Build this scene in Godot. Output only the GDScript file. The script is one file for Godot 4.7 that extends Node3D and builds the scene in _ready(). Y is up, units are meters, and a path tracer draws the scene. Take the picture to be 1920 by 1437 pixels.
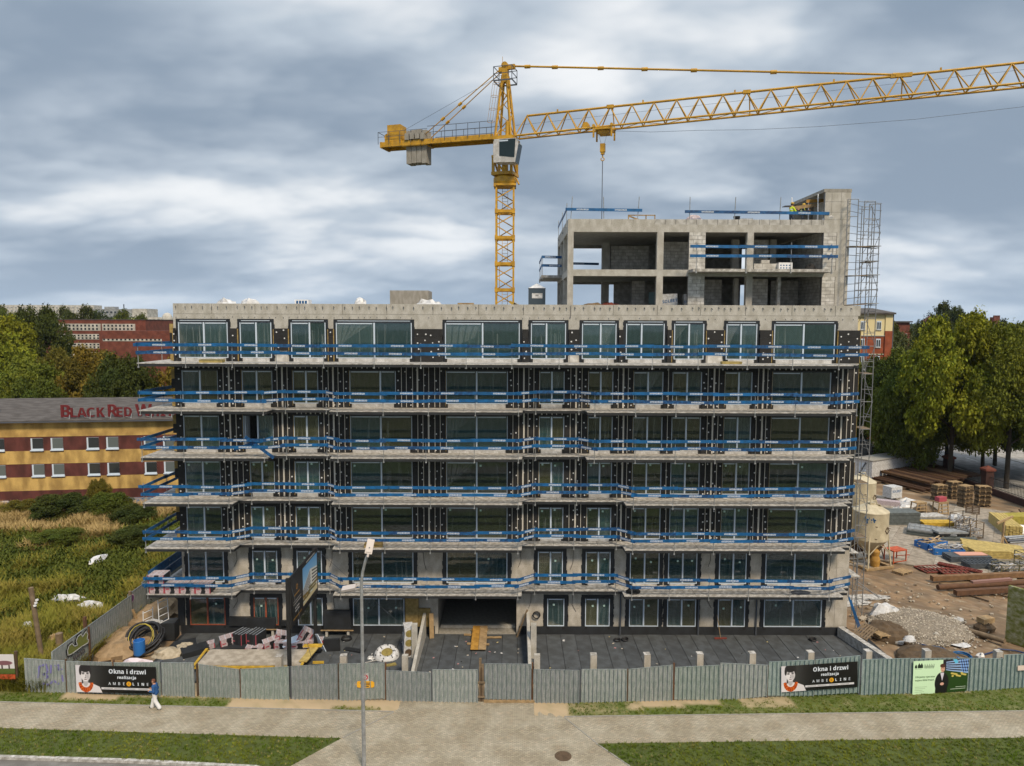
extends Node3D

# ---------- mesh builder ----------
class MB:
	var v := PackedVector3Array()
	var n := PackedVector3Array()
	var c := PackedColorArray()
	var u := PackedVector2Array()
	var col := Color(1, 1, 1)
	var tf := Transform3D()
	func put(p: Vector3, m: Vector3, t := Vector2.ZERO) -> void:
		v.append(tf * p); n.append((tf.basis * m).normalized()); c.append(col); u.append(t)
	func quad(a: Vector3, b: Vector3, d: Vector3, e: Vector3) -> void:
		var m := (d - a).cross(b - a)
		for q in [[a, Vector2(0, 1)], [b, Vector2(0, 0)], [d, Vector2(1, 0)], [a, Vector2(0, 1)], [d, Vector2(1, 0)], [e, Vector2(1, 1)]]: put(q[0], m, q[1])
	func tri(a: Vector3, b: Vector3, d: Vector3) -> void:
		var m := (d - a).cross(b - a)
		put(a, m); put(b, m); put(d, m)
	func box(lo: Vector3, hi: Vector3) -> void:
		var p := []
		for i in 8: p.append(Vector3(hi.x if i & 1 else lo.x, hi.y if i & 2 else lo.y, hi.z if i & 4 else lo.z))
		for f in [[4, 6, 7, 5], [1, 3, 2, 0], [0, 2, 6, 4], [5, 7, 3, 1], [6, 2, 3, 7], [0, 4, 5, 1]]: quad(p[f[0]], p[f[1]], p[f[2]], p[f[3]])
	func cbox(at: Vector3, s: Vector3) -> void: box(at - s / 2, at + s / 2)
	func obox(at: Vector3, s: Vector3, r: Vector3) -> void:
		var keep := tf
		tf = tf * Transform3D(Basis.from_euler(r), at)
		box(-s / 2, s / 2)
		tf = keep
	func beam(a: Vector3, b: Vector3, w: float, h: float) -> void:
		var d := b - a
		var f := d.normalized()
		var s := f.cross(Vector3.UP)
		s = Vector3.RIGHT if s.length() < 0.01 else s.normalized()
		var keep := tf
		tf = tf * Transform3D(Basis(s, s.cross(f).normalized(), -f), (a + b) / 2)
		box(Vector3(-w / 2, -h / 2, -d.length() / 2), Vector3(w / 2, h / 2, d.length() / 2))
		tf = keep
	func tube(a: Vector3, b: Vector3, r: float, k := 6, r2 := -1.0, caps := true) -> void:
		if r2 < 0: r2 = r
		var f := (b - a).normalized()
		var s := f.cross(Vector3.UP) if absf(f.y) < 0.95 else f.cross(Vector3.RIGHT)
		s = s.normalized()
		var t := f.cross(s)
		for i in k:
			var p := s * cos(TAU * i / k) + t * sin(TAU * i / k)
			var q := s * cos(TAU * (i + 1) / k) + t * sin(TAU * (i + 1) / k)
			var u0 := float(i) / k
			var u1 := float(i + 1) / k
			put(a + p * r, p, Vector2(u0, 1)); put(b + p * r2, p, Vector2(u0, 0)); put(b + q * r2, q, Vector2(u1, 0))
			put(a + p * r, p, Vector2(u0, 1)); put(b + q * r2, q, Vector2(u1, 0)); put(a + q * r, q, Vector2(u1, 1))
			if caps:
				if r2 > 0.001: put(b, f); put(b + q * r2, f); put(b + p * r2, f)
				if r > 0.001: put(a, -f); put(a + p * r, -f); put(a + q * r, -f)
	func path(pts: Array, r: float, k := 5) -> void:
		for i in pts.size() - 1: tube(pts[i], pts[i + 1], r, k)
	func prism(poly: PackedVector2Array, y0: float, y1: float) -> void:   # poly in x, z
		if Geometry2D.is_polygon_clockwise(poly): poly.reverse()
		var ix := Geometry2D.triangulate_polygon(poly)
		for i in range(0, ix.size(), 3):
			var a := poly[ix[i]]; var b := poly[ix[i + 1]]; var d := poly[ix[i + 2]]
			if (b - a).cross(d - a) < 0:
				var w := b; b = d; d = w
			put(Vector3(a.x, y1, a.y), Vector3.UP); put(Vector3(b.x, y1, b.y), Vector3.UP); put(Vector3(d.x, y1, d.y), Vector3.UP)
			put(Vector3(a.x, y0, a.y), Vector3.DOWN); put(Vector3(d.x, y0, d.y), Vector3.DOWN); put(Vector3(b.x, y0, b.y), Vector3.DOWN)
		for i in poly.size():
			var a := poly[i]; var b := poly[(i + 1) % poly.size()]
			quad(Vector3(b.x, y0, b.y), Vector3(b.x, y1, b.y), Vector3(a.x, y1, a.y), Vector3(a.x, y0, a.y))
	func lathe(pr: Array, k := 16, at := Vector3.ZERO) -> void:   # pr: Vector2(r, y) from bottom to top
		for j in pr.size() - 1:
			var a: Vector2 = pr[j]; var b: Vector2 = pr[j + 1]
			var sl := Vector2(b.y - a.y, a.x - b.x).normalized()
			for i in k:
				var p := Vector3(cos(TAU * i / k), 0, sin(TAU * i / k)); var q := Vector3(cos(TAU * (i + 1) / k), 0, sin(TAU * (i + 1) / k))
				var np := p * sl.x + Vector3.UP * sl.y; var nq := q * sl.x + Vector3.UP * sl.y
				var A := at + p * a.x + Vector3.UP * a.y; var B := at + p * b.x + Vector3.UP * b.y
				var C := at + q * b.x + Vector3.UP * b.y; var D := at + q * a.x + Vector3.UP * a.y
				put(A, np, Vector2(float(i) / k, a.y)); put(C, nq, Vector2((i + 1.0) / k, b.y)); put(B, np, Vector2(float(i) / k, b.y))
				put(A, np, Vector2(float(i) / k, a.y)); put(D, nq, Vector2((i + 1.0) / k, a.y)); put(C, nq, Vector2((i + 1.0) / k, b.y))
	func mesh() -> ArrayMesh:
		var m := ArrayMesh.new()
		var a := []
		a.resize(Mesh.ARRAY_MAX)
		a[Mesh.ARRAY_VERTEX] = v; a[Mesh.ARRAY_NORMAL] = n; a[Mesh.ARRAY_COLOR] = c; a[Mesh.ARRAY_TEX_UV] = u
		m.add_surface_from_arrays(Mesh.PRIMITIVE_TRIANGLES, a)
		return m

# ---------- naming ----------
var taken := {}
var M := {}
var cubes := {}
var rng := RandomNumberGenerator.new()
func r(a: float, b: float) -> float: return rng.randf_range(a, b)
func numbered(parent: Node, called: String) -> String:
	var key := str(parent.get_instance_id()) + called
	var k: int = taken.get(key, -1) + 1
	taken[key] = k
	return called if k == 0 else "%s_%03d" % [called, k]
func tag(o: Node, label: String, category := "", group := "", kind := "") -> Node:
	if label: o.set_meta("label", label)
	if category: o.set_meta("category", category)
	if group: o.set_meta("group", group)
	if kind: o.set_meta("kind", kind)
	return o
func thing(called: String, label: String, category: String, at := Vector3.ZERO, turn := 0.0, group := "") -> Node3D:
	var o := Node3D.new()
	o.name = numbered(self, called)
	add_child(o)
	o.position = at
	o.rotation.y = turn
	tag(o, label, category, group)
	return o
func part(called: String, mesh, mat: Material, parent: Node = null, at := Vector3.ZERO, rot := Vector3.ZERO) -> MeshInstance3D:
	if parent == null: parent = self
	var o := MeshInstance3D.new()
	o.mesh = mesh.mesh() if mesh is MB else mesh
	o.material_override = mat
	o.name = numbered(parent, called)
	o.position = at
	o.rotation = rot
	parent.add_child(o)
	return o
func solo(called: String, mesh, mat: Material, label: String, category: String, at := Vector3.ZERO, rot := Vector3.ZERO, group := "", kind := "") -> MeshInstance3D:
	var o := part(called, mesh, mat, self, at, rot)
	tag(o, label, category, group, kind)
	return o
func struct(called: String, mesh, mat: Material, at := Vector3.ZERO) -> MeshInstance3D:
	var o := part(called, mesh, mat, self, at)
	o.set_meta("kind", "structure")
	return o
func cube(s: Vector3) -> Mesh:
	var key := s.snapped(Vector3.ONE * 0.001)
	if not cubes.has(key):
		var b := MB.new()
		b.box(-key / 2, key / 2)
		cubes[key] = b.mesh()
	return cubes[key]
func bp(called: String, lo: Vector3, hi: Vector3, mat: Material, parent: Node = null) -> MeshInstance3D:
	return part(called, cube(hi - lo), mat, parent, (lo + hi) / 2)
func dup(o: Node, called: String, at: Vector3, rot: Vector3, label: String, group := "") -> Node3D:
	var q: Node3D = o.duplicate()
	q.name = numbered(self, called)
	add_child(q)
	q.position = at
	q.rotation = rot
	q.set_meta("label", label)
	if group: q.set_meta("group", group)
	return q

# ---------- materials ----------
func sr(x: float, y: float, z: float) -> Color: return Color(x, y, z).linear_to_srgb()
func noise_tex(sd: int, freq: float, lo: Color, hi: Color, size := 256, oct := 4, kind := FastNoiseLite.TYPE_SIMPLEX_SMOOTH, pos := [0.25, 0.75]) -> Texture2D:
	var f := FastNoiseLite.new()
	f.seed = sd; f.frequency = freq; f.fractal_octaves = oct; f.noise_type = kind
	var im := f.get_seamless_image(size, size)
	var g := Gradient.new()
	g.set_color(0, lo); g.set_color(1, hi)
	g.set_offset(0, pos[0]); g.set_offset(1, pos[1])
	var lut := PackedByteArray()
	for i in 256:
		var q := g.sample(i / 255.0)
		lut.append_array([int(q.r * 255), int(q.g * 255), int(q.b * 255)])
	im.convert(Image.FORMAT_L8)
	var d := im.get_data()
	var out := PackedByteArray()
	out.resize(d.size() * 3)
	for i in d.size():
		var k := d[i] * 3
		out[i * 3] = lut[k]; out[i * 3 + 1] = lut[k + 1]; out[i * 3 + 2] = lut[k + 2]
	return ImageTexture.create_from_image(Image.create_from_data(size, size, false, Image.FORMAT_RGB8, out))
var fine: Texture2D
var blotch: Texture2D
func plain(c: Color, rough := 0.8, metal := 0.0, spec := 0.5) -> StandardMaterial3D:
	var m := StandardMaterial3D.new()
	m.albedo_color = c.linear_to_srgb()
	m.roughness = rough; m.metallic = metal; m.metallic_specular = spec
	return m
# a base colour with large blotches and fine grain (both multiply); scale in repeats per metre
func worn(c: Color, big := Vector3(0.13, 0.13, 0.13), small := 1.3, rough := 0.85, metal := 0.0, t1: Texture2D = null, world := true) -> StandardMaterial3D:
	var m := plain(c, rough, metal)
	m.albedo_texture = t1 if t1 else blotch
	m.uv1_triplanar = true; m.uv1_world_triplanar = world; m.uv1_scale = big
	m.detail_enabled = true; m.detail_albedo = fine; m.detail_blend_mode = BaseMaterial3D.BLEND_MODE_MUL
	m.detail_uv_layer = BaseMaterial3D.DETAIL_UV_2
	m.uv2_triplanar = true; m.uv2_world_triplanar = world; m.uv2_scale = Vector3.ONE * small
	return m
func leafy(c: Color) -> StandardMaterial3D:
	var m := plain(c, 0.75, 0.0, 0.15)
	m.vertex_color_use_as_albedo = true
	m.backlight_enabled = true
	m.backlight = Color(0.45, 0.48, 0.25)
	m.cull_mode = BaseMaterial3D.CULL_DISABLED
	return m
func tinted(rough := 0.8, metal := 0.0) -> StandardMaterial3D:
	var m := plain(Color(1, 1, 1), rough, metal)
	m.vertex_color_use_as_albedo = true
	return m
func materials() -> void:
	fine = noise_tex(3, 0.06, Color(0.86, 0.86, 0.86), Color(1, 1, 1), 256, 5)
	blotch = noise_tex(11, 0.012, Color(0.84, 0.835, 0.82), Color(1, 1, 1), 256, 5)
	var streak := noise_tex(17, 0.03, Color(0.9, 0.895, 0.88), Color(1, 1, 1), 256, 4)
	M.concrete = worn(Color(0.5, 0.485, 0.45), Vector3(0.22, 0.13, 0.22), 1.1, 0.9, 0, streak)
	M.concrete_warm = worn(Color(0.52, 0.485, 0.43), Vector3(0.2, 0.12, 0.2), 1.1, 0.9, 0, streak)
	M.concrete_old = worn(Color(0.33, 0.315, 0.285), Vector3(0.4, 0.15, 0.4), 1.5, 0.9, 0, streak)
	M.slab = worn(Color(0.56, 0.55, 0.53), Vector3(0.3, 0.3, 0.3), 0.8, 0.8, 0, noise_tex(19, 0.03, Color(0.76, 0.75, 0.73), Color(1, 1, 1), 256, 5))
	M.aac = worn(Color(0.68, 0.67, 0.645), Vector3(0.5, 0.5, 0.5), 2.0, 0.95)
	M.aac_grey = worn(Color(0.52, 0.51, 0.49), Vector3(0.5, 0.5, 0.5), 2.0, 0.95)
	M.mortar = plain(Color(0.16, 0.155, 0.15), 0.95)
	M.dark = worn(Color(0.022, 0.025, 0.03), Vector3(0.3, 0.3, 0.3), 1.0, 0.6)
	M.black2 = worn(Color(0.019, 0.019, 0.02), Vector3(0.5, 0.5, 0.5), 2.0, 0.8)
	M.black = worn(Color(0.012, 0.012, 0.013), Vector3(0.5, 0.5, 0.5), 2.0, 0.75)
	M.membrane = plain(Color(0.012, 0.015, 0.02), 0.45)
	M.frame = plain(Color(0.5, 0.58, 0.68), 0.35)
	M.frame_red = worn(Color(0.42, 0.11, 0.06), Vector3(1, 1, 1), 3.0, 0.5)
	M.frame_dark = plain(Color(0.03, 0.035, 0.045), 0.4)
	M.white = worn(Color(0.62, 0.62, 0.62), Vector3(0.5, 0.5, 0.5), 1.0, 0.6)
	M.disc = plain(Color(0.6, 0.61, 0.62), 0.6)
	M.batten = plain(Color(0.5, 0.475, 0.43), 0.5)
	M.wool = worn(Color(0.42, 0.3, 0.11), Vector3(1, 1, 1), 3.0, 0.95)
	M.wood = worn(Color(0.42, 0.29, 0.15), Vector3(0.6, 0.6, 0.6), 3.0, 0.85)
	M.wood_grey = worn(Color(0.22, 0.16, 0.1), Vector3(0.6, 0.6, 0.6), 3.0, 0.9)
	M.wood_dark = worn(Color(0.11, 0.07, 0.04), Vector3(0.6, 0.6, 0.6), 3.0, 0.9)
	M.ply = worn(Color(0.5, 0.27, 0.05), Vector3(0.6, 0.6, 0.6), 3.0, 0.7)
	M.galv = worn(Color(0.42, 0.44, 0.46), Vector3(0.6, 0.6, 0.6), 2.0, 0.45, 0.35)
	M.blue = worn(Color(0.004, 0.115, 0.33), Vector3(0.7, 0.7, 0.7), 2.0, 0.5)
	M.lettering = plain(Color(0.6, 0.66, 0.74), 0.6)
	M.crane = worn(Color(0.6, 0.33, 0.015), Vector3(0.4, 0.4, 0.4), 1.5, 0.5)
	M.steel = plain(Color(0.09, 0.1, 0.12), 0.5, 0.4)
	M.rust = worn(Color(0.13, 0.062, 0.03), Vector3(0.5, 0.5, 0.5), 2.0, 0.9)
	M.red_steel = worn(Color(0.22, 0.045, 0.03), Vector3(0.6, 0.6, 0.6), 2.0, 0.7)
	M.orange = worn(Color(0.55, 0.1, 0.03), Vector3(0.6, 0.6, 0.6), 2.0, 0.6)
	M.cream = worn(Color(0.62, 0.55, 0.39), Vector3(0.4, 0.2, 0.4), 1.5, 0.6)
	M.yellow = worn(Color(0.66, 0.43, 0.05), Vector3(0.6, 0.6, 0.6), 2.0, 0.6)
	M.yellow_h = worn(Color(0.55, 0.42, 0.14), Vector3(0.6, 0.6, 0.6), 2.0, 0.7)
	M.foil = plain(Color(0.72, 0.73, 0.75), 0.3)
	M.tint = tinted()
	M.rubber = plain(Color(0.012, 0.012, 0.014), 0.6)
	M.leaf = leafy(Color(1, 1, 1))
	M.bark = worn(Color(0.06, 0.048, 0.035), Vector3(1, 1, 1), 3.0, 0.95)
	var g := plain(Color(0.085, 0.13, 0.128), 0.03, 0.0, 0.9)
	g.transparency = BaseMaterial3D.TRANSPARENCY_ALPHA
	g.albedo_color.a = 0.27
	M.glass = g
	M.panes = []
	for c in [Color(0.05, 0.12, 0.13), Color(0.04, 0.1, 0.112), Color(0.1, 0.11, 0.062), Color(0.07, 0.098, 0.07), Color(0.075, 0.155, 0.165)]:  # film tints; teal and olive also paint in reflected sky and lawn
		var gv := g.duplicate()
		gv.albedo_color = Color(c.linear_to_srgb(), 0.2 + 0.06 * (M.panes.size() % 3))
		M.panes.append(gv)
	M.blues = [M.blue, worn(Color(0.008, 0.105, 0.29), Vector3(0.7, 0.7, 0.7), 2.0, 0.6, 0, noise_tex(29, 0.04, Color(0.6, 0.66, 0.72), Color(1, 1, 1), 128, 4)), worn(Color(0.004, 0.13, 0.37), Vector3(0.5, 0.5, 0.5), 3.0, 0.5)]
	var g2 := g.duplicate()
	g2.albedo_color.a = 0.12
	M.clear = g2
	M.green_ink = plain(Color(0.08, 0.16, 0.07), 0.6)
	M.lamp = plain(Color(0.42, 0.38, 0.36), 0.45)
	M.cream_board = worn(Color(0.5, 0.45, 0.38), Vector3.ONE * 0.4, 1.0, 0.7)
	M.sand = worn(Color(0.36, 0.25, 0.14), Vector3.ONE * 0.6, 2.0, 0.95)
	M.soil = worn(Color(0.12, 0.08, 0.045), Vector3.ONE * 0.6, 2.0, 0.95)
	M.sackcloth = worn(Color(0.5, 0.43, 0.32), Vector3.ONE * 1.0, 3.0, 0.8)
	M.film_heap = plain(Color(0.6, 0.53, 0.58), 0.4)
	M.foil_w = worn(Color(0.7, 0.71, 0.73), Vector3.ONE * 1.0, 3.0, 0.4)
	M.wool_green = worn(Color(0.3, 0.24, 0.07), Vector3.ONE * 1.0, 3.0, 0.95)
	M.blue_plastic = plain(Color(0.02, 0.13, 0.4), 0.45)
	M.steel_g = plain(Color(0.2, 0.21, 0.225), 0.5, 0.3)
	M.form_grey = worn(Color(0.13, 0.15, 0.15), Vector3.ONE * 0.6, 2.0, 0.7)
	M.form_dark = worn(Color(0.075, 0.09, 0.11), Vector3.ONE * 0.6, 2.0, 0.7)
	M.yellow_green = worn(Color(0.42, 0.36, 0.06), Vector3.ONE * 0.6, 2.0, 0.7)
	M.rust_light = worn(Color(0.22, 0.12, 0.055), Vector3.ONE * 0.5, 2.0, 0.9)
	M.steel_y = worn(Color(0.2, 0.18, 0.1), Vector3.ONE * 0.6, 2.0, 0.7)
	M.gravel = worn(Color(0.4, 0.35, 0.28), Vector3.ONE * 0.8, 3.0, 0.95, 0, noise_tex(71, 0.16, Color(0.5, 0.48, 0.45), Color(1, 1, 1), 256, 3))
	M.blue_dark = plain(Color(0.01, 0.03, 0.1), 0.5)
	M.moss = worn(Color(1, 1, 1), Vector3.ONE * 0.35, 1.0, 0.9, 0, noise_tex(61, 0.03, Color(0.36, 0.38, 0.1), Color(0.6, 0.6, 0.52), 256, 4))
	M.cabglass = plain(Color(0.012, 0.025, 0.03), 0.12, 0.0, 0.35)

# ---------- air ----------
func sky_texture() -> Texture2D:
	var w := 3072
	var h := 1536
	var A := FastNoiseLite.new()
	A.seed = 44; A.noise_type = FastNoiseLite.TYPE_SIMPLEX_SMOOTH; A.frequency = 0.62; A.fractal_octaves = 6; A.fractal_gain = 0.53
	var B := FastNoiseLite.new()
	B.seed = 12; B.noise_type = FastNoiseLite.TYPE_SIMPLEX_SMOOTH; B.frequency = 1.3; B.fractal_type = FastNoiseLite.FRACTAL_RIDGED; B.fractal_octaves = 4; B.fractal_gain = 0.45
	var data := PackedFloat32Array()
	data.resize(w * h * 3)
	var dark := Vector3(0.24, 0.305, 0.39) / 2.15
	var mid := Vector3(0.44, 0.505, 0.58) / 2.15
	var light := Vector3(0.82, 0.84, 0.86) / 2.25
	for j in h:
		var el := PI * (0.5 - (j + 0.5) / h)
		if el < -0.02:
			for k in w * 3: data[j * w * 3 + k] = [0.22, 0.245, 0.275][k % 3]
			continue
		var up := maxf(sin(el), 0.0)
		var cs := cos(el)
		var s := 1.0 / (up + 0.24)
		var gain := 1.0 + 1.5 * smoothstep(0.48, 0.95, up)
		for i in w:
			var az := TAU * ((i + 0.5) / w - 0.5)
			var x := sin(az) * cs * s
			var z := -cos(az) * cs * s * 1.5
			var a := A.get_noise_2d(x, z)
			var b := B.get_noise_2d(x + a * 0.3 + 3.0, z + 7.0)
			var t := clampf(0.44 + a * 0.85 - b * 0.22, 0.0, 1.0)
			var e := t * t * (3.0 - 2.0 * t)
			var c := dark.lerp(mid, e * 2.0) if e < 0.5 else mid.lerp(light, pow(e * 2.0 - 1.0, 1.25))
			c = c.lerp(Vector3(0.38, 0.47, 0.58) / 1.9, 0.75 * exp(-up * 16.0)) * gain
			var q := (j * w + i) * 3
			data[q] = c.x; data[q + 1] = c.y; data[q + 2] = c.z
	return ImageTexture.create_from_image(Image.create_from_data(w, h, false, Image.FORMAT_RGBF, data.to_byte_array()))

func stage() -> void:
	var cam := Camera3D.new()
	cam.name = "camera"
	add_child(cam)
	cam.fov = rad_to_deg(2.0 * atan(718.5 / 1340.0))
	cam.near = 0.5; cam.far = 4000.0
	cam.transform = Transform3D(Basis(Vector3.RIGHT, -deg_to_rad(4.84)) * Basis(Vector3.BACK, deg_to_rad(0.2)), Vector3(0, 21.6, 0))
	cam.current = true
	var env := Environment.new()
	env.background_mode = Environment.BG_SKY
	var sk := Sky.new()
	var pm := PanoramaSkyMaterial.new()
	pm.panorama = sky_texture()
	sk.sky_material = pm
	env.sky = sk
	env.tonemap_mode = Environment.TONE_MAPPER_LINEAR
	env.tonemap_exposure = 2.5
	env.sdfgi_enabled = true; env.ssao_enabled = true; env.ssil_enabled = true
	env.fog_enabled = true
	env.fog_density = 0.00005
	env.fog_light_color = Color(0.66, 0.74, 0.82)
	var we := WorldEnvironment.new()
	we.name = "world"
	we.environment = env
	add_child(we)
	var sun := DirectionalLight3D.new()
	sun.name = "sun"
	sun.light_energy = 0.5
	sun.light_angular_distance = 12.0
	sun.light_color = Color(1.0, 0.92, 0.8)
	sun.shadow_enabled = true
	add_child(sun)
	sun.look_at_from_position(Vector3(18, 50, 40), Vector3.ZERO)

# ---------- the building ----------
const LEVEL := [0.35, 3.55, 6.68, 9.71, 12.76, 15.84, 18.93]
const SILL := [0.62, 3.68, 6.82, 9.95, 13.04, 16.11, 19.17]
const HEAD := [2.66, 5.98, 9.07, 12.2, 15.33, 18.38, 21.62]
const FACE := -48.0
func openings(l: int) -> Array:   # left, right, mullion of every window of a storey
	var w := [[-22.24, -19.8, -21.02], [-17.82, -16.12, -16.98], [-14.77, -13.05, -13.88], [-10.95, -6.75, -8.87], [-4.46, -0.28, -2.38], [1.83, 3.54, 2.69], [5.12, 6.82, 5.98], [8.17, 10.19, 9.17], [10.8, 12.79, 11.8], [14.31, 16.19, 15.28], [17.5, 21.49, 19.5]]
	if l >= 4: w[1] = [-18.2, -16.13, -17.2]
	if l == 5: w[3] = [-10.95, -7.82, -8.87]
	if l == 6: w = [[-22.36, -19.06, -20.65], [-18.24, -16.13, -17.15], [-14.82, -12.5, -13.57], [-11.8, -6.73, -9.24], [-4.5, 0.5, -1.98], [1.26, 3.6, 2.3], [4.68, 6.98, 5.93], [7.63, 10.2, 8.67], [10.85, 12.85, 11.85], [14.35, 16.4, 15.33], [17.55, 21.63, 19.52]]
	if l == 0:
		w[4] = []
		w[5] = [2.5, 3.67, 0.0]
		w[3] = [-10.95, -7.4, -9.15]
	return w
func zig(l: int) -> Array:   # where the balcony slab is shallow
	if l == 6: return []
	return [[-15.9, -11.85], [0.68, 4.89]] if l >= 4 else [[-18.3, -11.82], [0.68, 7.5]]
const DEEP := -46.05
const SHAL := -46.98
func slab_outline(l: int, inset: float) -> PackedVector2Array:
	var p := PackedVector2Array()
	p.append(Vector2(-22.9, -52.6)); p.append(Vector2(-24.23 + inset, -52.6)); p.append(Vector2(-24.23 + inset, DEEP - inset))
	for k in zig(l):
		p.append(Vector2(k[0] - inset, DEEP - inset)); p.append(Vector2(k[0] - inset + 0.04, SHAL - inset))
		p.append(Vector2(k[1] + inset - 0.04, SHAL - inset)); p.append(Vector2(k[1] + inset, DEEP - inset))
	p.append(Vector2(22.05 - inset, DEEP - inset)); p.append(Vector2(22.05 - inset, -46.85 - inset))
	p.append(Vector2(22.7 - inset, -46.85 - inset)); p.append(Vector2(22.7 - inset, -47.7)); p.append(Vector2(23.2, -47.7)); p.append(Vector2(23.2, -62.8)); p.append(Vector2(-22.9, -62.8))
	return p
func window(b: Node, l: int, w: Array, style: String) -> void:
	var y0: float = SILL[l]; var y1: float = HEAD[l]
	var x0: float = w[0]; var x1: float = w[1]
	var z := FACE + 0.06
	var fr := MB.new()
	var cols := [x0, w[2], x1] if w[2] != 0.0 else [x0, x1]
	fr.box(Vector3(x0, y0, z - 0.08), Vector3(x0 + 0.055, y1 - 0.07, z)); fr.box(Vector3(x1 - 0.055, y0, z - 0.08), Vector3(x1, y1 - 0.07, z))
	fr.box(Vector3(x0 + 0.055, y0, z - 0.08), Vector3(x1 - 0.055, y0 + 0.05, z))
	if cols.size() == 3: fr.box(Vector3(w[2] - 0.05, y0 + 0.05, z - 0.08), Vector3(w[2] + 0.05, y1 - 0.07, z + 0.012))
	var mat: Material = M.frame
	if style == "red": mat = M.frame_red
	var win := part("window", fr, mat, b)
	bp("head_rail", Vector3(x0, y1 - 0.07, z - 0.08), Vector3(x1, y1, z + 0.004), M.frame_dark, win)
	for i in cols.size() - 1:
		var a: float = cols[i] + 0.06
		var d: float = cols[i + 1] - 0.06
		if l == 4 and absf(x0 + 18.2) < 0.1 and i == 0:    # the leaf that stands open
			bp("open_leaf", Vector3(a + 0.02, y0 + 0.1, z - 0.9), Vector3(a + 0.08, y1 - 0.1, z - 0.09), M.frame, win)
			continue
		var pane := part("pane", cube(Vector3(d - a, y1 - y0 - 0.14, 0.016)), M.panes[(rng.randi() % 3 + [0, 0, 2, 2, 2, 0, 0][l]) if l != 6 else [0, 1, 4][rng.randi() % 3]], win, Vector3((a + d) / 2, (y0 + y1) / 2, z - 0.04), Vector3(r(-0.006, 0.006), r(-0.006, 0.006), 0))
		if i == 0 or rng.randf() < 0.5:
			bp("head_strip", Vector3(a + 0.04, y1 - 0.16, z - 0.028), Vector3(d - 0.06, y1 - 0.09, z - 0.012), M.frame, win)
		if l <= 3 and rng.randf() < 0.75:
			var sy := y1 - r(0.2, 0.35) if l > 1 else y1 - r(0.5, 0.8)
			part("sticker", cube(Vector3(0.13, 0.13, 0.006)), M.sticker, win, Vector3(lerpf(a, d, r(0.3, 0.7)) if l < 2 else a + 0.2, sy, z - 0.02), Vector3(0, 0, r(-0.2, 0.2)))
		if rng.randf() < 0.85:
			var fm := MB.new()
			if rng.randf() < 0.35:
				var dx := r(0.2, 0.9) * (d - a)
				var dy := y0 + r(0.0, 0.6) * (y1 - y0)
				for k in 5:
					var f0 := k / 5.0; var f1 := (k + 0.8) / 5.0
					fm.quad(Vector3(a + dx * f0, dy * (1 - f0) + y1 * f0 * 0.5 + dy * f0 * 0.5, z - 0.12), Vector3(lerpf(a, d, f0), y1 - 0.1, z - 0.14), Vector3(lerpf(a, d, f1), y1 - 0.1, z - 0.1), Vector3(a + dx * f1, dy * (1 - f1) + y1 * f1 * 0.5 + dy * f1 * 0.5, z - 0.13))
			for k in rng.randi_range(2, 6):
				var cx := r(a, d)
				var lean := r(-0.12, 0.12)
				var wd := r(0.01, 0.06)
				var top := y1 - r(0.0, 0.9)
				fm.quad(Vector3(cx - wd, y0, z - 0.1), Vector3(cx - wd + lean, top, z - 0.1), Vector3(cx + wd * 0.4 + lean, top, z - 0.1 - wd), Vector3(cx + wd, y0, z - 0.1 - wd))
			tag(part("plastic_film", fm, M.film, win), "", "", "", "stuff")
	for k in 2:   # dark feet under the jambs
		var fx := x0 + 0.05 if k == 0 else x1 - 0.05
		bp("bracket", Vector3(fx - 0.09, LEVEL[l] if l > 0 else y0 - 0.2, z - 0.02), Vector3(fx + 0.09, y0 - 0.004, z + 0.03), M.black, win)
func insulation(b: Node, l: int, x0: float, x1: float, y0: float, y1: float, battens: bool) -> void:
	var zf := FACE + 0.16
	var nb := maxi(1, int(round((y1 - y0) / 0.62)))
	var p: MeshInstance3D = null
	for j in nb:
		var q := bp("insulation_board", Vector3(x0, lerpf(y0, y1, float(j) / nb) + 0.008, FACE + 0.003), Vector3(x1, lerpf(y0, y1, (j + 1.0) / nb), zf - r(0.0, 0.012)), M.black if rng.randf() < 0.6 else M.black2, b)
		if p == null: p = q
	var off := -p.position
	var ds := MB.new()
	var nx := maxi(1, int(round((x1 - x0) / 0.42)))
	for i in nx:
		var x := x0 + (x1 - x0) * (i + 0.5) / nx
		var y := y0 + r(0.15, 0.4)
		while y < y1 - 0.1:
			var q := Vector3(x + r(-0.09, 0.09), y + r(-0.08, 0.08), zf - 0.008) + off
			if rng.randf() < 0.84: ds.tube(q, q + Vector3(0, 0, 0.018), r(0.044, 0.056), 8)
			y += r(0.4, 0.85) if l < 6 else 0.5
	if ds.v.size(): tag(part("fixing_disc", ds, M.disc, p), "", "", "", "stuff")
	if battens:
		var k := 1
		var n := maxi(1, int(round((x1 - x0) / 0.36)))
		while k < n:
			var x := x0 + (x1 - x0) * k / n + r(-0.04, 0.04)
			var wd := 0.1 if (k == n / 2 and n > 3) else 0.034
			part("batten", cube(Vector3(wd, y1 - y0 - 0.04, 0.05)), M.batten, p, Vector3(x, (y0 + y1) / 2, zf + 0.03) + off)
			k += 1
		if n > 3:
			part("edge_strip", cube(Vector3(0.025, y1 - y0 - 0.2, 0.03)), M.wool, p, Vector3(x1 + 0.013, (y0 + y1) / 2, zf - 0.03) + off)
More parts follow.
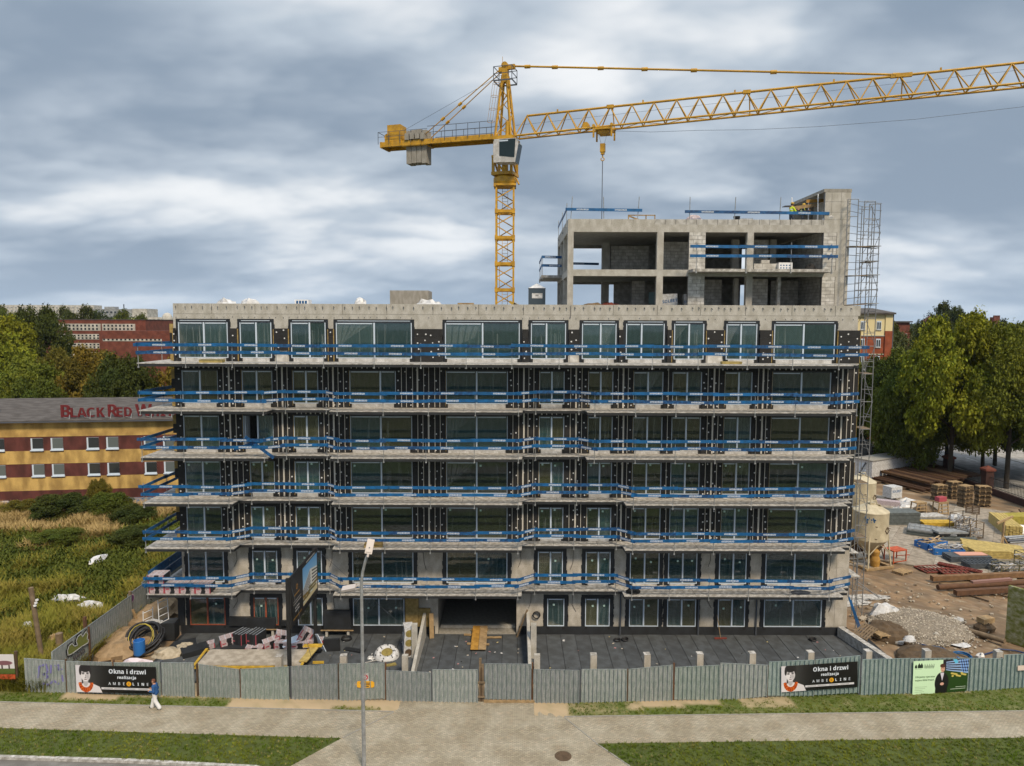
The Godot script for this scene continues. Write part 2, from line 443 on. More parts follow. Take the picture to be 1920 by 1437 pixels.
func block_wall(b: Node, called: String, o: Vector3, along: Vector3, len: float, h: float, thick: float, mat: Material, single: bool, bl := 0.6, bh := 0.25) -> void:
	# courses of blocks with open joints in front of a mortar core; o is the lower corner of the front face
	var back := Vector3.UP.cross(along)
	var core := MB.new()
	core.tf = Transform3D(Basis(along, Vector3.UP, along.cross(Vector3.UP)), o)
	core.box(Vector3(0.004, 0, -thick + 0.004), Vector3(len - 0.004, h, -0.016))
	var wall := part(called, core, M.mortar, b)
	var all := MB.new()
	all.tf = core.tf
	var rows := maxi(1, int(round(h / bh)))
	for j in rows:
		var x := 0.0
		var first := bl * (0.5 if j % 2 else 1.0)
		while x < len - 0.02:
			var e := minf(len, x + first)
			if len - e < 0.12: e = len
			first = bl * r(0.9, 1.05)
			var g := 0.013
			var lo := Vector3(x + g, h * j / rows + g, -0.1)
			var hi := Vector3(e - g, h * (j + 1) / rows - g * 0.5, r(0.0, 0.012))
			if single:
				var t := core.tf * Transform3D(Basis(), (lo + hi) / 2)
				var q := part("block", cube((hi - lo).snapped(Vector3(0.02, 0.005, 0.004))), mat, wall)
				q.transform = t
			else:
				all.col = Color.WHITE * r(0.8, 1.0)
				all.box(lo, hi)
			x = e
	if not single: tag(part("blocks", all, mat, wall), "", "", "", "stuff")

func building() -> void:
	M.sticker = plain(Color(0.45, 0.62, 0.55), 0.5)
	M.film = plain(Color(0.7, 0.75, 0.75), 0.5)
	M.film.transparency = BaseMaterial3D.TRANSPARENCY_ALPHA
	M.film.albedo_color.a = 0.22
	var b := thing("apartment_building", "seven storey concrete apartment building under construction with balcony slabs and open top storeys", "building", Vector3.ZERO)
	# slabs
	for l in range(1, 7):
		var m := MB.new()
		m.prism(slab_outline(l, 0.0), LEVEL[l] - 0.06, LEVEL[l])
		var sl := part("balcony_slab", m, M.slab, b)
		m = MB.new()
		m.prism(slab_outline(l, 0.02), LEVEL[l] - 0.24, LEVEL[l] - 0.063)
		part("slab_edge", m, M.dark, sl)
		for w in openings(l): bp("threshold", Vector3(w[0] + 0.1, LEVEL[l] + 0.001, FACE + 0.005), Vector3(w[1] - 0.1, SILL[l] - 0.006, FACE + 0.05), M.white, b)
		for x in [-20.3, -13.9, -9.2, -3.4, 2.7, 6.2, 12.4, 17.3]:
			var sh := false
			for k in zig(l): sh = sh or (x > k[0] and x < k[1])
			var xx: float = x + r(-0.4, 0.4)
			bp("slab_joint", Vector3(xx, LEVEL[l] - 0.01, FACE + 0.07), Vector3(xx + 0.035, LEVEL[l] + 0.003, (SHAL if sh else DEEP) - 0.004), M.mortar, sl)
	var gf := MB.new()
	gf.box(Vector3(-22.6, 0.1, -62.7), Vector3(-5.2, 0.35, -48.35)); gf.box(Vector3(0.5, 0.1, -62.7), Vector3(23.1, 0.35, -48.35))
	part("ground_slab", gf, M.concrete, b)
	# walls with openings
	for l in 7:
		var top: float = (LEVEL[l + 1] - 0.245) if l < 6 else 22.1
		var m := MB.new()
		var x := -22.7
		var bottom: float = LEVEL[l] + 0.001 if l else 0.0
		var y1: float = HEAD[l]
		var mat: Material = M.concrete_warm if l < 2 else M.concrete
		for w in openings(l) + [[23.3, 23.3, 0]]:
			if w.size() == 0: w = [-5.06, 0.35, 0.0]
			var gap := 0.16 if l == 6 else 0.02
			if w[0] - gap > x: m.box(Vector3(x, bottom, FACE - 0.3), Vector3(w[0] - gap, top, FACE))
			if w[0] < 23:
				var hd: float = y1 + gap if w[2] != 0.0 or w[0] > 0 else 2.85
				m.box(Vector3(w[0] - gap, hd, FACE - 0.3), Vector3(w[1] + gap, top, FACE))
				if w[2] != 0.0 or w[0] > 0: m.box(Vector3(w[0] - gap, bottom, FACE - 0.3), Vector3(w[1] + gap, SILL[l] - 0.02, FACE))
			x = w[1] + gap
		part("wall", m, mat, b)
	bp("side_wall", Vector3(-22.7, 0, -62.8), Vector3(-22.4, 22.1, -48.302), M.concrete, b)
	bp("side_wall", Vector3(23.0, 0, -62.8), Vector3(23.3, 22.1, -48.302), M.concrete, b)
	bp("rear_wall", Vector3(-22.39, 0, -63.1), Vector3(22.99, 22.1, -62.81), M.concrete, b)
	# rooms behind the glass
	for l in 7:
		var top: float = (LEVEL[l + 1] - 0.25) if l < 6 else 21.9
		if l == 0:
			bp("room_wall", Vector3(-22.3, 0.36, -54.2), Vector3(-5.3, top, -54.0), M.concrete_old, b); bp("room_wall", Vector3(0.6, 0.36, -54.2), Vector3(22.9, top, -54.0), M.concrete_old, b)
		else:
			bp("room_wall", Vector3(-22.3, LEVEL[l] + 0.002, -54.2), Vector3(22.9, top, -54.0), M.concrete_old, b)
		for x in [-18.9, -12.0, -5.6, 0.9, 4.3, 7.5, 13.5, 16.8]:
			if l == 0 and (x == -5.6 or x == 0.9): continue
			bp("partition", Vector3(x - 0.1, LEVEL[l] + 0.002, -53.98), Vector3(x + 0.1, top, -48.32), M.aac_grey, b)
	# garage
	bp("garage_floor", Vector3(-5.05, -0.05, -62.7), Vector3(0.34, 0.06, -47.95), M.concrete_old, b)
	bp("garage_wall", Vector3(-5.28, 0.0, -62.7), Vector3(-5.07, 3.28, -48.31), M.concrete_old, b)
	bp("garage_wall", Vector3(0.36, 0.0, -62.7), Vector3(0.57, 3.28, -48.31), M.concrete_old, b)
	bp("garage_step", Vector3(-5.0, 0.061, -49.2), Vector3(0.3, 0.24, -48.9), M.concrete, b)
	# windows and cladding
	for l in 7:
		var ws := openings(l)
		for i in 11:
			if ws[i].size() == 0: continue
			window(b, l, ws[i], "red" if l == 0 and i in [0, 1] else "white")
			if l < 2 or l == 6:   # black membrane round the opening
				var w: Array = ws[i]
				var g := 0.26 if l < 2 else 0.17
				var mb := MB.new()
				var yb: float = (SILL[l] - 0.12) if l < 2 else LEVEL[l] + 0.01
				var z0 := FACE + 0.004; var z1 := FACE + 0.02
				mb.box(Vector3(w[0] - g, yb, z0), Vector3(w[0] - 0.003, HEAD[l] + g * 0.8, z1)); mb.box(Vector3(w[1] + 0.003, yb, z0), Vector3(w[1] + g, HEAD[l] + g * 0.8, z1))
				mb.box(Vector3(w[0] - 0.003, HEAD[l] + 0.003, z0), Vector3(w[1] + 0.003, HEAD[l] + g * 0.8, z1 + 0.003))
				for k in 14:    # ragged outer edge
					mb.cbox(Vector3([w[0] - g, w[1] + g][k % 2] + r(-0.02, 0.02), r(yb + 0.2, HEAD[l]), FACE + 0.012), Vector3(r(0.03, 0.09), r(0.1, 0.4), 0.021))
				part("membrane", mb, M.membrane, b)
				if l == 6: bp("lintel_rail", Vector3(w[0] + 0.1, HEAD[l] + 0.03, z1 + 0.005), Vector3(w[1] - 0.1, HEAD[l] + 0.07, z1 + 0.03), M.frame, b)
		if l >= 2 and l < 6:
			var x := -22.68
			for w in ws + [[23.28, 23.3, 0]]:
				if w[0] - x > 0.2: insulation(b, l, x, w[0] - 0.01, LEVEL[l] + 0.02, LEVEL[l + 1] - 0.26, true)
				if w[0] < 23:
					var hp := bp("head_panel", Vector3(w[0] - 0.008, HEAD[l] + 0.01, FACE + 0.003), Vector3(w[1] + 0.008, LEVEL[l + 1] - 0.26, FACE + 0.15), M.black, b)
					var st := MB.new()
					var xx: float = w[0] + r(0.1, 0.3)
					while xx < w[1]:
						st.cbox(Vector3(xx, LEVEL[l + 1] - 0.36, FACE + 0.17) - hp.position, Vector3(0.05 if rng.randf() < 0.6 else 0.09, 0.16, 0.03))
						xx += r(0.3, 0.42)
					tag(part("batten_stub", st, M.batten, hp), "", "", "", "stuff")
				x = w[1] + 0.01
		if l == 6:
			var ends := [[-22.68, -22.55], [-18.9, -18.4], [-15.95, -15.0], [-12.3, -11.98], [-6.55, -4.68], [0.68, 1.08], [3.78, 4.5], [7.15, 7.45], [10.38, 10.68], [13.02, 14.18], [16.58, 17.38], [21.82, 23.28]]
			for i in ends.size():
				var e: Array = ends[i]
				var low: float = LEVEL[6] + (0.75 if i in [2, 6, 9] else 0.03)
				insulation(b, 6, e[0], e[1], low, 21.15, false)
				if low > 19.3: bp("bare_block", Vector3(e[0] + 0.1, LEVEL[6] + 0.01, FACE + 0.003), Vector3(e[1] - 0.1, low - 0.01, FACE + 0.05), M.aac, b)
				if i in [1, 2, 3, 8, 9, 10, 11]: bp("insulation_edge", Vector3(e[1] + 0.003, low, FACE + 0.022), Vector3(e[1] + 0.05, 21.12, FACE + 0.14), M.wool, b)
				if i in [0, 2, 3, 9, 11]: bp("insulation_edge", Vector3(e[0] - 0.05, low, FACE + 0.022), Vector3(e[0] - 0.003, 21.1, FACE + 0.14), M.wool, b)
		if l > 1:   # cut edge of the side insulation at the left corner
			for k in 4:
				var ya: float = LEVEL[l] + 0.05 + k * 0.62
				if k != 1: bp("side_insulation", Vector3(-22.98, ya, FACE - 0.9), Vector3(-22.702, ya + 0.6, FACE - 0.02), M.wool if k != 2 else M.black, b)
	# formwork panels of the parapet
	var cuts := [-22.7, -22.35, -20.1, -17.2, -14.25, -11.35, -8.4, -5.3, -2.25, 0.75, 3.92, 6.75, 9.7, 12.6, 15.6, 18.7, 21.6, 23.3]
	for i in cuts.size() - 1:
		bp("parapet_panel", Vector3(cuts[i] + 0.014, 22.115, FACE - 0.22), Vector3(cuts[i + 1] - 0.014, 22.8 - (0.0 if i != 10 else 0.01), FACE + r(0.0, 0.012)), M.concrete, b)
	bp("parapet_core", Vector3(-22.68, 22.101, FACE - 0.2), Vector3(23.28, 22.78, FACE - 0.025), M.mortar, b)
	bp("downpipe_slot", Vector3(3.86, 21.9, FACE + 0.014), Vector3(3.93, 22.7, FACE + 0.02), M.mortar, b)
	bp("parapet_panel", Vector3(-22.7, 22.104, -62.8), Vector3(-22.48, 22.8, FACE - 0.224), M.concrete, b)
	bp("parapet_panel", Vector3(23.08, 22.104, -62.8), Vector3(23.3, 22.8, FACE - 0.224), M.concrete, b)
	bp("roof_slab", Vector3(-22.47, 21.95, -62.8), Vector3(23.07, 22.15, FACE - 0.31), M.concrete_old, b)
	var lp := MB.new()
	for y in [22.62, 21.92]:
		var x := -22.5
		while x < 23.2:
			if not (y < 22 and rng.randf() < 0.25):
				var q := Vector3(x, y + r(-0.03, 0.03), FACE + 0.01)
				lp.path([q, q + Vector3(0.02, -0.02, 0.07), q + Vector3(0.05, -0.11, 0.08)] if y > 22 else [q, q + Vector3(0, -0.06, 0.02)], 0.024 if y > 22 else 0.02, 5)
			x += r(0.38, 0.75)
	tag(part("anchor_loop", lp, M.steel, b), "", "", "", "stuff")
	# formwork joints and cables on the bare lower walls
	for l in 2:
		var ws := openings(l)
		var x := -22.7
		for w in ws + [[23.3, 23.3, 0]]:
			if w.size() == 0: w = [-5.06, 0.35, 0.0]
			var a := x + 0.3; var e: float = w[0] - 0.3
			if e - a > 0.25:
				var y0: float = 0.66 if l == 0 else LEVEL[1] + 0.02
				var ym := y0 + r(1.2, 1.5)
				var y1: float = LEVEL[l + 1] - 0.3
				var k := 2 if e - a > 1.1 else 1
				for i in k:
					bp("wall_panel", Vector3(a + (e - a) * i / k + 0.014, y0, FACE + 0.003), Vector3(a + (e - a) * (i + 1) / k - 0.014, ym - 0.012, FACE + r(0.012, 0.022)), M.concrete_warm, b)
					bp("wall_panel", Vector3(a + (e - a) * i / k + 0.014, ym + 0.012, FACE + 0.003), Vector3(a + (e - a) * (i + 1) / k - 0.014, y1, FACE + r(0.012, 0.022)), M.concrete_warm, b)
				if e - a > 0.8:
					var cb := MB.new()
					var cx := r(a + 0.2, e - 0.2)
					cb.path([Vector3(cx, y1, FACE + 0.04), Vector3(cx + r(-0.1, 0.1), ym + 0.3, FACE + 0.05), Vector3(cx + r(-0.25, 0.25), ym - 0.2, FACE + 0.05)], 0.014, 4)
					part("cable", cb, M.rubber, b)
			x = w[1]
	# black plinth
	bp("plinth", Vector3(-22.9, -0.05, FACE + 0.002), Vector3(-5.3, 0.6, FACE + 0.07), M.dark, b)
	bp("plinth", Vector3(0.55, -0.05, FACE + 0.002), Vector3(23.32, 0.6, FACE + 0.07), M.dark, b)
	bp("corner_panel", Vector3(-23.05, 0.6, FACE - 0.3), Vector3(-22.6, 3.3, FACE + 0.12), M.dark, b)
	for x in [7.55, 12.95, 16.95]:
		part("downpipe", tube_mesh(Vector3.ZERO, Vector3(0, 3.0, 0), 0.06, 8), M.steel, b, Vector3(x, 0.05, FACE + 0.12))
	for e in [[-19.5, -17.9, 1.25], [-15.9, -14.9, 1.0], [-12.95, -11.05, 1.75], [-7.3, -6.4, 1.2]]:
		var dk: bool = e[0] > -10
		bp("loose_board" if not dk else "wool_board", Vector3(e[0], 0.63, FACE + 0.025), Vector3(e[1], e[2] if not dk else 3.0, FACE + 0.22), M.dark if not dk else M.wool, b)
	bp("wool_board", Vector3(-6.39, 0.63, FACE + 0.025), Vector3(-5.6, 1.9, FACE + 0.2), M.wool, b)
	penthouse(b)
func tube_mesh(a: Vector3, b: Vector3, rad: float, k: int) -> MB:
	var m := MB.new()
	m.tube(a, b, rad, k)
	return m
func penthouse(b: Node) -> void:
	var zf := -50.0; var zb := -61.2
	# storey slabs and edge beams
	for q in [[24.84, 25.29], [27.86, 28.37]]:
		var lo: float = q[0]; var hi: float = q[1]
		bp("edge_beam", Vector3(3.82, lo, zf - 0.3), Vector3(22.75, hi, zf), M.concrete, b)
		bp("edge_beam", Vector3(3.82, lo, zb), Vector3(4.12, hi, zf - 0.302), M.concrete, b)
		bp("edge_beam", Vector3(4.122, lo, zb), Vector3(23.0, hi, zb + 0.3), M.concrete, b)
		bp("storey_slab", Vector3(4.123, hi - 0.24, zb + 0.302), Vector3(22.95, hi - 0.004, zf - 0.302), M.concrete, b)
	for q in [[22.15, 24.84], [25.29, 27.86]]:
		var lo: float = q[0]; var hi: float = q[1]
		for x in [[3.82, 4.22], [10.0, 10.45], [16.23, 16.67]]: bp("column", Vector3(x[0], lo + 0.001, zf - 0.4), Vector3(x[1], hi - 0.001, zf + 0.003), M.concrete, b)
		for z in [-54.3, -57.5, -61.0]: bp("column", Vector3(3.825, lo + 0.001, z - 0.2), Vector3(4.2, hi - 0.001, z + 0.2), M.concrete, b)
		bp("column", Vector3(22.4, lo + 0.001, zf - 0.3), Vector3(22.75, hi - 0.001, zf + 0.002), M.concrete, b)
		block_wall(b, "block_pier", Vector3(12.2, lo, zf), Vector3.RIGHT, 1.15, hi - lo, 0.3, M.aac, true)
		block_wall(b, "block_pier", Vector3(21.48, lo, zf), Vector3.RIGHT, 0.9, hi - lo, 0.3, M.aac, true)
		bp("column", Vector3(7.05, lo + 0.001, -57.2), Vector3(7.6, hi - 0.001, -56.6), M.concrete, b)
		block_wall(b, "cross_wall", Vector3(21.9, lo, -60.9), Vector3.BACK, 10.55, hi - lo + 0.2, 0.2, M.aac, false)
	# upper open storey
	block_wall(b, "inner_wall", Vector3(7.75, 25.29, -57), Vector3.RIGHT, 3.0, 2.35, 0.24, M.aac, false)
	block_wall(b, "inner_wall", Vector3(11.3, 25.29, -54.4), Vector3.RIGHT, 2.4, 2.4, 0.24, M.aac, false)
	block_wall(b, "inner_wall", Vector3(17.6, 25.29, -54.2), Vector3.RIGHT, 1.6, 2.55, 0.24, M.aac, false)
	bp("column", Vector3(19.3, 25.295, -54.5), Vector3(19.75, 27.855, -54.1), M.concrete, b)
	bp("column", Vector3(16.5, 25.295, -54.6), Vector3(17.0, 27.855, -54.2), M.concrete, b)
	# lower open storey
	block_wall(b, "inner_wall", Vector3(9.2, 22.15, -55.5), Vector3.RIGHT, 1.0, 2.68, 0.24, M.aac, false)
	block_wall(b, "inner_wall", Vector3(13.9, 22.15, -53.6), Vector3.RIGHT, 1.7, 2.68, 0.24, M.aac, false)
	block_wall(b, "inner_wall", Vector3(17.0, 22.15, -52.4), Vector3.RIGHT, 1.6, 2.68, 0.24, M.aac, false)
	block_wall(b, "inner_wall", Vector3(19.6, 22.15, -54.6), Vector3.RIGHT, 2.1, 2.68, 0.24, M.aac, false)
	bp("column", Vector3(18.55, 22.155, -50.6), Vector3(18.75, 24.835, -50.31), M.slab, b)
	bp("column", Vector3(16.1, 22.155, -52.6), Vector3(16.4, 24.835, -52.2), M.concrete, b)
	# rear wall with slits of sky
	for q in [[22.15, 24.84], [25.29, 27.86]]:
		var lo: float = q[0]; var hi: float = q[1]
		var up := lo > 24
		for x in ([[8.0, 19.35], [19.75, 22.9]] if up else [[8.6, 19.3], [19.95, 22.9]]):
			bp("rear_block_wall", Vector3(x[0], lo + 0.001, zb + 0.02), Vector3(x[1], hi - 0.001, zb + 0.26), M.aac, b)
		if up: bp("rear_block_wall", Vector3(19.35, 25.3, zb + 0.02), Vector3(19.75, 25.75, zb + 0.26), M.aac, b)
	var gd := bp("glass_door", Vector3(11.55, 22.2, -60.9), Vector3(12.2, 24.2, -60.86), plain(Color(0.35, 0.6, 0.62), 0.2), b)
	bp("door_bar", Vector3(-0.32, -0.02, 0.022), Vector3(0.32, 0.02, 0.04), M.frame_dark, gd)
	# balconies of the top storey
	bp("top_balcony", Vector3(12.16, 25.06, -49.995), Vector3(21.62, 25.25, -48.5), M.slab, b)
	bp("top_balcony", Vector3(2.25, 25.06, -61.0), Vector3(3.815, 25.25, -55.6), M.slab, b)
	# row of blocks along the roof edge
	var x := 3.82
	var k := 0
	while x < 21.4:
		var wide := 1.5 if x < 9.5 else 0.72
		var e := minf(x + wide, 21.46)
		bp("roof_block", Vector3(x + 0.005, 28.373, zf - 0.24), Vector3(e - (0.03 if x > 9 else 0.006), 28.73, zf - r(0.0, 0.012)), M.aac_grey if x > 9 else M.concrete, b)
		if x > 9: bp("block_joint", Vector3(e - 0.028, 28.373, zf - 0.2), Vector3(e + 0.003, 28.7, zf - 0.03), M.mortar, b)
		x = e
	bp("roof_upstand", Vector3(3.82, 28.373, zb), Vector3(4.06, 28.73, zf - 0.244), M.concrete, b)
	bp("roof_upstand", Vector3(21.47, 28.373, zf - 0.3), Vector3(22.74, 28.73, zf), M.concrete, b)
	# stair head on the roof: front and right wall, a roof, the left side open
	for q in [[0, 22.755, 22.16, 28.37], [1, 21.49, 28.735, 30.6]]:
		var lo: float = q[2]
		if q[0] == 0:
			bp("stair_wall", Vector3(22.755, lo, zf - 0.25), Vector3(23.27, 28.733, zf + 0.004), M.concrete, b)
		else:
			for i in 3:
				for j in 3:
					var xs := [21.49, 21.95, 22.6, 23.27]; var ys := [28.737, 29.25, 29.95, 30.6]
					bp("stair_wall_panel", Vector3(xs[i] + 0.008, ys[j] + 0.008, zf - 0.05), Vector3(xs[i + 1] - 0.008, ys[j + 1] - 0.008, zf + 0.004), M.concrete, b)
			bp("stair_wall", Vector3(21.5, 28.74, zf - 0.25), Vector3(23.26, 30.6, zf - 0.052), M.mortar, b)
	bp("stair_wall", Vector3(23.02, 22.16, -55.6), Vector3(23.27, 30.6, zf - 0.254), M.concrete, b)
	bp("stair_wall", Vector3(21.49, 28.4, -55.85), Vector3(23.27, 30.6, -55.602), M.concrete_old, b)
	bp("stair_roof", Vector3(21.4, 30.602, -55.9), Vector3(23.3, 30.82, zf + 0.01), M.concrete_old, b)

# ---------- guard rails ----------
var words := {}
func word(t: String, h: float, depth := 0.006, font := "Droid Sans", bold := true) -> Mesh:
	var key := t + str(h) + font
	if not words.has(key):
		var m := TextMesh.new()
		var f := SystemFont.new()
		f.font_names = PackedStringArray([font])
		f.font_weight = 700 if bold else 400
		m.font = f
		m.text = t
		m.font_size = 24
		m.pixel_size = h / 24.0 * 1.35
		m.depth = depth
		m.curve_step = 4.0
		words[key] = m
	return words[key]
func board(rail: Node, a: Vector3, b: Vector3, h := 0.2, name := true) -> void:
	var d := b - a
	var p := part("board", cube(Vector3(snappedf(d.length(), 0.05), h, 0.03)), M.blues[rng.randi() % 3], rail, (a + b) / 2)
	var s := d.normalized()
	p.basis = Basis(s, Vector3.UP, s.cross(Vector3.UP))
	p.basis = p.basis.orthonormalized()
	if name and d.length() > 1.2:
		var front := 1.0 if p.basis.z.z > 0.0 else -1.0
		part("lettering", word("HYDROBUD", 0.115), M.lettering, p, Vector3(r(-0.25, 0.25), 0, 0.019), Vector3.ZERO)
		if d.length() > 4.0: part("lettering", word("HYDROBUD", 0.115), M.lettering, p, Vector3(1.4, 0, 0.019))
func rail_post(rail: Node, at: Vector3, lo: float, hi: float) -> void:
	var m := MB.new()
	m.tube(Vector3(0, lo, 0), Vector3(0, hi, 0), 0.024, 6)
	m.cbox(Vector3(0, lo + 0.04, 0), Vector3(0.09, 0.09, 0.09))
	m.cbox(Vector3(0, hi - 0.1, 0.0), Vector3(0.06, 0.05, 0.08))
	part("post", m, M.galv, rail, at, Vector3(r(-0.02, 0.02), 0, r(-0.015, 0.015)))
func guard_rails() -> void:
	var ord := ["", "lowest", "second lowest", "third lowest", "fourth lowest", "second highest", "topmost"]
	for l in range(1, 7):
		var y: float = LEVEL[l]
		var rail := thing("guard_rail", "blue board guardrail with grey posts along the %s long balcony slab" % ord[l], "guardrail", Vector3.ZERO, 0, "blue guardrails along the balcony slabs")
		var hts := [1.1, 0.63] if l < 4 else [1.17, 0.67]
		# corner points along the slab edge
		var pts := [Vector3(-24.13, y, -52.2), Vector3(-24.13, y, -49.2), Vector3(-24.13, y, DEEP + 0.06)]
		var runs := []
		var x := -24.13
		for k in zig(l):
			runs.append([x, k[0] - 0.25, DEEP + 0.06]); runs.append([k[0] + 0.9, k[1] - 0.45, SHAL + 0.06])
			x = k[1] + 0.5
		runs.append([x, 21.1, DEEP + 0.06])
		for q in runs:
			var n := maxi(1, int(round((q[1] - q[0]) / (2.68 if l < 6 else 3.03))))
			for i in n + 1:
				if pts.size() and i == 0 and q[0] < -24: continue
				pts.append(Vector3(q[0] + (q[1] - q[0]) * i / n + (r(-0.15, 0.15) if i > 0 and i < n else 0.0), y, q[2]))
		pts.append(Vector3(22.75, y, -46.75 if l < 6 else DEEP))
		for i in pts.size():
			rail_post(rail, pts[i] + Vector3(0, 0, -0.07 if i > 1 else 0.0), -0.32, 1.3 + r(-0.03, 0.05))
			if i:
				var a: Vector3 = pts[i - 1]; var e: Vector3 = pts[i]
				var along := (e - a).normalized()
				for h in hts:
					var j := Vector3(0, h + r(-0.035, 0.035), (0.03 if i % 2 else 0.0) if i > 2 else 0.0)
					board(rail, a + j - along * r(0.05, 0.3), e + j + along * r(0.05, 0.3) + Vector3(0, r(-0.035, 0.035), 0))
		if l == 4:
			board(rail, Vector3(-17.4, y + 1.35, DEEP - 0.1), Vector3(-15.5, y + 0.0, DEEP + 0.12), 0.2, false)
			board(rail, Vector3(-18.2, y + 0.5, DEEP - 0.15), Vector3(-15.6, y + 1.3, DEEP - 0.2), 0.2, false)
		if l == 1:
			for z in [0, 1]: bp("side_board", Vector3(-24.16, y + 0.3 + z * 0.62, -52.2), Vector3(-24.13, y + 0.86 + z * 0.62, DEEP - 0.2), M.blue, rail)
	var top := thing("guard_rail", "blue board guardrail standing on the front roof edge of the upper storeys", "guardrail", Vector3.ZERO, 0, "blue guardrails of the open top storeys")
	for q in [[3.75, 8.8, 29.38], [11.95, 21.7, 29.25]]:
		var n := 2 if q[0] < 4 else 3
		for i in n:
			var a: float = lerpf(q[0], q[1], float(i) / n); var e: float = lerpf(q[0], q[1], (i + 1.0) / n)
			board(top, Vector3(a - 0.1, q[2] - 0.03 * i, -49.97), Vector3(e + 0.1, q[2] - 0.03 * i - 0.03, -49.97 + 0.03 * (i % 2)), 0.2)
		for i in n + 1:
			var m := MB.new()
			m.tube(Vector3.ZERO, Vector3(r(-0.1, 0.12), 1.75 if i < n or q[0] < 4 else 1.3, 0), 0.028, 6)
			part("post", m, M.galv, top, Vector3(lerpf(q[0] + 0.25, q[1] - 0.2, float(i) / n), 28.5, -50.05))
	for z in [-50.0, -54.0, -58.5]: rail_post(top, Vector3(3.72, 28.4, z), -0.2, 1.4)
	board(top, Vector3(3.72, 29.38, -49.9), Vector3(3.72, 29.3, -54.3)); board(top, Vector3(3.7, 29.35, -54.0), Vector3(3.7, 29.3, -58.8))
	var mid := thing("guard_rail", "two rows of blue boards across the small balcony of the open top storey", "guardrail", Vector3.ZERO, 0, "blue guardrails of the open top storeys")
	for h in [26.72, 26.1]:
		for i in 3: board(mid, Vector3(11.9 + i * 3.25, h + r(-0.02, 0.02), -48.42 + 0.02 * i), Vector3(15.3 + i * 3.25, h + r(-0.02, 0.02), -48.42 + 0.02 * i))
		board(mid, Vector3(21.2, h - 0.15, -48.5), Vector3(21.9, h + 0.2, -49.6), 0.2, false)
	for x in [12.35, 15.7, 18.7, 21.45]: rail_post(mid, Vector3(x, 25.25, -48.47), -0.3, 1.75 if x < 21 else 1.5)
	var side := thing("guard_rail", "blue board guardrail round the balcony at the left end of the open top storeys", "guardrail", Vector3.ZERO, 0, "blue guardrails of the open top storeys")
	for h in [26.65, 26.0]:
		board(side, Vector3(2.3, h, -55.65), Vector3(3.8, h - 0.03, -55.65)); board(side, Vector3(2.28, h, -55.6), Vector3(2.28, h, -58.6), 0.2, false); board(side, Vector3(2.28, h, -58.4), Vector3(2.28, h, -61.2), 0.2, false)
	board(side, Vector3(4.4, 26.6, -60.95), Vector3(7.3, 26.55, -60.95))
	for z in [-55.7, -58.4, -60.9]: rail_post(side, Vector3(2.32, 25.25, z), -0.3, 1.5)

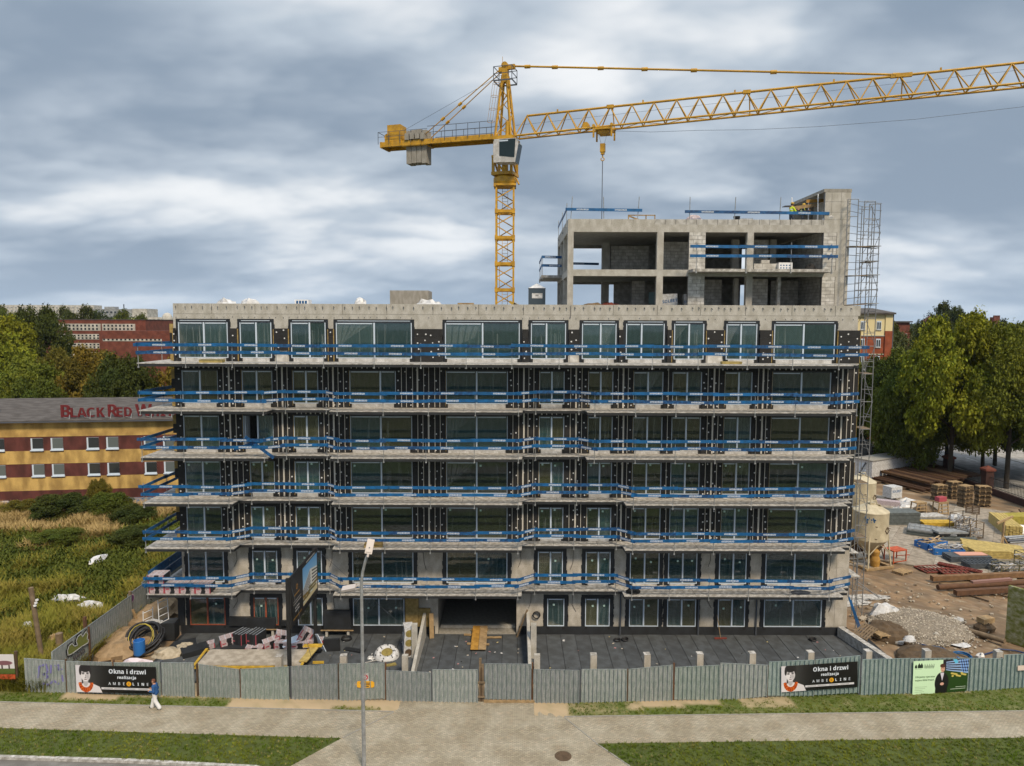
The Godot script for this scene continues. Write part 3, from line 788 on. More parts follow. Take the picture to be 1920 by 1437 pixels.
# ---------- tower crane ----------
func crane() -> void:
	var t := thing("tower_crane", "yellow tower crane with a long lattice jib standing behind the concrete building", "crane", Vector3(-0.69, 0, -66))
	var hw := 0.78
	var sec := MB.new()   # one mast section, 2.34 m
	for i in 4:
		var a := Vector3(hw * (1 if i in [0, 1] else -1), 0, hw * (1 if i in [1, 2] else -1))
		var j := (i + 1) % 4
		var e := Vector3(hw * (1 if j in [0, 1] else -1), 0, hw * (1 if j in [1, 2] else -1))
		sec.cbox(a + Vector3(0, 1.17, 0), Vector3(0.17, 2.34, 0.17))
		sec.beam(a + Vector3(0, 2.1, 0), e + Vector3(0, 1.2, 0), 0.09, 0.09); sec.beam(e + Vector3(0, 1.15, 0), a + Vector3(0, 0.2, 0), 0.09, 0.09)
		sec.beam(a + Vector3(0, 0.1, 0), e + Vector3(0, 0.1, 0), 0.26, 0.26)
		sec.cbox(a + Vector3(0, 0.1, 0), Vector3(0.27, 0.42, 0.27))
	for k in 7: sec.beam(Vector3(-0.25, 0.2 + k * 0.31, -0.5), Vector3(0.25, 0.2 + k * 0.31, -0.5), 0.03, 0.03)
	sec.beam(Vector3(-0.25, 0, -0.5), Vector3(-0.25, 2.34, -0.5), 0.04, 0.04); sec.beam(Vector3(0.25, 0, -0.5), Vector3(0.25, 2.34, -0.5), 0.04, 0.04)
	var sm := sec.mesh()
	for k in range(0, 15): part("mast_section", sm, M.crane, t, Vector3(0, -1.28 + k * 2.34, 0), Vector3(0, PI / 2 * (k % 2), 0))
	var ring := MB.new()
	ring.box(Vector3(-1.0, 33.82, -1.0), Vector3(1.0, 34.0, 1.0)); ring.lathe([Vector2(0, 34.0), Vector2(0.98, 34.0), Vector2(1.05, 34.2), Vector2(1.05, 34.6), Vector2(0.9, 34.75), Vector2(0, 34.75)], 20)
	ring.box(Vector3(-1.02, 33.7, 0.7), Vector3(-0.8, 34.0, 1.02)); ring.tube(Vector3(1.0, 34.5, 0.6), Vector3(1.25, 33.9, 0.9), 0.08)
	part("slewing_ring", ring, M.crane, t)
	var up := Vector3(0, deg_to_rad(-17.0), 0)
	var tb := MB.new()   # turntable frame
	tb.box(Vector3(-1.0, 34.78, -1.0), Vector3(1.0, 35.05, 1.0))
	for x in [-0.85, 0.85]:
		for z in [-0.85, 0.85]: tb.cbox(Vector3(x, 35.7, z), Vector3(0.22, 1.3, 0.22))
		tb.beam(Vector3(x, 35.1, -0.8), Vector3(x, 36.3, 0.8), 0.14, 0.14)
	tb.beam(Vector3(-0.8, 36.3, 0.9), Vector3(0.1, 35.1, 0.9), 0.14, 0.14); tb.cbox(Vector3(0.25, 35.6, 0.8), Vector3(0.5, 1.2, 0.3))
	tb.box(Vector3(-0.98, 36.3, -0.98), Vector3(0.98, 36.5, 0.98))
	tb.box(Vector3(-0.95, 36.6, -0.9), Vector3(0.85, 38.0, 0.55))
	part("turntable", tb, M.crane, t, Vector3.ZERO, up)
	# cab
	var cab := MB.new()
	var pr := [Vector2(-1.0, 36.1), Vector2(-1.0, 38.05), Vector2(1.0, 38.05), Vector2(1.25, 37.6), Vector2(0.95, 36.0)]
	for s in 2:
		var z := 0.95 if s == 0 else 2.1
		for k in range(1, 4):
			var a := Vector3(pr[0].x, pr[0].y, z); var b := Vector3(pr[k].x, pr[k].y, z); var d := Vector3(pr[k + 1].x, pr[k + 1].y, z)
			if s: cab.tri(a, b, d)
			else: cab.tri(a, d, b)
	for k in 5:
		if k == 2 or k == 3: continue
		var a: Vector2 = pr[k]; var b: Vector2 = pr[(k + 1) % 5]
		cab.quad(Vector3(a.x, a.y, 2.1), Vector3(a.x, a.y, 0.95), Vector3(b.x, b.y, 0.95), Vector3(b.x, b.y, 2.1))
	var cb := part("cab", cab, M.white, t, Vector3(0.6, -0.47, 0.15), up)
	var sw := MB.new()
	sw.quad(Vector3(-0.5, 36.6, 2.115), Vector3(-0.5, 37.99, 2.115), Vector3(0.98, 38.0, 2.115), Vector3(0.88, 36.4, 2.115))
	part("side_window", sw, M.cabglass, cb)
	sw = MB.new()
	sw.quad(Vector3(0.95, 36.0, 2.1), Vector3(1.25, 37.6, 2.1), Vector3(1.25, 37.6, 0.95), Vector3(0.95, 36.0, 0.95))
	sw.quad(Vector3(1.25, 37.6, 2.1), Vector3(1.0, 38.05, 2.1), Vector3(1.0, 38.05, 0.95), Vector3(1.25, 37.6, 0.95))
	part("front_window", sw, M.cabglass, cb)
	bp("name_strip", Vector3(-0.5, 37.82, 2.12), Vector3(0.3, 37.93, 2.125), M.frame, cb)
	bp("lower_panel", Vector3(-1.04, 36.06, 2.102), Vector3(-0.7, 37.9, 2.11), M.white, cb)
	sw = MB.new()
	sw.box(Vector3(0.25, 36.75, 1.3), Vector3(0.7, 36.85, 1.8)); sw.box(Vector3(0.2, 36.8, 1.3), Vector3(0.32, 37.5, 1.8))
	part("seat", sw, M.frame_dark, cb)
	# tower head
	var hd := MB.new()
	for x in [-1, 1]:
		for z in [-1, 1]:
			hd.beam(Vector3(0.75 * x, 38.0, 0.75 * z), Vector3(0.2 * x, 43.6, 0.25 * z), 0.17, 0.17)
	for k in 5:
		var ya := 38.1 + k * 1.1
		var wa := lerpf(0.75, 0.2, k / 5.0); var wb := lerpf(0.75, 0.2, (k + 1) / 5.0)
		for f in 4:
			var sx := -1.0 if (k + f) % 2 else 1.0
			if f < 2: hd.beam(Vector3(wa * sx, ya, wa * (f * 2 - 1)), Vector3(-wb * sx, ya + 1.1, wb * (f * 2 - 1)), 0.07, 0.07)
			else: hd.beam(Vector3(wa * (f * 2 - 5), ya, wa * sx), Vector3(wb * (f * 2 - 5), ya + 1.1, -wb * sx), 0.07, 0.07)
	hd.box(Vector3(-0.25, 43.0, -0.3), Vector3(0.25, 44.4, 0.3)); hd.tube(Vector3(0, 44.45, -0.3), Vector3(0, 44.45, 0.3), 0.3, 12)
	hd.box(Vector3(0.2, 44.1, -0.15), Vector3(0.9, 44.5, 0.15)); hd.box(Vector3(-0.55, 43.9, -0.3), Vector3(-0.2, 44.3, 0.3))
	hd.tube(Vector3(-0.2, 44.4, 0.2), Vector3(-0.2, 45.2, 0.2), 0.02)
	hd.box(Vector3(-0.9, 37.9, -0.9), Vector3(0.95, 38.2, 0.9)); hd.tube(Vector3(0.4, 38.2, 0.6), Vector3(0.4, 39.4, 0.6), 0.2, 8)
	part("tower_head", hd, M.crane, t, Vector3.ZERO, up)
	var cage := MB.new()
	for y in [43.0, 43.6, 44.2]:
		for q in [[-1, -1, 1, -1], [1, -1, 1, 1], [1, 1, -1, 1], [-1, 1, -1, -1]]:
			cage.beam(Vector3(0.85 * q[0], y, 0.8 * q[1]), Vector3(0.85 * q[2], y, 0.8 * q[3]), 0.05, 0.05 if y > 43.1 else 0.12)
	for q in [[-1, -1], [1, -1], [1, 1], [-1, 1]]: cage.beam(Vector3(0.85 * q[0], 43, 0.8 * q[1]), Vector3(0.85 * q[0], 44.2, 0.8 * q[1]), 0.05, 0.05)
	part("platform_cage", cage, M.steel, t, Vector3.ZERO, up)
	var lad := MB.new()
	for k in 7:
		var c := Vector3(lerpf(-1.25, -0.75, k / 6.0), lerpf(39.6, 42.9, k / 6.0), 0.3)
		for i in 8:
			var p := c + Vector3(cos(TAU * i / 8), 0, sin(TAU * i / 8)) * 0.34; var q := c + Vector3(cos(TAU * (i + 1) / 8), 0, sin(TAU * (i + 1) / 8)) * 0.34
			if k % 2 == 0: lad.tube(p, q, 0.018, 4, -1, false)
			if k < 6 and i % 2 == 0: lad.tube(p, p + Vector3(0.5 / 6, 3.3 / 6, 0), 0.015, 4, -1, false)
	part("ladder_cage", lad, M.crane, t, Vector3.ZERO, up)
	# jib
	var fb := func(s: float) -> float: return 38.12 + 0.026 * s
	var ft := func(s: float) -> float: return 39.9 + 0.022 * s
	var bay := 1.86
	var nb := 28
	for k in nb:   # a lattice piece of two bays each
		if k % 2: continue
		var j := MB.new()
		for q in 2:
			var s0 := 1.1 + bay * (k + q); var s1 := s0 + bay; var sm2 := s0 + bay / 2
			var w := 0.6
			for z in [-w, w]:
				j.tube(Vector3(s0, fb.call(s0), z), Vector3(s1, fb.call(s1), z), 0.085, 6, -1, false)
				var T := Vector3(sm2, ft.call(sm2), 0)
				if k + q > 0 or z > -9:
					j.tube(Vector3(s0, fb.call(s0), z), T, 0.055, 5, -1, false); j.tube(T, Vector3(s1, fb.call(s1), z), 0.055, 5, -1, false)
			j.tube(Vector3(s0, fb.call(s0), -w), Vector3(s0, fb.call(s0), w), 0.04, 5, -1, false)
			j.tube(Vector3(s0, fb.call(s0), -w if q else w), Vector3(s1, fb.call(s1), w if q else -w), 0.035, 5, -1, false)
			if k + q < nb - 1: j.tube(Vector3(sm2, ft.call(sm2), 0), Vector3(sm2 + bay, ft.call(sm2 + bay), 0), 0.1, 6, -1, false)
		if k % 6 == 4:
			var s := 1.1 + bay * k + bay * 0.5
			j.cbox(Vector3(s, ft.call(s) + 0.02, 0), Vector3(0.6, 0.28, 0.3)); j.tube(Vector3(s + 0.2, ft.call(s), 0), Vector3(s + 0.3, fb.call(s), -0.6), 0.05, 5, -1, false)
		if k % 4 == 2: j.cbox(Vector3(1.1 + bay * k, ft.call(bay * k) + 0.15, 0), Vector3(0.12, 0.3, 0.12))
		part("jib_section", j, M.crane, t, Vector3.ZERO, up)
	var jw := MB.new()
	jw.tube(Vector3(1, 39.2, 0), Vector3(52, 40.6, 0), 0.012, 4, -1, false)
	jw.path([Vector3(9.6, 38.1, 0), Vector3(13, 37.75, 0), Vector3(17, 37.6, 0), Vector3(21, 37.35, 0), Vector3(26, 37.22, 0), Vector3(33, 37.25, 0), Vector3(41, 37.65, 0), Vector3(52, 38.9, 0)], 0.014, 4)
	jw.tube(Vector3(1.0, 38.0, 0.3), Vector3(8.4, 38.0, 0.3), 0.012, 4, -1, false)
	part("trolley_cable", jw, M.steel, t, Vector3.ZERO, up)
	# tie bars
	var tie := MB.new()
	var a0 := Vector3(0.8, 44.35, 0); var a1 := Vector3(32.0, 40.65, 0)
	tie.tube(a0, a1, 0.085, 6)
	for k in 7: tie.tube(a0.lerp(a1, [0.04, 0.12, 0.25, 0.37, 0.5, 0.7, 0.985][k]) - Vector3(0.25, 0, 0), a0.lerp(a1, [0.04, 0.12, 0.25, 0.37, 0.5, 0.7, 0.985][k]) + Vector3(0.25, -0.03, 0), 0.16, 6)
	tie.cbox(Vector3(31.9, 40.62, 0), Vector3(1.5, 0.3, 0.25))
	part("jib_tie", tie, M.crane, t, Vector3.ZERO, up)
	# counter jib
	var cj := MB.new()
	for z in [-0.75, 0.75]:
		cj.box(Vector3(-12.0, 37.95, z - 0.12), Vector3(-0.9, 38.4, z + 0.12))
		for k in 11: cj.box(Vector3(-11.9 + k, 37.97, z - 0.17), Vector3(-11.82 + k, 38.38, z + 0.17))
	cj.box(Vector3(-12.0, 38.2, -0.62), Vector3(-0.9, 38.27, 0.62)); cj.box(Vector3(-12.05, 37.9, -0.9), Vector3(-11.85, 38.42, 0.9))
	cj.box(Vector3(-9.9, 37.9, -0.85), Vector3(-7.3, 37.949, 0.85))
	part("counter_jib", cj, M.crane, t, Vector3.ZERO, up)
	var hr := MB.new()
	for z in [-0.95, 0.95]:
		hr.beam(Vector3(-7.2, 39.5, z), Vector3(-0.9, 39.5, z), 0.04, 0.04); hr.beam(Vector3(-7.2, 38.95, z), Vector3(-0.9, 38.95, z), 0.04, 0.04)
		hr.beam(Vector3(-12.2, 39.3, z), Vector3(-7.2, 39.3, z), 0.03, 0.03); hr.beam(Vector3(-12.2, 38.85, z), Vector3(-7.2, 38.85, z), 0.03, 0.03)
		for k in 11: hr.beam(Vector3(-12.2 + k * 1.12, 38.2, z), Vector3(-12.2 + k * 1.12, 39.3 if k < 5 else 39.5, z), 0.04, 0.04)
	hr.beam(Vector3(-12.2, 39.3, -0.95), Vector3(-12.2, 39.3, 0.95), 0.04, 0.04)
	part("handrail", hr, M.steel, t, Vector3.ZERO, up)
	for k in 4:
		var w := MB.new()
		w.box(Vector3(-9.5 + k * 0.52, 36.35, -0.55), Vector3(-9.02 + k * 0.52, 39.35, 0.55))
		w.box(Vector3(-9.46 + k * 0.52, 38.42, -1.0), Vector3(-9.06 + k * 0.52, 39.0, 1.0))
		part("counterweight", w, M.concrete_old, t, Vector3(0, r(-0.05, 0.05), 0), up)
	var wn := MB.new()
	wn.box(Vector3(-11.35, 38.45, -0.55), Vector3(-10.0, 39.95, 0.75)); wn.box(Vector3(-11.6, 38.43, -0.7), Vector3(-9.85, 38.7, 0.8)); wn.tube(Vector3(-11.5, 38.95, -0.5), Vector3(-11.5, 38.95, 0.5), 0.3, 10)
	part("winch_house", wn, M.crane, t, Vector3.ZERO, up)
	var ct := MB.new()
	for z in [-0.7, 0.7]:
		var p := Vector3(-0.4, 44.1, z * 0.4); var q := Vector3(-7.9, 38.6, z)
		ct.tube(p, q, 0.045, 5)
		for k in [0.5, 0.72]: ct.tube(p.lerp(q, k - 0.02), p.lerp(q, k + 0.02), 0.13, 6)
	part("counter_jib_tie", ct, M.crane, t, Vector3.ZERO, up)
	var rope := MB.new()
	rope.tube(Vector3(-0.4, 43.7, 0), Vector3(-10.6, 39.3, 0), 0.015, 4)
	part("hoist_rope", rope, M.steel, t, Vector3.ZERO, up)
	# trolley and hook
	var tr := MB.new()
	tr.box(Vector3(8.3, 38.1, -0.85), Vector3(9.7, 38.25, 0.85))
	for x in [8.2, 9.75]:
		for z in [-0.8, 0.8]: tr.cbox(Vector3(x, 37.85, z), Vector3(0.14, 0.8, 0.14)); tr.tube(Vector3(x, 38.42, z - 0.1), Vector3(x, 38.42, z + 0.1), 0.14, 8)
	tr.tube(Vector3(7.4, 38.65, -0.3), Vector3(7.4, 38.65, 0.3), 0.3, 10); tr.cbox(Vector3(9.0, 37.95, 0), Vector3(0.9, 0.25, 1.2))
	part("trolley", tr, M.crane, t, Vector3.ZERO, up)
	var hk := MB.new()
	hk.box(Vector3(8.66, 36.35, -0.2), Vector3(9.08, 37.05, 0.2)); hk.box(Vector3(8.72, 36.15, -0.15), Vector3(9.02, 36.349, 0.15))
	hk.tube(Vector3(8.87, 36.15, 0), Vector3(8.87, 35.9, 0), 0.06)
	for i in 9: hk.tube(Vector3(8.87 + sin(i * 0.6) * 0.14, 35.75 + cos(i * 0.6) * 0.14, 0), Vector3(8.87 + sin(i * 0.6 + 0.6) * 0.14, 35.75 + cos(i * 0.6 + 0.6) * 0.14, 0), 0.045)
	part("hook_block", hk, M.crane, t, Vector3.ZERO, up)
	var hr2 := MB.new()
	hr2.tube(Vector3(8.75, 37.0, 0), Vector3(8.45, 38.1, 0.3), 0.014, 4); hr2.tube(Vector3(9.0, 37.0, 0), Vector3(9.35, 38.1, 0.3), 0.014, 4)
	hr2.tube(Vector3(8.87, 35.65, 0), Vector3(8.87, 29.0, 0), 0.035, 5)
	part("hoist_rope", hr2, M.steel, t, Vector3.ZERO, up)

# ---------- ground ----------
var bump := FastNoiseLite.new()
func sett_material() -> StandardMaterial3D:
	var n := 512
	var im := Image.create(n, n, false, Image.FORMAT_RGB8)
	var hm := Image.create(n, n, false, Image.FORMAT_RGB8)
	var q := RandomNumberGenerator.new()
	q.seed = 4
	im.fill(Color(0.49, 0.455, 0.385)); hm.fill(Color(0.3, 0.3, 0.3))
	var rows := 24
	var cols := 12
	var rh := n / float(rows)
	var cw := n / float(cols)
	for j in rows:
		for i in cols:
			var x := int(i * cw + (cw * 0.5 if j % 2 else 0.0))
			var c := Color(0.655, 0.625, 0.555).lerp(Color(0.565, 0.54, 0.48), q.randf())
			if q.randf() < 0.05: c = c.lerp(Color(0.66, 0.6, 0.52), 0.5)
			for w in [0, -n]:
				im.fill_rect(Rect2i(x + 2 + w, int(j * rh) + 2, int(cw) - 3, int(rh) - 3), c)
				hm.fill_rect(Rect2i(x + 2 + w, int(j * rh) + 2, int(cw) - 3, int(rh) - 3), Color.WHITE * q.randf_range(0.8, 1.0))
	hm.bump_map_to_normal_map(1.6)
	var m := plain(Color(1, 1, 1), 0.9)
	m.albedo_texture = ImageTexture.create_from_image(im)
	m.normal_enabled = true
	m.normal_texture = ImageTexture.create_from_image(hm)
	m.uv1_triplanar = true; m.uv1_world_triplanar = true; m.uv1_scale = Vector3.ONE / 2.4
	m.detail_enabled = true; m.detail_blend_mode = BaseMaterial3D.BLEND_MODE_MUL
	m.detail_albedo = noise_tex(31, 0.02, Color(0.9, 0.885, 0.86), Color(1, 1, 1), 256, 5)
	m.detail_uv_layer = BaseMaterial3D.DETAIL_UV_2
	m.uv2_triplanar = true; m.uv2_world_triplanar = true; m.uv2_scale = Vector3.ONE * 0.09
	return m
func sheet(x0: float, x1: float, z0: float, z1: float, step: float, f: Callable) -> MB:   # f(x, z) -> [height, colour]
	var m := MB.new()
	var nx := int(ceil((x1 - x0) / step)); var nz := int(ceil((z1 - z0) / step))
	var P := []
	for j in nz + 1:
		for i in nx + 1:
			var x := lerpf(x0, x1, float(i) / nx); var z := lerpf(z0, z1, float(j) / nz)
			var h: Array = f.call(x, z)
			P.append([Vector3(x, h[0], z), h[1]])
	for j in nz:
		for i in nx:
			var k := j * (nx + 1) + i
			for t in [k, k + 1, k + nx + 2, k, k + nx + 2, k + nx + 1]:
				m.col = P[t][1]
				m.put(P[t][0], Vector3.UP, Vector2.ZERO)
	# smooth normals from the heights
	for i in range(0, m.v.size(), 3):
		var nn := (m.v[i + 2] - m.v[i]).cross(m.v[i + 1] - m.v[i]).normalized()
		if nn.y < 0: nn = -nn
		for k in 3: m.n[i + k] = nn
	return m
func scatter(called: String, mesh: Mesh, mat: Material, xf: Array, cols: PackedColorArray, parent: Node = null) -> MultiMeshInstance3D:
	var mm := MultiMesh.new()
	mm.transform_format = MultiMesh.TRANSFORM_3D
	mm.use_colors = true
	mm.mesh = mesh
	mm.instance_count = xf.size()
	for i in xf.size():
		mm.set_instance_transform(i, xf[i]); mm.set_instance_color(i, cols[i])
	var o := MultiMeshInstance3D.new()
	o.multimesh = mm
	o.material_override = mat
	var p: Node = parent if parent else self
	o.name = numbered(p, called)
	p.add_child(o)
	return o
func tuft(n: int, h: float, spread: float, w: float, lean: float) -> Mesh:
	var m := MB.new()
	for i in n:
		var a := r(0, TAU)
		var b := Vector3(cos(a), 0, sin(a)) * r(0, spread)
		var d := Vector3(cos(a + r(-1, 1)), 0, sin(a + r(-1, 1)))
		var s := Vector3(-d.z, 0, d.x) * w
		var hh := h * r(0.6, 1.1)
		m.col = Color.WHITE * r(0.75, 1.15)
		var mid := b + d * hh * lean * 0.35 + Vector3.UP * hh * 0.6
		m.quad(b - s, mid - s * 0.8, mid + s * 0.8, b + s)
		m.tri(mid - s * 0.8, b + d * hh * lean + Vector3.UP * hh, mid + s * 0.8)
	return m.mesh()
func clump(n: int, rad: float, leaf: float, flat := 0.5) -> Mesh:
	var m := MB.new()
	for i in n:
		var p := Vector3(rng.randfn(), rng.randfn() * 0.8, rng.randfn()).normalized() * rad * pow(rng.randf(), 0.6)
		var nn := (p.normalized() * 0.5 + Vector3(r(-1, 1), r(0.0, 1.6) * flat * 2.0, r(-1, 1))).normalized()
		var s := nn.cross(Vector3(r(-1, 1), r(-1, 1), r(-1, 1))).normalized()
		var t := nn.cross(s)
		var L := leaf * r(0.6, 1.25)
		m.col = Color.WHITE * r(0.65, 1.2)
		var tip := p + s * L
		m.quad(p - s * L, p - s * L * 0.1 + t * L * 0.55, tip, p - s * L * 0.1 - t * L * 0.55)
	return m.mesh()
func front_z(x: float) -> float:   # the line of the street fence
	if x < -3: return remap(clampf(x, -32, -3), -32, -3, -40.2, -39.1)
	if x < 4: return -39.05
	return remap(clampf(x, 4, 40), 4, 40, -39.0, -41.6)
func walk_top(x: float) -> float: return remap(x, -29, -6.45, -38.87, -38.0) if x < -2.5 else remap(x, 2.1, 28.7, -37.53, -38.29)
func walk_low(x: float) -> float: return remap(x, -27.2, -8.8, -36.31, -35.49) if x < -2.5 else remap(x, 4.3, 26.9, -35.1, -35.76)
func verge_green(x: float, z: float) -> float:   # how grassy the strip before the fence is
	var e := bump.get_noise_2d(x * 3.0, z * 3.0) * 0.5
	var d := front_z(x) - z    # negative: in front of the fence
	var g := 0.0
	if x < -26: g = 1.0
	elif x < -16: g = clampf((-d - (0.55 if x < -22.5 else 0.1)) * 3.0, 0, 1)
	elif x > 3.2: g = 1.0 if x > 6 else 0.7
	elif x > -10 and x < -7.2: g = clampf((-d - 0.7) * 2.0, 0, 1)
	if x > 6.5 and x < 8.6 and -d < 0.8: g -= 0.8
	if x > 13.0 and x < 16.2 and -d < 1.2: g -= 0.7
	if x > 7.5 and x < 12 and -d < 0.7: g -= 0.9
	if x > 23 and x < 27 and -d < 0.3: g -= 0.6
	return clampf(g + e, 0, 1)
func ground() -> void:
	bump.seed = 9; bump.frequency = 0.35; bump.fractal_octaves = 4
	var far := MB.new()
	far.quad(Vector3(-3000, -0.4, -3000), Vector3(-3000, -0.4, 3000), Vector3(3000, -0.4, 3000), Vector3(3000, -0.4, -3000))
	struct("ground", far, worn(Color(0.075, 0.085, 0.035), Vector3.ONE * 0.02, 0.15, 0.95))
	M.sett = sett_material()
	# site soil, displaced and coloured by what lies there
	var yard := func(x: float, z: float) -> Array:
		var n := bump.get_noise_2d(x, z)
		var n2 := bump.get_noise_2d(x * 3.1 + 50, z * 3.1)
		var c := Color(0.235, 0.152, 0.083).lerp(Color(0.13, 0.088, 0.05), clampf(0.5 + n * 1.3, 0, 1)).lerp(Color(0.3, 0.24, 0.165), clampf(n2 * 1.6 - 0.2, 0, 1))
		var h := n * 0.07 + n2 * 0.04 - 0.03
		c = c * r(0.8, 1.12)
		for tr in [[30.5, 0.16, -58.0], [29.0, -0.42, -52.0], [34.5, 0.35, -62.0]]:
			var dd := absf(absf(x - tr[0] - tr[1] * (z - tr[2]) - bump.get_noise_2d(z, tr[0]) * 1.5) - 0.85)
			if dd < 0.4 and z > -66: c = c.lerp(Color(0.1, 0.068, 0.04), 0.55 * (1.0 - dd / 0.4)); h -= 0.05 * (1.0 - dd / 0.4)
		return [h, c]
	struct("site_soil", sheet(23.4, 62.0, -68, -40.6, 0.33, yard), M.tint)
	struct("site_soil", sheet(23.4, 62.0, -135, -68, 1.0, yard), M.tint)
	struct("site_soil", sheet(-27.0, -22.6, -66, -39.9, 0.5, yard), M.tint)
	struct("site_soil", sheet(-22.6, 23.4, -41.4, -38.6, 0.4, func(x, z): return [-0.03 + bump.get_noise_2d(x * 3, z * 3) * 0.02, Color(0.36, 0.27, 0.17).lerp(Color(0.25, 0.18, 0.11), clampf(0.5 + bump.get_noise_2d(x * 2, z * 2), 0, 1))]), M.tint)
	# verge, pavement, drive, lawns, kerb, road
	for s in [[-70.0, -6.3], [1.3, 70.0]]:
		struct("verge", sheet(s[0], s[1], -41.0, -37.3, 0.3, func(x, z):
			var g := verge_green(x, z)
			var z2 := minf(z, walk_top(x))
			return [0.005 + 0.03 * clampf(-(z - walk_top(x)), 0, 1) + bump.get_noise_2d(x * 4, z * 4) * 0.02 if z <= walk_top(x) else -0.06, Color(0.38, 0.29, 0.18).lerp(Color(0.075, 0.1, 0.015), g)]), M.tint)
	for s in [[-70.0, -8.6], [4.2, 70.0]]:
		var lo := MB.new()
		var pts := PackedVector2Array()
		for i in 25:
			var x: float = lerpf(s[0], s[1], i / 24.0)
			pts.append(Vector2(x, walk_low(x)))
		if s[0] < 0:
			pts.append(Vector2(-10.85, -33.0)); pts.append(Vector2(-12.4, -33.15)); pts.append(Vector2(-18.7, -33.62)); pts.append(Vector2(-25.5, -33.9)); pts.append(Vector2(-70, -35.0))
		else:
			pts.append(Vector2(70, -33.2)); pts.append(Vector2(22, -32.7)); pts.append(Vector2(8, -32.6)); pts.append(Vector2(6.1, -33.0))
		lo.prism(pts, -0.1, 0.0)
		struct("lawn", lo, worn(Color(0.075, 0.1, 0.015), Vector3.ONE * 0.3, 2.0, 0.95))
	var walk := MB.new()
	var poly := PackedVector2Array()
	for x in [-70, -29, -20, -12, -6.45]: poly.append(Vector2(x, walk_top(x)))
	poly.append(Vector2(-6.6, -38.6)); poly.append(Vector2(-6.5, -39.4)); poly.append(Vector2(1.25, -39.4)); poly.append(Vector2(1.5, -38.8)); poly.append(Vector2(2.9, -37.53))
	for x in [8, 20, 29, 70]: poly.append(Vector2(x, walk_top(x)))
	for x in [70, 27, 15, 4.35]: poly.append(Vector2(x, walk_low(x)))
	poly.append(Vector2(6.2, -32.7)); poly.append(Vector2(8, -31)); poly.append(Vector2(-13, -31)); poly.append(Vector2(-11.0, -32.8))
	for x in [-8.8, -18, -27, -70]: poly.append(Vector2(x, walk_low(x)))
	walk.prism(poly, -0.1, 0.012)
	struct("pavement", walk, M.sett)
	var ed := MB.new()
	for s in [[-70, -29, -20, -13, -6.5], [2.95, 8, 14, 21, 29, 70]]:
		for i in s.size() - 1: ed.beam(Vector3(s[i], 0.02, walk_top(s[i]) - 0.03), Vector3(s[i + 1], 0.02, walk_top(s[i + 1]) - 0.03), 0.07, 0.05)
	ed.beam(Vector3(2.95, 0.018, -37.5), Vector3(4.4, 0.018, -35.15), 0.07, 0.03); ed.beam(Vector3(4.4, 0.018, -35.1), Vector3(6.2, 0.018, -32.7), 0.08, 0.03)
	ed.beam(Vector3(-8.75, 0.018, -35.5), Vector3(-6.5, 0.018, -38.0), 0.06, 0.03)
	struct("edging", ed, M.concrete_old)
	var kb := MB.new()
	var kp := [Vector3(-70, 0, -35.02), Vector3(-25.5, 0, -33.86), Vector3(-18.7, 0, -33.58), Vector3(-12.4, 0, -33.1), Vector3(-11.2, 0, -32.6)]
	for i in kp.size() - 1: kb.beam(kp[i] + Vector3(0, -0.05, 0), kp[i + 1] + Vector3(0, -0.05, 0), 0.18, 0.14)
	struct("kerb", kb, M.slab)
	var rd := MB.new()
	rd.quad(Vector3(-300, -0.12, -36), Vector3(-300, -0.12, -22), Vector3(300, -0.12, -22), Vector3(300, -0.12, -36))
	struct("road", rd, worn(Color(0.2, 0.19, 0.18), Vector3.ONE * 0.2, 1.5, 0.9))
	# unseen street side opposite, laid out for the glass to reflect
	var op := MB.new()
	op.quad(Vector3(-300, -0.08, -21.9), Vector3(-300, -0.08, 30), Vector3(300, -0.08, 30), Vector3(300, -0.08, -21.9))
	struct("lawn", op, worn(Color(0.08, 0.12, 0.03), Vector3.ONE * 0.1, 0.5, 0.95))
	rd = MB.new()
	for q in [[-14.0, -7.0], [1.0, 8.0]]: rd.quad(Vector3(-300, -0.06, q[0]), Vector3(-300, -0.06, q[1]), Vector3(300, -0.06, q[1]), Vector3(300, -0.06, q[0]))
	struct("road", rd, worn(Color(0.13, 0.13, 0.13), Vector3.ONE * 0.2, 1.5, 0.9))
	# grass
	var xf := []
	var cc := PackedColorArray()
	var tf := tuft(9, 0.085, 0.07, 0.008, 0.5)
	for k in 30000:
		var x := r(-31, 34)
		var z := r(-40.6, -32.6)
		var d := -1.0
		if z > walk_low(x) and (x < -8.9 or x > 4.4):
			var inside := false
			if x < 0: inside = z < remap(x, -25.5, -12.4, -33.98, -33.22) and z < remap(x, -8.8, -10.85, -35.5, -33.0)
			else: inside = z < remap(x, 4.4, 6.2, -35.1, -32.7) or x > 6.2
			if inside: d = 1.0
		elif z < walk_top(x) - 0.08 and z > front_z(x) + 0.02 and (x < -6.6 or x > 2.9): d = verge_green(x, z)
		elif x < -28.4 and z < walk_top(x) - 0.08: d = 1.0
		if d > 0.35:
			var n := bump.get_noise_2d(x * 1.2, z * 1.2)
			xf.append(Transform3D(Basis(Vector3.UP, r(0, TAU)).scaled(Vector3.ONE * r(0.7, 1.3)), Vector3(x, 0.01, z)))
			var c := Color(0.085, 0.135, 0.012).lerp(Color(0.18, 0.2, 0.022), clampf(n * 1.3 + bump.get_noise_2d(x * 0.3, z * 0.3) + 0.35, 0, 1)) * r(0.75, 1.2)
			if rng.randf() < 0.04 + 0.1 * clampf(bump.get_noise_2d(x * 0.5 + 90, z * 0.5) * 3.0, 0, 1): c = Color(0.3, 0.26, 0.1)
			cc.append(c)
	tag(scatter("grass", tf, M.leaf, xf, cc), "short green grass on the lawns and verges along the pavement", "grass", "", "stuff")
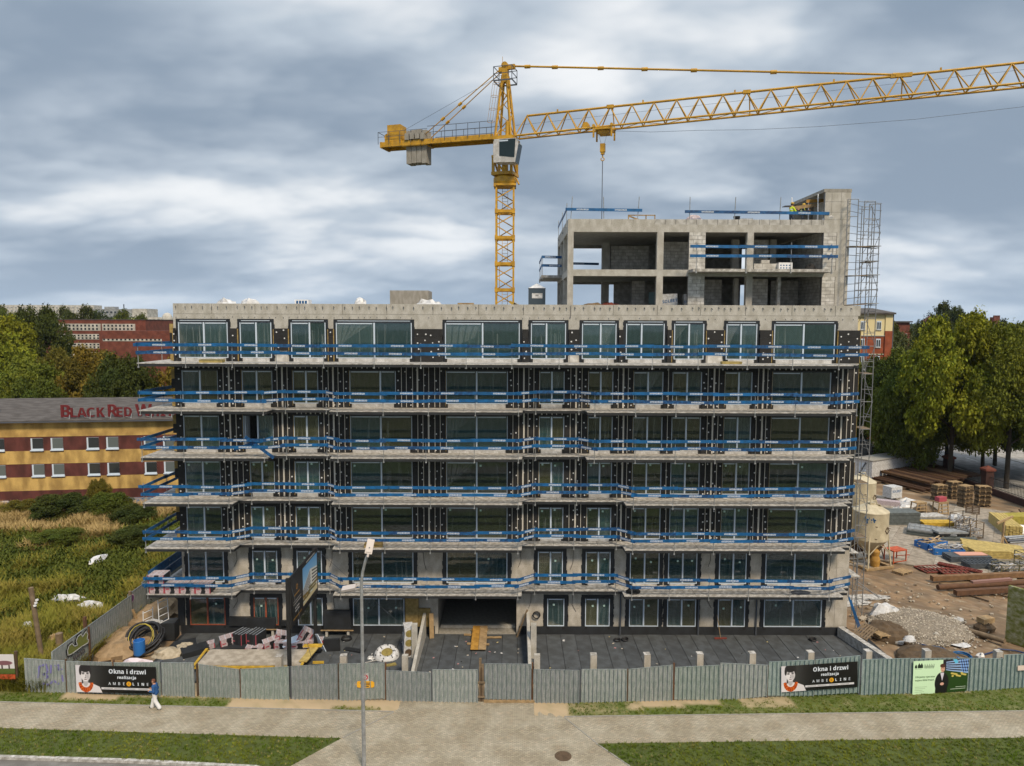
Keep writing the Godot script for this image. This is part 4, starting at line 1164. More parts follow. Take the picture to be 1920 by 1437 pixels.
	# manhole
	var mh := MB.new()
	mh.lathe([Vector2(0.42, 0.013), Vector2(0.42, 0.03), Vector2(0.36, 0.032)], 24); mh.lathe([Vector2(0.355, 0.02), Vector2(0.355, 0.029), Vector2(0.0, 0.03)], 24)
	for k in 5: mh.cbox(Vector3(-0.2 + k * 0.1, 0.032, 0), Vector3(0.03, 0.006, 0.5))
	solo("manhole_cover", mh, M.wood_dark, "round dark brown manhole cover in the paved drive", "manhole cover", Vector3(2.62, 0, -34.0))
	terrace()
func terrace() -> void:
	var base := struct("terrace_deck", cube(Vector3(47.4, 0.04, 6.8)), M.dark, Vector3(0.9, -0.0, -44.6))
	M.bitumen = worn(Color(0.088, 0.098, 0.108), Vector3.ONE * 0.35, 1.2, 0.75)
	M.bitumen2 = worn(Color(0.075, 0.084, 0.094), Vector3.ONE * 0.35, 1.2, 0.75)
	var x := -22.6
	var k := 0
	while x < 24.0:
		var e := minf(x + 1.0, 24.2)
		var skew := -0.0
		var o := bp("bitumen_sheet", Vector3(x + 0.03, 0.021, -47.93), Vector3(e - 0.004, 0.03 + (k % 3) * 0.008 + r(0, 0.002), -41.35), M.bitumen if k % 3 else M.bitumen2, base)
		o.position -= base.position
		x = e; k += 1
	# retaining walls of the ramp, sloping towards the street
	for s in [[-6.06, -5.86, 1.64, 0.5, -5.86], [1.05, 1.25, 1.82, 0.75, 1.05]]:
		var m := MB.new()
		var a := [Vector3(s[0], 0, -47.7), Vector3(s[1], 0, -47.7), Vector3(s[1], 0, -41.5), Vector3(s[0], 0, -41.5)]
		var t := [Vector3(s[0], s[2], -47.7), Vector3(s[1], s[2], -47.7), Vector3(s[1], s[3], -41.5), Vector3(s[0], s[3], -41.5)]
		m.quad(t[3], t[0], t[1], t[2])
		for i in 4:
			var j := (i + 1) % 4
			m.quad(a[j], t[j], t[i], a[i])
		solo("ramp_wall", m, M.concrete, "low sloping concrete wall on the %s of the garage ramp" % ["left", "right"][0 if s[0] < 0 else 1], "wall")
	for s in [[-6.12, -44.5, 2.26], [-6.36, -42.0, 1.38], [1.27, -44.5, 2.3], [1.42, -42.3, 1.3]]:
		var nm := "tall" if s[2] > 2 else "short"
		solo("concrete_post", cube(Vector3(0.36, s[2], 0.3)), M.concrete, "%s square concrete post against the %s ramp wall" % [nm, "left" if s[0] < 0 else "right"], "post", Vector3(s[0] + (-0.1 if s[0] < 0 else 0.18), s[2] / 2, s[1]), Vector3.ZERO, "concrete posts")
	var lab := ["beside the billboard pole", "left of the street lamp", "first right of the ramp", "second right of the ramp", "third right of the ramp", "fourth right of the ramp", "behind the right black banner", "by the tilted pallet at the terrace end", "behind the pale green poster", "by the mossy concrete wall"]
	var i := 0
	for s in [[-13.88, 1.69], [-10.02, 1.74], [4.93, 1.86], [8.12, 1.9], [11.28, 1.95], [14.4, 1.99], [17.87, 2.07], [21.31, 2.15], [24.84, 2.2], [29.11, 2.15]]:
		var post := solo("concrete_post", cube(Vector3(0.38, s[1], 0.36)), M.concrete_warm, "pale square concrete post behind the fence, " + lab[i], "post", Vector3(s[0], s[1] / 2, -41.2), Vector3(0, r(-0.15, 0.15), 0), "concrete posts")
		bp("cap", Vector3(-0.195, s[1] / 2, -0.185), Vector3(0.195, s[1] / 2 + 0.02, 0.185), M.slab, post)
		i += 1
	var lw := thing("edge_wall", "low pale concrete wall along the right end of the terrace", "wall", Vector3(22.75, 0, -48.0), atan2(1.3, 6.6))
	for k2 in 3: bp("wall_element", Vector3(-0.2, -0.02, 0.15 + k2 * 2.15), Vector3(0.2, 0.72, 2.26 + k2 * 2.15), M.slab, lw)

# ---------- fences ----------
func corrugated(a: Vector3, b: Vector3, h0: float, h1: float, k: int) -> MB:   # rippled sheet from a to b, seen from its front
	var m := MB.new()
	var al := b - a
	var side := Vector3(al.z, 0, -al.x).normalized() * -1.0
	var pr := []
	for i in k:
		for q in [[0.0, 0.0], [0.7, 0.0], [0.78, 1.0], [0.92, 1.0]]: pr.append([(i + q[0]) / k, q[1] * 0.085])
	pr.append([1.0, 0.0])
	for i in pr.size() - 1:
		var p: Vector3 = a + al * pr[i][0] + side * pr[i][1]; var q: Vector3 = a + al * pr[i + 1][0] + side * pr[i + 1][1]
		var hp := lerpf(h0, h1, pr[i][0]); var hq := lerpf(h0, h1, pr[i + 1][0])
		m.quad(p, p + Vector3(0, hp, 0), q + Vector3(0, hq, 0), q)
		m.quad(q - side * 0.004, q + Vector3(0, hq, 0) - side * 0.004, p + Vector3(0, hp, 0) - side * 0.004, p - side * 0.004)
	m.beam(a + Vector3(0, h0, 0), b + Vector3(0, h1, 0), 0.035, 0.03)
	return m
func fences() -> void:
	var st := noise_tex(23, 0.03, Color(0.84, 0.88, 0.86), Color(1, 1, 1), 256, 4)
	M.sheet = []
	for c in [Color(0.42, 0.45, 0.46), Color(0.38, 0.41, 0.415), Color(0.37, 0.42, 0.41), Color(0.36, 0.44, 0.445), Color(0.33, 0.355, 0.375)]:
		M.sheet.append(worn(c, Vector3(0.8, 0.2, 0.8), 1.0, 0.5, 0.25, st))
	var f := thing("metal_fence", "grey corrugated metal site fence of leaning panels along the pavement", "fence")
	var P := [[-28.33, -40.04, 0.04, 2.04, -25.90, -39.93, -0.12, 1.94], [-25.84, -39.93, -0.12, 1.91, -23.10, -39.80, -0.11, 1.92], [-22.97, -39.80, -0.11, 1.92, -20.23, -39.65, -0.01, 2.04], [-20.14, -39.64, -0.04, 2.01, -18.21, -39.53, -0.04, 2.07], [-17.96, -39.52, -0.16, 1.98, -15.57, -39.39, -0.17, 1.74], [-15.48, -39.38, -0.08, 1.77, -12.68, -39.28, -0.01, 1.99], [-12.56, -39.27, -0.07, 1.99, -9.89, -39.23, -0.10, 2.15],
		[-9.80, -39.22, 0.00, 2.19, -7.19, -39.18, 0.19, 2.28], [-7.13, -39.18, -0.12, 1.81, -4.54, -39.13, -0.12, 1.72], [-4.47, -39.13, -0.02, 1.91, -1.88, -39.08, 0.01, 1.94], [-1.49, -39.08, 0.21, 2.29, 1.16, -39.04, 0.20, 2.29], [1.28, -39.04, -0.08, 2.00, 3.89, -39.00, -0.05, 1.97], [4.01, -39.00, -0.05, 2.00, 6.61, -39.14, -0.08, 1.94], [6.70, -39.14, 0.01, 1.94, 9.26, -39.27, -0.02, 2.14], [9.38, -39.28, 0.10, 2.01, 11.96, -39.41, 0.01, 2.08],
		[12.00, -39.42, -0.03, 2.20, 14.78, -39.58, 0.15, 2.00], [14.84, -39.59, 0.18, 2.19, 17.54, -39.77, 0.09, 2.24], [17.60, -39.78, 0.12, 2.24, 20.25, -39.96, 0.19, 2.41], [20.39, -39.97, -0.04, 2.18, 23.27, -40.18, -0.04, 2.16], [23.30, -40.18, -0.01, 2.16, 26.16, -40.44, -0.05, 2.07], [26.22, -40.45, -0.05, 2.07, 29.04, -40.71, -0.08, 1.92], [29.14, -40.72, 0.05, 2.11, 32.04, -40.96, 0.09, 2.14], [32.14, -40.97, 0.09, 2.10, 35.10, -41.21, 0.07, 2.13]]
	for i in P.size():
		var p: Array = P[i]
		var zo := r(-0.04, 0.04)
		part("panel", corrugated(Vector3(p[0], p[2], p[1] + zo), Vector3(p[4], p[6], p[5] + zo), p[3] - p[2], p[7] - p[6], 10 if i % 3 else 11), M.sheet[4 if i in [6, 8, 10, 11] else (3 if i > 15 else i % 3)], f)
		var ph: float = p[7] + r(-0.15, 0.05)
		part("post", cube(Vector3(0.09, snappedf(ph + 0.2, 0.1), 0.09)), [M.wood_dark, M.rust, M.steel][i % 3], f, Vector3((p[4] + (P[i + 1][0] if i + 1 < P.size() else p[4] + 0.1)) / 2, ph / 2 - 0.05, p[5] - 0.08))
	for x in [[-1.75, 2.55], [-1.62, 2.2], [1.2, 1.9]]: part("post", cube(Vector3(0.14, x[1], 0.12)), M.wood_grey, f, Vector3(x[0], x[1] / 2, -39.2))
	for y in [0.35, 1.2]: part("rail", cube(Vector3(0.4, 0.1, 0.05)), M.wood_grey, f, Vector3(-1.68, y, -39.03))
	part("bottom_plank", cube(Vector3(2.9, 0.16, 0.05)), M.wood, f, Vector3(-0.1, 0.1, -39.02))
	# purple scrawl on the first panel
	var sc := MB.new()
	for q in [[[-27.5, 0.9], [-27.4, 1.6], [-27.0, 1.75], [-26.9, 1.3], [-27.2, 1.1]], [[-26.7, 1.7], [-26.75, 1.2]], [[-26.5, 1.65], [-26.2, 1.7], [-26.3, 1.4], [-26.05, 1.45]], [[-27.3, 0.6], [-26.9, 0.5], [-26.6, 0.75], [-26.3, 0.55]], [[-27.15, 1.2], [-26.9, 1.0], [-27.1, 0.85]], [[-26.1, 1.1], [-26.05, 0.7]]]:
		for j in q.size() - 1: sc.beam(Vector3(q[j][0], q[j][1], -39.93), Vector3(q[j + 1][0], q[j + 1][1], -39.93), 0.012, 0.1)
	part("graffiti", sc, plain(Color(0.16, 0.15, 0.36), 0.7), f)
	# side fence
	var s := thing("metal_fence", "dark grey corrugated metal fence running back along the weedy lot", "fence")
	var zs := [-40.1, -41.35, -43.55, -46.2, -48.9, -51.3, -53.8, -56.4, -59.0, -61.6]
	for i in zs.size() - 1:
		var xa: float = -26.72 - maxf(0.0, (-zs[i] - 46.0) * 0.1); var xb: float = -26.72 - maxf(0.0, (-zs[i + 1] - 46.0) * 0.1)
		part("panel", corrugated(Vector3(xa, 0, zs[i + 1] + 0.03), Vector3(xa if i < 3 else xa, 0, zs[i] - 0.03), 2.4, 2.4, 12), M.sheet[4] if i > 1 else M.sheet[0], s)
		if i in [1, 3]: part("post", cube(Vector3(0.16, 3.1 if i == 1 else 2.7, 0.16)), M.rust if i == 1 else M.wood_grey, s, Vector3(xa - 0.13, 1.5 if i == 1 else 1.3, zs[i + 1]))
	part("post", cube(Vector3(0.09, 2.4, 0.07)), M.rust, s, Vector3(-26.62, 1.2, -43.55))
	part("prop", cube(Vector3(0.16, 1.6, 0.07)), M.wood, s, Vector3(-26.2, 0.8, -48.4), Vector3(0.12, 0, 0.25))
	var out := [Vector2(1.57, -41.4), Vector2(1.86, -41.38), Vector2(2.1, -41.54), Vector2(2.12, -41.84), Vector2(1.83, -42.05), Vector2(1.76, -42.35), Vector2(2.05, -42.25), Vector2(2.26, -42.4), Vector2(2.3, -42.76), Vector2(2.05, -42.9), Vector2(2.23, -43.3), Vector2(1.94, -43.45), Vector2(1.72, -43.35), Vector2(1.56, -43.5), Vector2(1.41, -43.45), Vector2(1.48, -42.8), Vector2(1.48, -41.79)]
	for q in [[-26.665, 0.2, M.rubber], [-26.63, 0.06, plain(Color(0.5, 0.52, 0.5), 0.7)]]:
		var g := MB.new()
		for i in out.size():
			var a: Vector2 = out[i]; var b: Vector2 = out[(i + 1) % out.size()]
			g.beam(Vector3(q[0], a.x, a.y), Vector3(q[0], b.x, b.y), 0.01, q[1]); g.beam(Vector3(q[0], b.x + q[1] / 2, b.y), Vector3(q[0], b.x - q[1] / 2, b.y), 0.01, q[1])
		part("graffiti", g, q[2], s)
	var fill := MB.new()
	var fp := PackedVector2Array(out)
	var ix := Geometry2D.triangulate_polygon(fp)
	for i in range(0, ix.size(), 3): fill.tri(Vector3(-26.65, fp[ix[i]].x, fp[ix[i]].y), Vector3(-26.65, fp[ix[i + 1]].x, fp[ix[i + 1]].y), Vector3(-26.65, fp[ix[i + 2]].x, fp[ix[i + 2]].y))
	part("graffiti", fill, plain(Color(0.16, 0.18, 0.04), 0.7), s)
	part("graffiti", word("SUESD", 0.3), plain(Color(0.05, 0.04, 0.06), 0.7), s, Vector3(-26.66, 1.1, -42.5), Vector3(0, PI / 2, 0))
	var dm := MB.new()
	dm.tube(Vector3.ZERO, Vector3(0.02, 0, 0), 0.3, 20)
	var sg := solo("round_sign", dm, plain(Color(0.5, 0.42, 0.5), 0.5), "round purple sign with pale rim hung on the side fence", "sign", Vector3(-27.0, 1.95, -49.35))
	dm = MB.new()
	dm.tube(Vector3.ZERO, Vector3(0.008, 0, 0), 0.23, 20)
	part("disc", dm, plain(Color(0.14, 0.03, 0.16), 0.5), sg, Vector3(0.021, 0, 0))

# ---------- trees ----------
var crowns := []
func make_crown(lobes: int, per: int, seed_: int) -> Mesh:   # a crown of unit radius 1 wide and 1.25 high, its foot at y = 0
	rng.seed = seed_
	var kinds := []
	for k in 4: kinds.append(clump(18, 0.08, 0.025, 0.6).surface_get_arrays(0))
	var V := PackedVector3Array()
	var N := PackedVector3Array()
	var C := PackedColorArray()
	for i in lobes:
		var a := TAU * i * 0.382 + r(-0.3, 0.3)
		var hgt := (i + 0.5) / lobes
		var rad := 0.66 * sqrt(maxf(0.02, 1.0 - pow(absf(hgt - 0.36) / 0.68, 2.0)))
		var c := Vector3(cos(a) * rad, 0.2 + hgt * 1.05, sin(a) * rad)
		var lr := r(0.24, 0.42) * (1.0 if hgt < 0.75 else 0.75)
		var tone := r(0.75, 1.2)
		var warm := r(-0.12, 0.18)
		for k in per:
			var d := Vector3(rng.randfn(), rng.randfn(), rng.randfn()).normalized()
			var p := c + d * lr * pow(rng.randf(), 0.36) * Vector3(1.15, 0.75, 1.15) * (1.0 if rng.randf() < 0.9 else r(1.0, 1.35))
			if p.y < 0.02: continue
			var t := Transform3D(Basis.from_euler(Vector3(r(-0.6, 0.6), r(0, TAU), r(-0.6, 0.6))), Vector3.ZERO)
			var q: Array = kinds[k % 4]
			N.append_array(t * (q[Mesh.ARRAY_NORMAL] as PackedVector3Array))
			t = Transform3D(t.basis.scaled(Vector3.ONE * r(0.7, 1.35)), p)
			V.append_array(t * (q[Mesh.ARRAY_VERTEX] as PackedVector3Array))
			var b := tone * r(0.75, 1.25)
			for w in (q[Mesh.ARRAY_COLOR] as PackedColorArray): C.append(Color(w.r * b * (1.0 + warm), w.g * b, w.b * b * (1.0 - warm)))
	var m := ArrayMesh.new()
	var ar := []
	ar.resize(Mesh.ARRAY_MAX)
	ar[Mesh.ARRAY_VERTEX] = V; ar[Mesh.ARRAY_NORMAL] = N; ar[Mesh.ARRAY_COLOR] = C
	m.add_surface_from_arrays(Mesh.PRIMITIVE_TRIANGLES, ar)
	return m
func tree(at: Vector3, h: float, rad: float, mat: Material, kind: int, label: String, group: String, bare := 0.22, called := "tree") -> Node3D:
	var t := thing(called, label, "tree" if called == "tree" else "bush", at, r(0, TAU), group)
	if called == "tree":
		var m := MB.new()
		var tr := maxf(0.12, h * 0.016)
		m.tube(Vector3.ZERO, Vector3(0.1, h * 0.34, 0.1), tr, 8, tr * 0.75, false); m.tube(Vector3(0.1, h * 0.34, 0.1), Vector3(0, h * 0.8, 0), tr * 0.75, 6, tr * 0.2, false)
		for i in 7:
			var a := TAU * i * 0.382
			var y := h * (bare + 0.02 + i * 0.06)
			m.tube(Vector3(0.06, y, 0.06), Vector3(cos(a) * rad * 0.6, y + h * 0.16, sin(a) * rad * 0.6), tr * 0.42, 5, tr * 0.12, false)
		part("trunk", m, M.bark, t)
	var o := part("crown", crowns[kind], mat, t)
	o.position.y = h * bare
	o.scale = Vector3(rad, h * (1.0 - bare) / 1.3, rad)
	return t
func greenery() -> void:
	crowns = [make_crown(20, 165, 1), make_crown(17, 185, 2), make_crown(23, 140, 3), make_crown(12, 90, 4), make_crown(11, 100, 5)]
	rng.seed = 77
	var lv := {"yellow": Color(0.205, 0.215, 0.022), "lime": Color(0.14, 0.16, 0.024), "mid": Color(0.09, 0.115, 0.022), "dark": Color(0.06, 0.076, 0.02), "olive": Color(0.14, 0.125, 0.026), "amber": Color(0.17, 0.125, 0.023), "grey": Color(0.1, 0.12, 0.05)}
	for k in lv: M["leaf_" + k] = leafy(lv[k])
	var g := "tall trees beyond the brick pier fence"
	# x, z, height, radius, leaf, crown, label
	for q in [[60.0, -96.5, 21.8, 6.6, "yellow", 0, "tallest tree behind the yard fence, its crown turning yellow"], [65.4, -93.0, 20.6, 6.2, "lime", 1, "broad green tree right of the yellowing tree, behind the pallet stacks"], [71.5, -97.0, 20.0, 6.4, "mid", 2, "dense green tree at the right edge beyond the yard"], [61.5, -103.0, 19.3, 5.6, "yellow", 2, "slim yellow-green tree close behind the yellowing tree"], [60.2, -109.0, 16.6, 5.6, "mid", 0, "dark green tree left of the yellowing tree, above the rusty beams"], [61.5, -118.0, 15.4, 5.4, "dark", 1, "low dark tree beside the white site cabin"], [62.5, -127.0, 13.5, 5.0, "lime", 2, "yellow-green tree below the red and cream house"], [74.0, -108.0, 18.5, 6.2, "lime", 1, "rounded green tree farther down the street at the right edge"], [69.0, -112.0, 19.0, 5.6, "dark", 0, "dark tree half hidden behind the two tallest street trees"], [57.0, -122.0, 10.5, 4.0, "mid", 1, "small tree close to the corner scaffold, before the red house"], [56.5, -101.5, 13.5, 5.0, "mid", 2, "low green tree filling the gap left of the yellowing tree"], [67.5, -101.0, 16.5, 5.6, "lime", 0, "green tree between the two tallest street trees"], [82.0, -100.0, 16.0, 6.0, "dark", 2, "dark tree cut by the right edge of the view"]]:
		tree(Vector3(q[0], 0, q[1]), q[2], q[3], M["leaf_" + q[4]], q[5], q[6], g, 0.2 if q[2] > 14 else 0.12)
	g = "trees behind the yellow striped building"
	for q in [[-62.0, -106.0, 16.6, 6.0, "amber", 0, "amber-tinged tree behind the red roof letters, next to the balconies"], [-55.0, -101.0, 16.0, 5.5, "dark", 1, "dark green tree directly behind the last roof letters"], [-72.5, -108.0, 14.6, 6.2, "lime", 2, "light green tree left of the amber tree behind the yellow building"], [-83.0, -104.0, 13.5, 6.0, "olive", 0, "olive brown tree behind the grey roof, left of the letters"], [-93.0, -109.0, 13.0, 6.0, "olive", 1, "low olive tree at the far left behind the grey roof"], [-66.0, -98.0, 13.0, 4.6, "mid", 1, "low green tree just above the roof letters"], [-78.0, -122.0, 15.6, 5.0, "olive", 2, "tall thin olive tree before the brick building windows"], [-100.0, -140.0, 21.0, 7.5, "yellow", 0, "bright yellow-green tree at the left edge, beside the brick building"], [-112.0, -150.0, 20.0, 8.0, "mid", 2, "green tree behind the bright one at the left edge"], [-106.0, -160.0, 23.5, 7.0, "dark", 1, "dark tree touching the left end of the brick building"], [-88.0, -132.0, 12.5, 5.5, "dark", 0, "dark tree at the foot of the brick end wall"], [-47.0, -104.0, 16.0, 5.0, "amber", 2, "amber tree glimpsed between the upper left balconies"], [-100.0, -112.0, 14.0, 6.0, "dark", 1, "dark low tree at the left edge above the grey roof"]]:
		tree(Vector3(q[0], 0, q[1]), q[2], q[3], M["leaf_" + q[4]], q[5], q[6], g, 0.12)
	g = "trees on the horizon"
	var spot := ["left of the far grey flats", "before the far white flats", "above the brick building roof", "near the white dome", "right of the red and cream house", "before the far red gable", "beside the far red church", "by the far right houses"]
	var seen := {}
	for q in [[-205, -290, 26.5, "mid", 3, 0], [-190, -300, 26.8, "dark", 4, 0], [-222, -285, 25.0, "lime", 3, 1], [-240, -295, 24.5, "mid", 4, 1], [-172, -290, 26.5, "dark", 3, 2], [-160, -300, 25.5, "mid", 4, 2], [-148, -340, 24.5, "dark", 3, 3], [-136, -250, 21.0, "mid", 4, 3], [88, -170, 21.0, "grey", 3, 4], [92, -190, 24.0, "dark", 4, 4], [104, -200, 21.0, "dark", 3, 4], [116, -230, 22.0, "mid", 4, 5], [150, -260, 23.5, "dark", 3, 5], [165, -280, 22.5, "mid", 4, 5], [196, -320, 30.0, "dark", 3, 6], [206, -330, 27.0, "dark", 4, 6], [240, -350, 23.0, "dark", 3, 7], [180, -300, 21.5, "dark", 4, 6], [130, -260, 21.5, "dark", 3, 5], [255, -390, 24.5, "dark", 4, 7], [100, -160, 18.0, "mid", 4, 4]]:
		tree(Vector3(q[0], 0, q[1]), q[2], q[2] * r(0.32, 0.4), M["leaf_" + q[3]], q[4], "%s%s distant tree %s" % [["", "second ", "third "][seen.get([q[3], q[5]], 0)], {"dark": "dark green", "mid": "green", "lime": "light green", "grey": "grey-green"}[q[3]], spot[q[5]]], g + ", " + spot[q[5]], 0.08)
		seen[[q[3], q[5]]] = seen.get([q[3], q[5]], 0) + 1
	# far woods and hills
	var xf := []
	var cc := PackedColorArray()
	var cl := clump(10, 3.0, 2.2, 0.6)
	for k in 9000:
		var a := r(-0.75, 0.75)
		var d := r(330, 1600)
		var x := tan(a) * d
		var h := r(2, 15) + (d - 330) * 0.004
		if absf(a) < 0.42 and d < 900: continue
		if x < -100 and d < 720 and x > -d * 0.76: h *= 0.85
		xf.append(Transform3D(Basis(Vector3.UP, r(0, TAU)).scaled(Vector3(r(1, 2), r(0.8, 1.3), r(1, 2)) * (1.0 + d * 0.0006)), Vector3(x, h, -d)))
		cc.append(Color(0.04, 0.06, 0.018).lerp(Color(0.09, 0.09, 0.03), rng.randf()) * r(0.8, 1.2))
	tag(scatter("far_woods", cl, M.leaf, xf, cc), "far woods and gardens that run to the horizon on both sides", "woods", "", "stuff")
	# weeds of the left lot
	struct("weedy_lot", sheet(-110, -26.95, -80, -39.8, 0.8, func(x, z):
		var dry := clampf(0.5 + bump.get_noise_2d(x * 0.25, z * 0.25) * 1.2 + (-x - 46) * 0.05 + (-z - 62) * 0.06, 0, 1)
		return [bump.get_noise_2d(x * 0.5, z * 0.5) * 0.35 - 0.1 + maxf(0, -z - 62) * 0.03, Color(0.05, 0.055, 0.018).lerp(Color(0.28, 0.2, 0.09), dry)]), M.tint)
	xf = []; cc = PackedColorArray()
	var xg := []
	var cg := PackedColorArray()
	for k in 52000:
		var z := r(-79, -40.2)
		var x := r(-26.9 + z * 0.0 - maxf(0, -z - 46) * 0.09, -(0.76 * -z + 2.0))
		var y := bump.get_noise_2d(x * 0.5, z * 0.5) * 0.35 - 0.1 + maxf(0, -z - 62) * 0.03
		var dry := 0.5 + bump.get_noise_2d(x * 0.25, z * 0.25) * 1.2 + (-x - 46) * 0.05 + (-z - 62) * 0.06
		var tall := 0.45 + bump.get_noise_2d(x * 0.3 + 40, z * 0.3) * 1.1 + (z + 52) * 0.05
		var n := bump.get_noise_2d(x * 0.8 + 9, z * 0.8)
		if dry > 0.72 + r(-0.15, 0.15) or tall > 0.42 + r(-0.3, 0.3):
			xg.append(Transform3D(Basis(Vector3.UP, r(0, TAU)).scaled(Vector3.ONE * r(0.7, 1.5)), Vector3(x, y, z)))
			cg.append((Color(0.4, 0.29, 0.13) if dry > 0.72 else Color(0.19, 0.19, 0.03).lerp(Color(0.26, 0.2, 0.05), clampf(n + 0.3, 0, 1))) * r(0.75, 1.2))
		elif k % 2 == 0:
			xf.append(Transform3D(Basis(Vector3.UP, r(0, TAU)).scaled(Vector3(1, r(0.6, 1.5), 1) * r(0.7, 1.5)), Vector3(x, y + r(0.1, 0.45), z)))
			cc.append(Color(0.08, 0.105, 0.022).lerp(Color(0.13, 0.15, 0.028), clampf(n + 0.4, 0, 1)) * r(0.75, 1.25))
	tag(scatter("weeds", clump(18, 0.42, 0.095, 0.7), M.leaf, xf, cc), "dark green weeds and brambles covering the lot left of the fence", "weeds", "", "stuff")
	tag(scatter("tall_grass", tuft(10, 0.75, 0.3, 0.018, 0.6), M.leaf, xg, cg), "tall rough grass, straw coloured towards the yellow building", "grass", "", "stuff")
	g = "bushes before the yellow building"
	for q in [[-48.5, -75.5, 2.7, 3.2, "dark", 0, "large dark bush at the foot of the yellow building"], [-53.5, -76.5, 1.9, 2.0, "olive", 1, "olive bush covering part of the graffiti wall"], [-44.0, -76.5, 2.6, 2.4, "mid", 2, "green bush beside the large dark bush"], [-40.0, -74.0, 1.9, 2.4, "dark", 0, "dark bush near the lowest balconies"], [-43.5, -67.0, 1.4, 2.4, "mid", 1, "low bramble bush in the middle of the lot"], [-36.0, -67.0, 1.6, 2.4, "dark", 2, "dark bramble bush close behind the side fence"], [-45.8, -78.0, 3.7, 1.3, "olive", 1, "tall shoot of a yellowish bush against the maroon band"]]:
		tree(Vector3(q[0], 0.2, q[1]), q[2], q[3], M["leaf_" + q[4]], q[5], q[6], g, 0.02, "bush")
# ---------- other buildings ----------
func far_windows(b: Node, at: Vector3, along: Vector3, n: int, step: float, w: float, h: float, mat: Material, frame: Material = null, depth := 0.12) -> void:
	var turn := atan2(-along.z, along.x)
	for i in n:
		var p := at + along * step * i
		var out := Vector3.UP.cross(along) * -1.0
		var win := part("window", cube(Vector3(w, h, 0.1)), frame if frame else mat, b, p, Vector3(0, turn, 0))
		if frame:
			part("pane", cube(Vector3(w * 0.78, h * 0.8, 0.04)), mat, win, Vector3(0, 0.02, 0.06))
func backdrop() -> void:
	var stain := noise_tex(83, 0.02, Color(0.74, 0.72, 0.7), Color(1, 1, 1), 256, 5)
	M.yellow_wall = worn(Color(0.64, 0.43, 0.14), Vector3(0.12, 0.05, 0.12), 0.8, 0.9, 0, stain)
	M.maroon = worn(Color(0.13, 0.036, 0.03), Vector3(0.12, 0.07, 0.12), 0.8, 0.9, 0, stain)
	M.pane = plain(Color(0.025, 0.03, 0.035), 0.1, 0, 0.6)
	M.roofing = worn(Color(0.1, 0.09, 0.085), Vector3(0.1, 0.3, 0.3), 0.9, 0.9, 0, stain)
	M.brick = worn(Color(0.19, 0.055, 0.035), Vector3(0.15, 0.15, 0.15), 0.8, 0.95)
	M.brick_o = worn(Color(0.34, 0.085, 0.035), Vector3(0.15, 0.15, 0.15), 0.8, 0.95)
	M.pale = worn(Color(0.62, 0.6, 0.55), Vector3(0.1, 0.1, 0.1), 0.5, 0.9)
	M.grey_wall = worn(Color(0.36, 0.38, 0.4), Vector3(0.1, 0.1, 0.1), 0.5, 0.9)
	M.graf = worn(Color(1, 1, 1), Vector3(0.35, 0.6, 0.35), 1.5, 0.8, 0, noise_tex(51, 0.03, Color(0.2, 0.42, 0.6), Color(0.62, 0.58, 0.6), 256, 3, FastNoiseLite.TYPE_CELLULAR, [0.2, 0.6]))
	# yellow and maroon banded building; local x along the front, z towards the viewer
	var turn := atan2(2.7, 19.1)
	var yb := thing("banded_building", "long yellow and maroon striped building with grey roof and graffiti along its base", "building", Vector3(-57.6, 0, -79.5), turn)
	var bands := [[0.0, 1.23, M.graf], [1.23, 2.35, M.maroon], [2.35, 3.9, M.yellow_wall], [3.9, 5.42, M.maroon], [5.42, 6.92, M.yellow_wall], [6.92, 8.52, M.maroon], [8.52, 10.4, M.yellow_wall]]
	for q in bands: bp("wall_band", Vector3(-30, q[0], -13), Vector3(27, q[1], 0.0 if q[0] > 0 else 0.06), q[2], yb)
	var rf := MB.new()
	rf.quad(Vector3(-30.3, 10.42, 0.55), Vector3(-30.3, 12.25, -6.8), Vector3(27.3, 12.25, -6.8), Vector3(27.3, 10.42, 0.55))
	rf.quad(Vector3(27.3, 10.42, -13.5), Vector3(27.3, 12.25, -6.8), Vector3(-30.3, 12.25, -6.8), Vector3(-30.3, 10.42, -13.5))
	rf.box(Vector3(-30.3, 10.3, 0.45), Vector3(27.3, 10.42, 0.6))
	part("roof", rf, M.roofing, yb)
	bp("gutter", Vector3(-30.2, 10.2, 0.6), Vector3(27.2, 10.33, 0.72), M.steel, yb)
	for x in [-14.7, -11.7, -8.85, -6.75, -2.9, -0.85, 3.2, 5.3, 9.1, 11.2, 15.25, 17.35, 21.3]:
		for y in [4.0, 7.0]:
			var w := bp("window", Vector3(x, y, -0.1), Vector3(x + 1.3, y + 1.35, 0.02), M.frame, yb)
			part("pane", cube(Vector3(1.12, 1.16, 0.03)), M.pane if rng.randf() < 0.6 else plain(Color(0.1, 0.12, 0.125), 0.3), w, Vector3(0.09, 0.08, 0.06))
			part("sill", cube(Vector3(1.4, 0.12, 0.2)), M.frame, w, Vector3(0, -0.72, 0.1))
			part("reveal", cube(Vector3(1.44, 0.1, 0.05)), M.maroon, w, Vector3(-0.02, -0.84, 0.06))
	part("graffiti", word("EMA", 1.1, 0.03), plain(Color(0.55, 0.5, 0.53), 0.8), yb, Vector3(1.4, 0.75, 0.08))
	for k in 3: bp("roof_vent", Vector3(-8.5 + k * 7.3, 11.0, -2.4), Vector3(-8.35 + k * 7.3, 11.9, -2.25), M.steel, yb)
	# roof letters
	var sg := thing("roof_sign", "large dark red letters standing on the grey roof", "sign", Vector3(-57.6, 0, -79.5), turn)
	var red := plain(Color(0.11, 0.005, 0.007), 0.6)
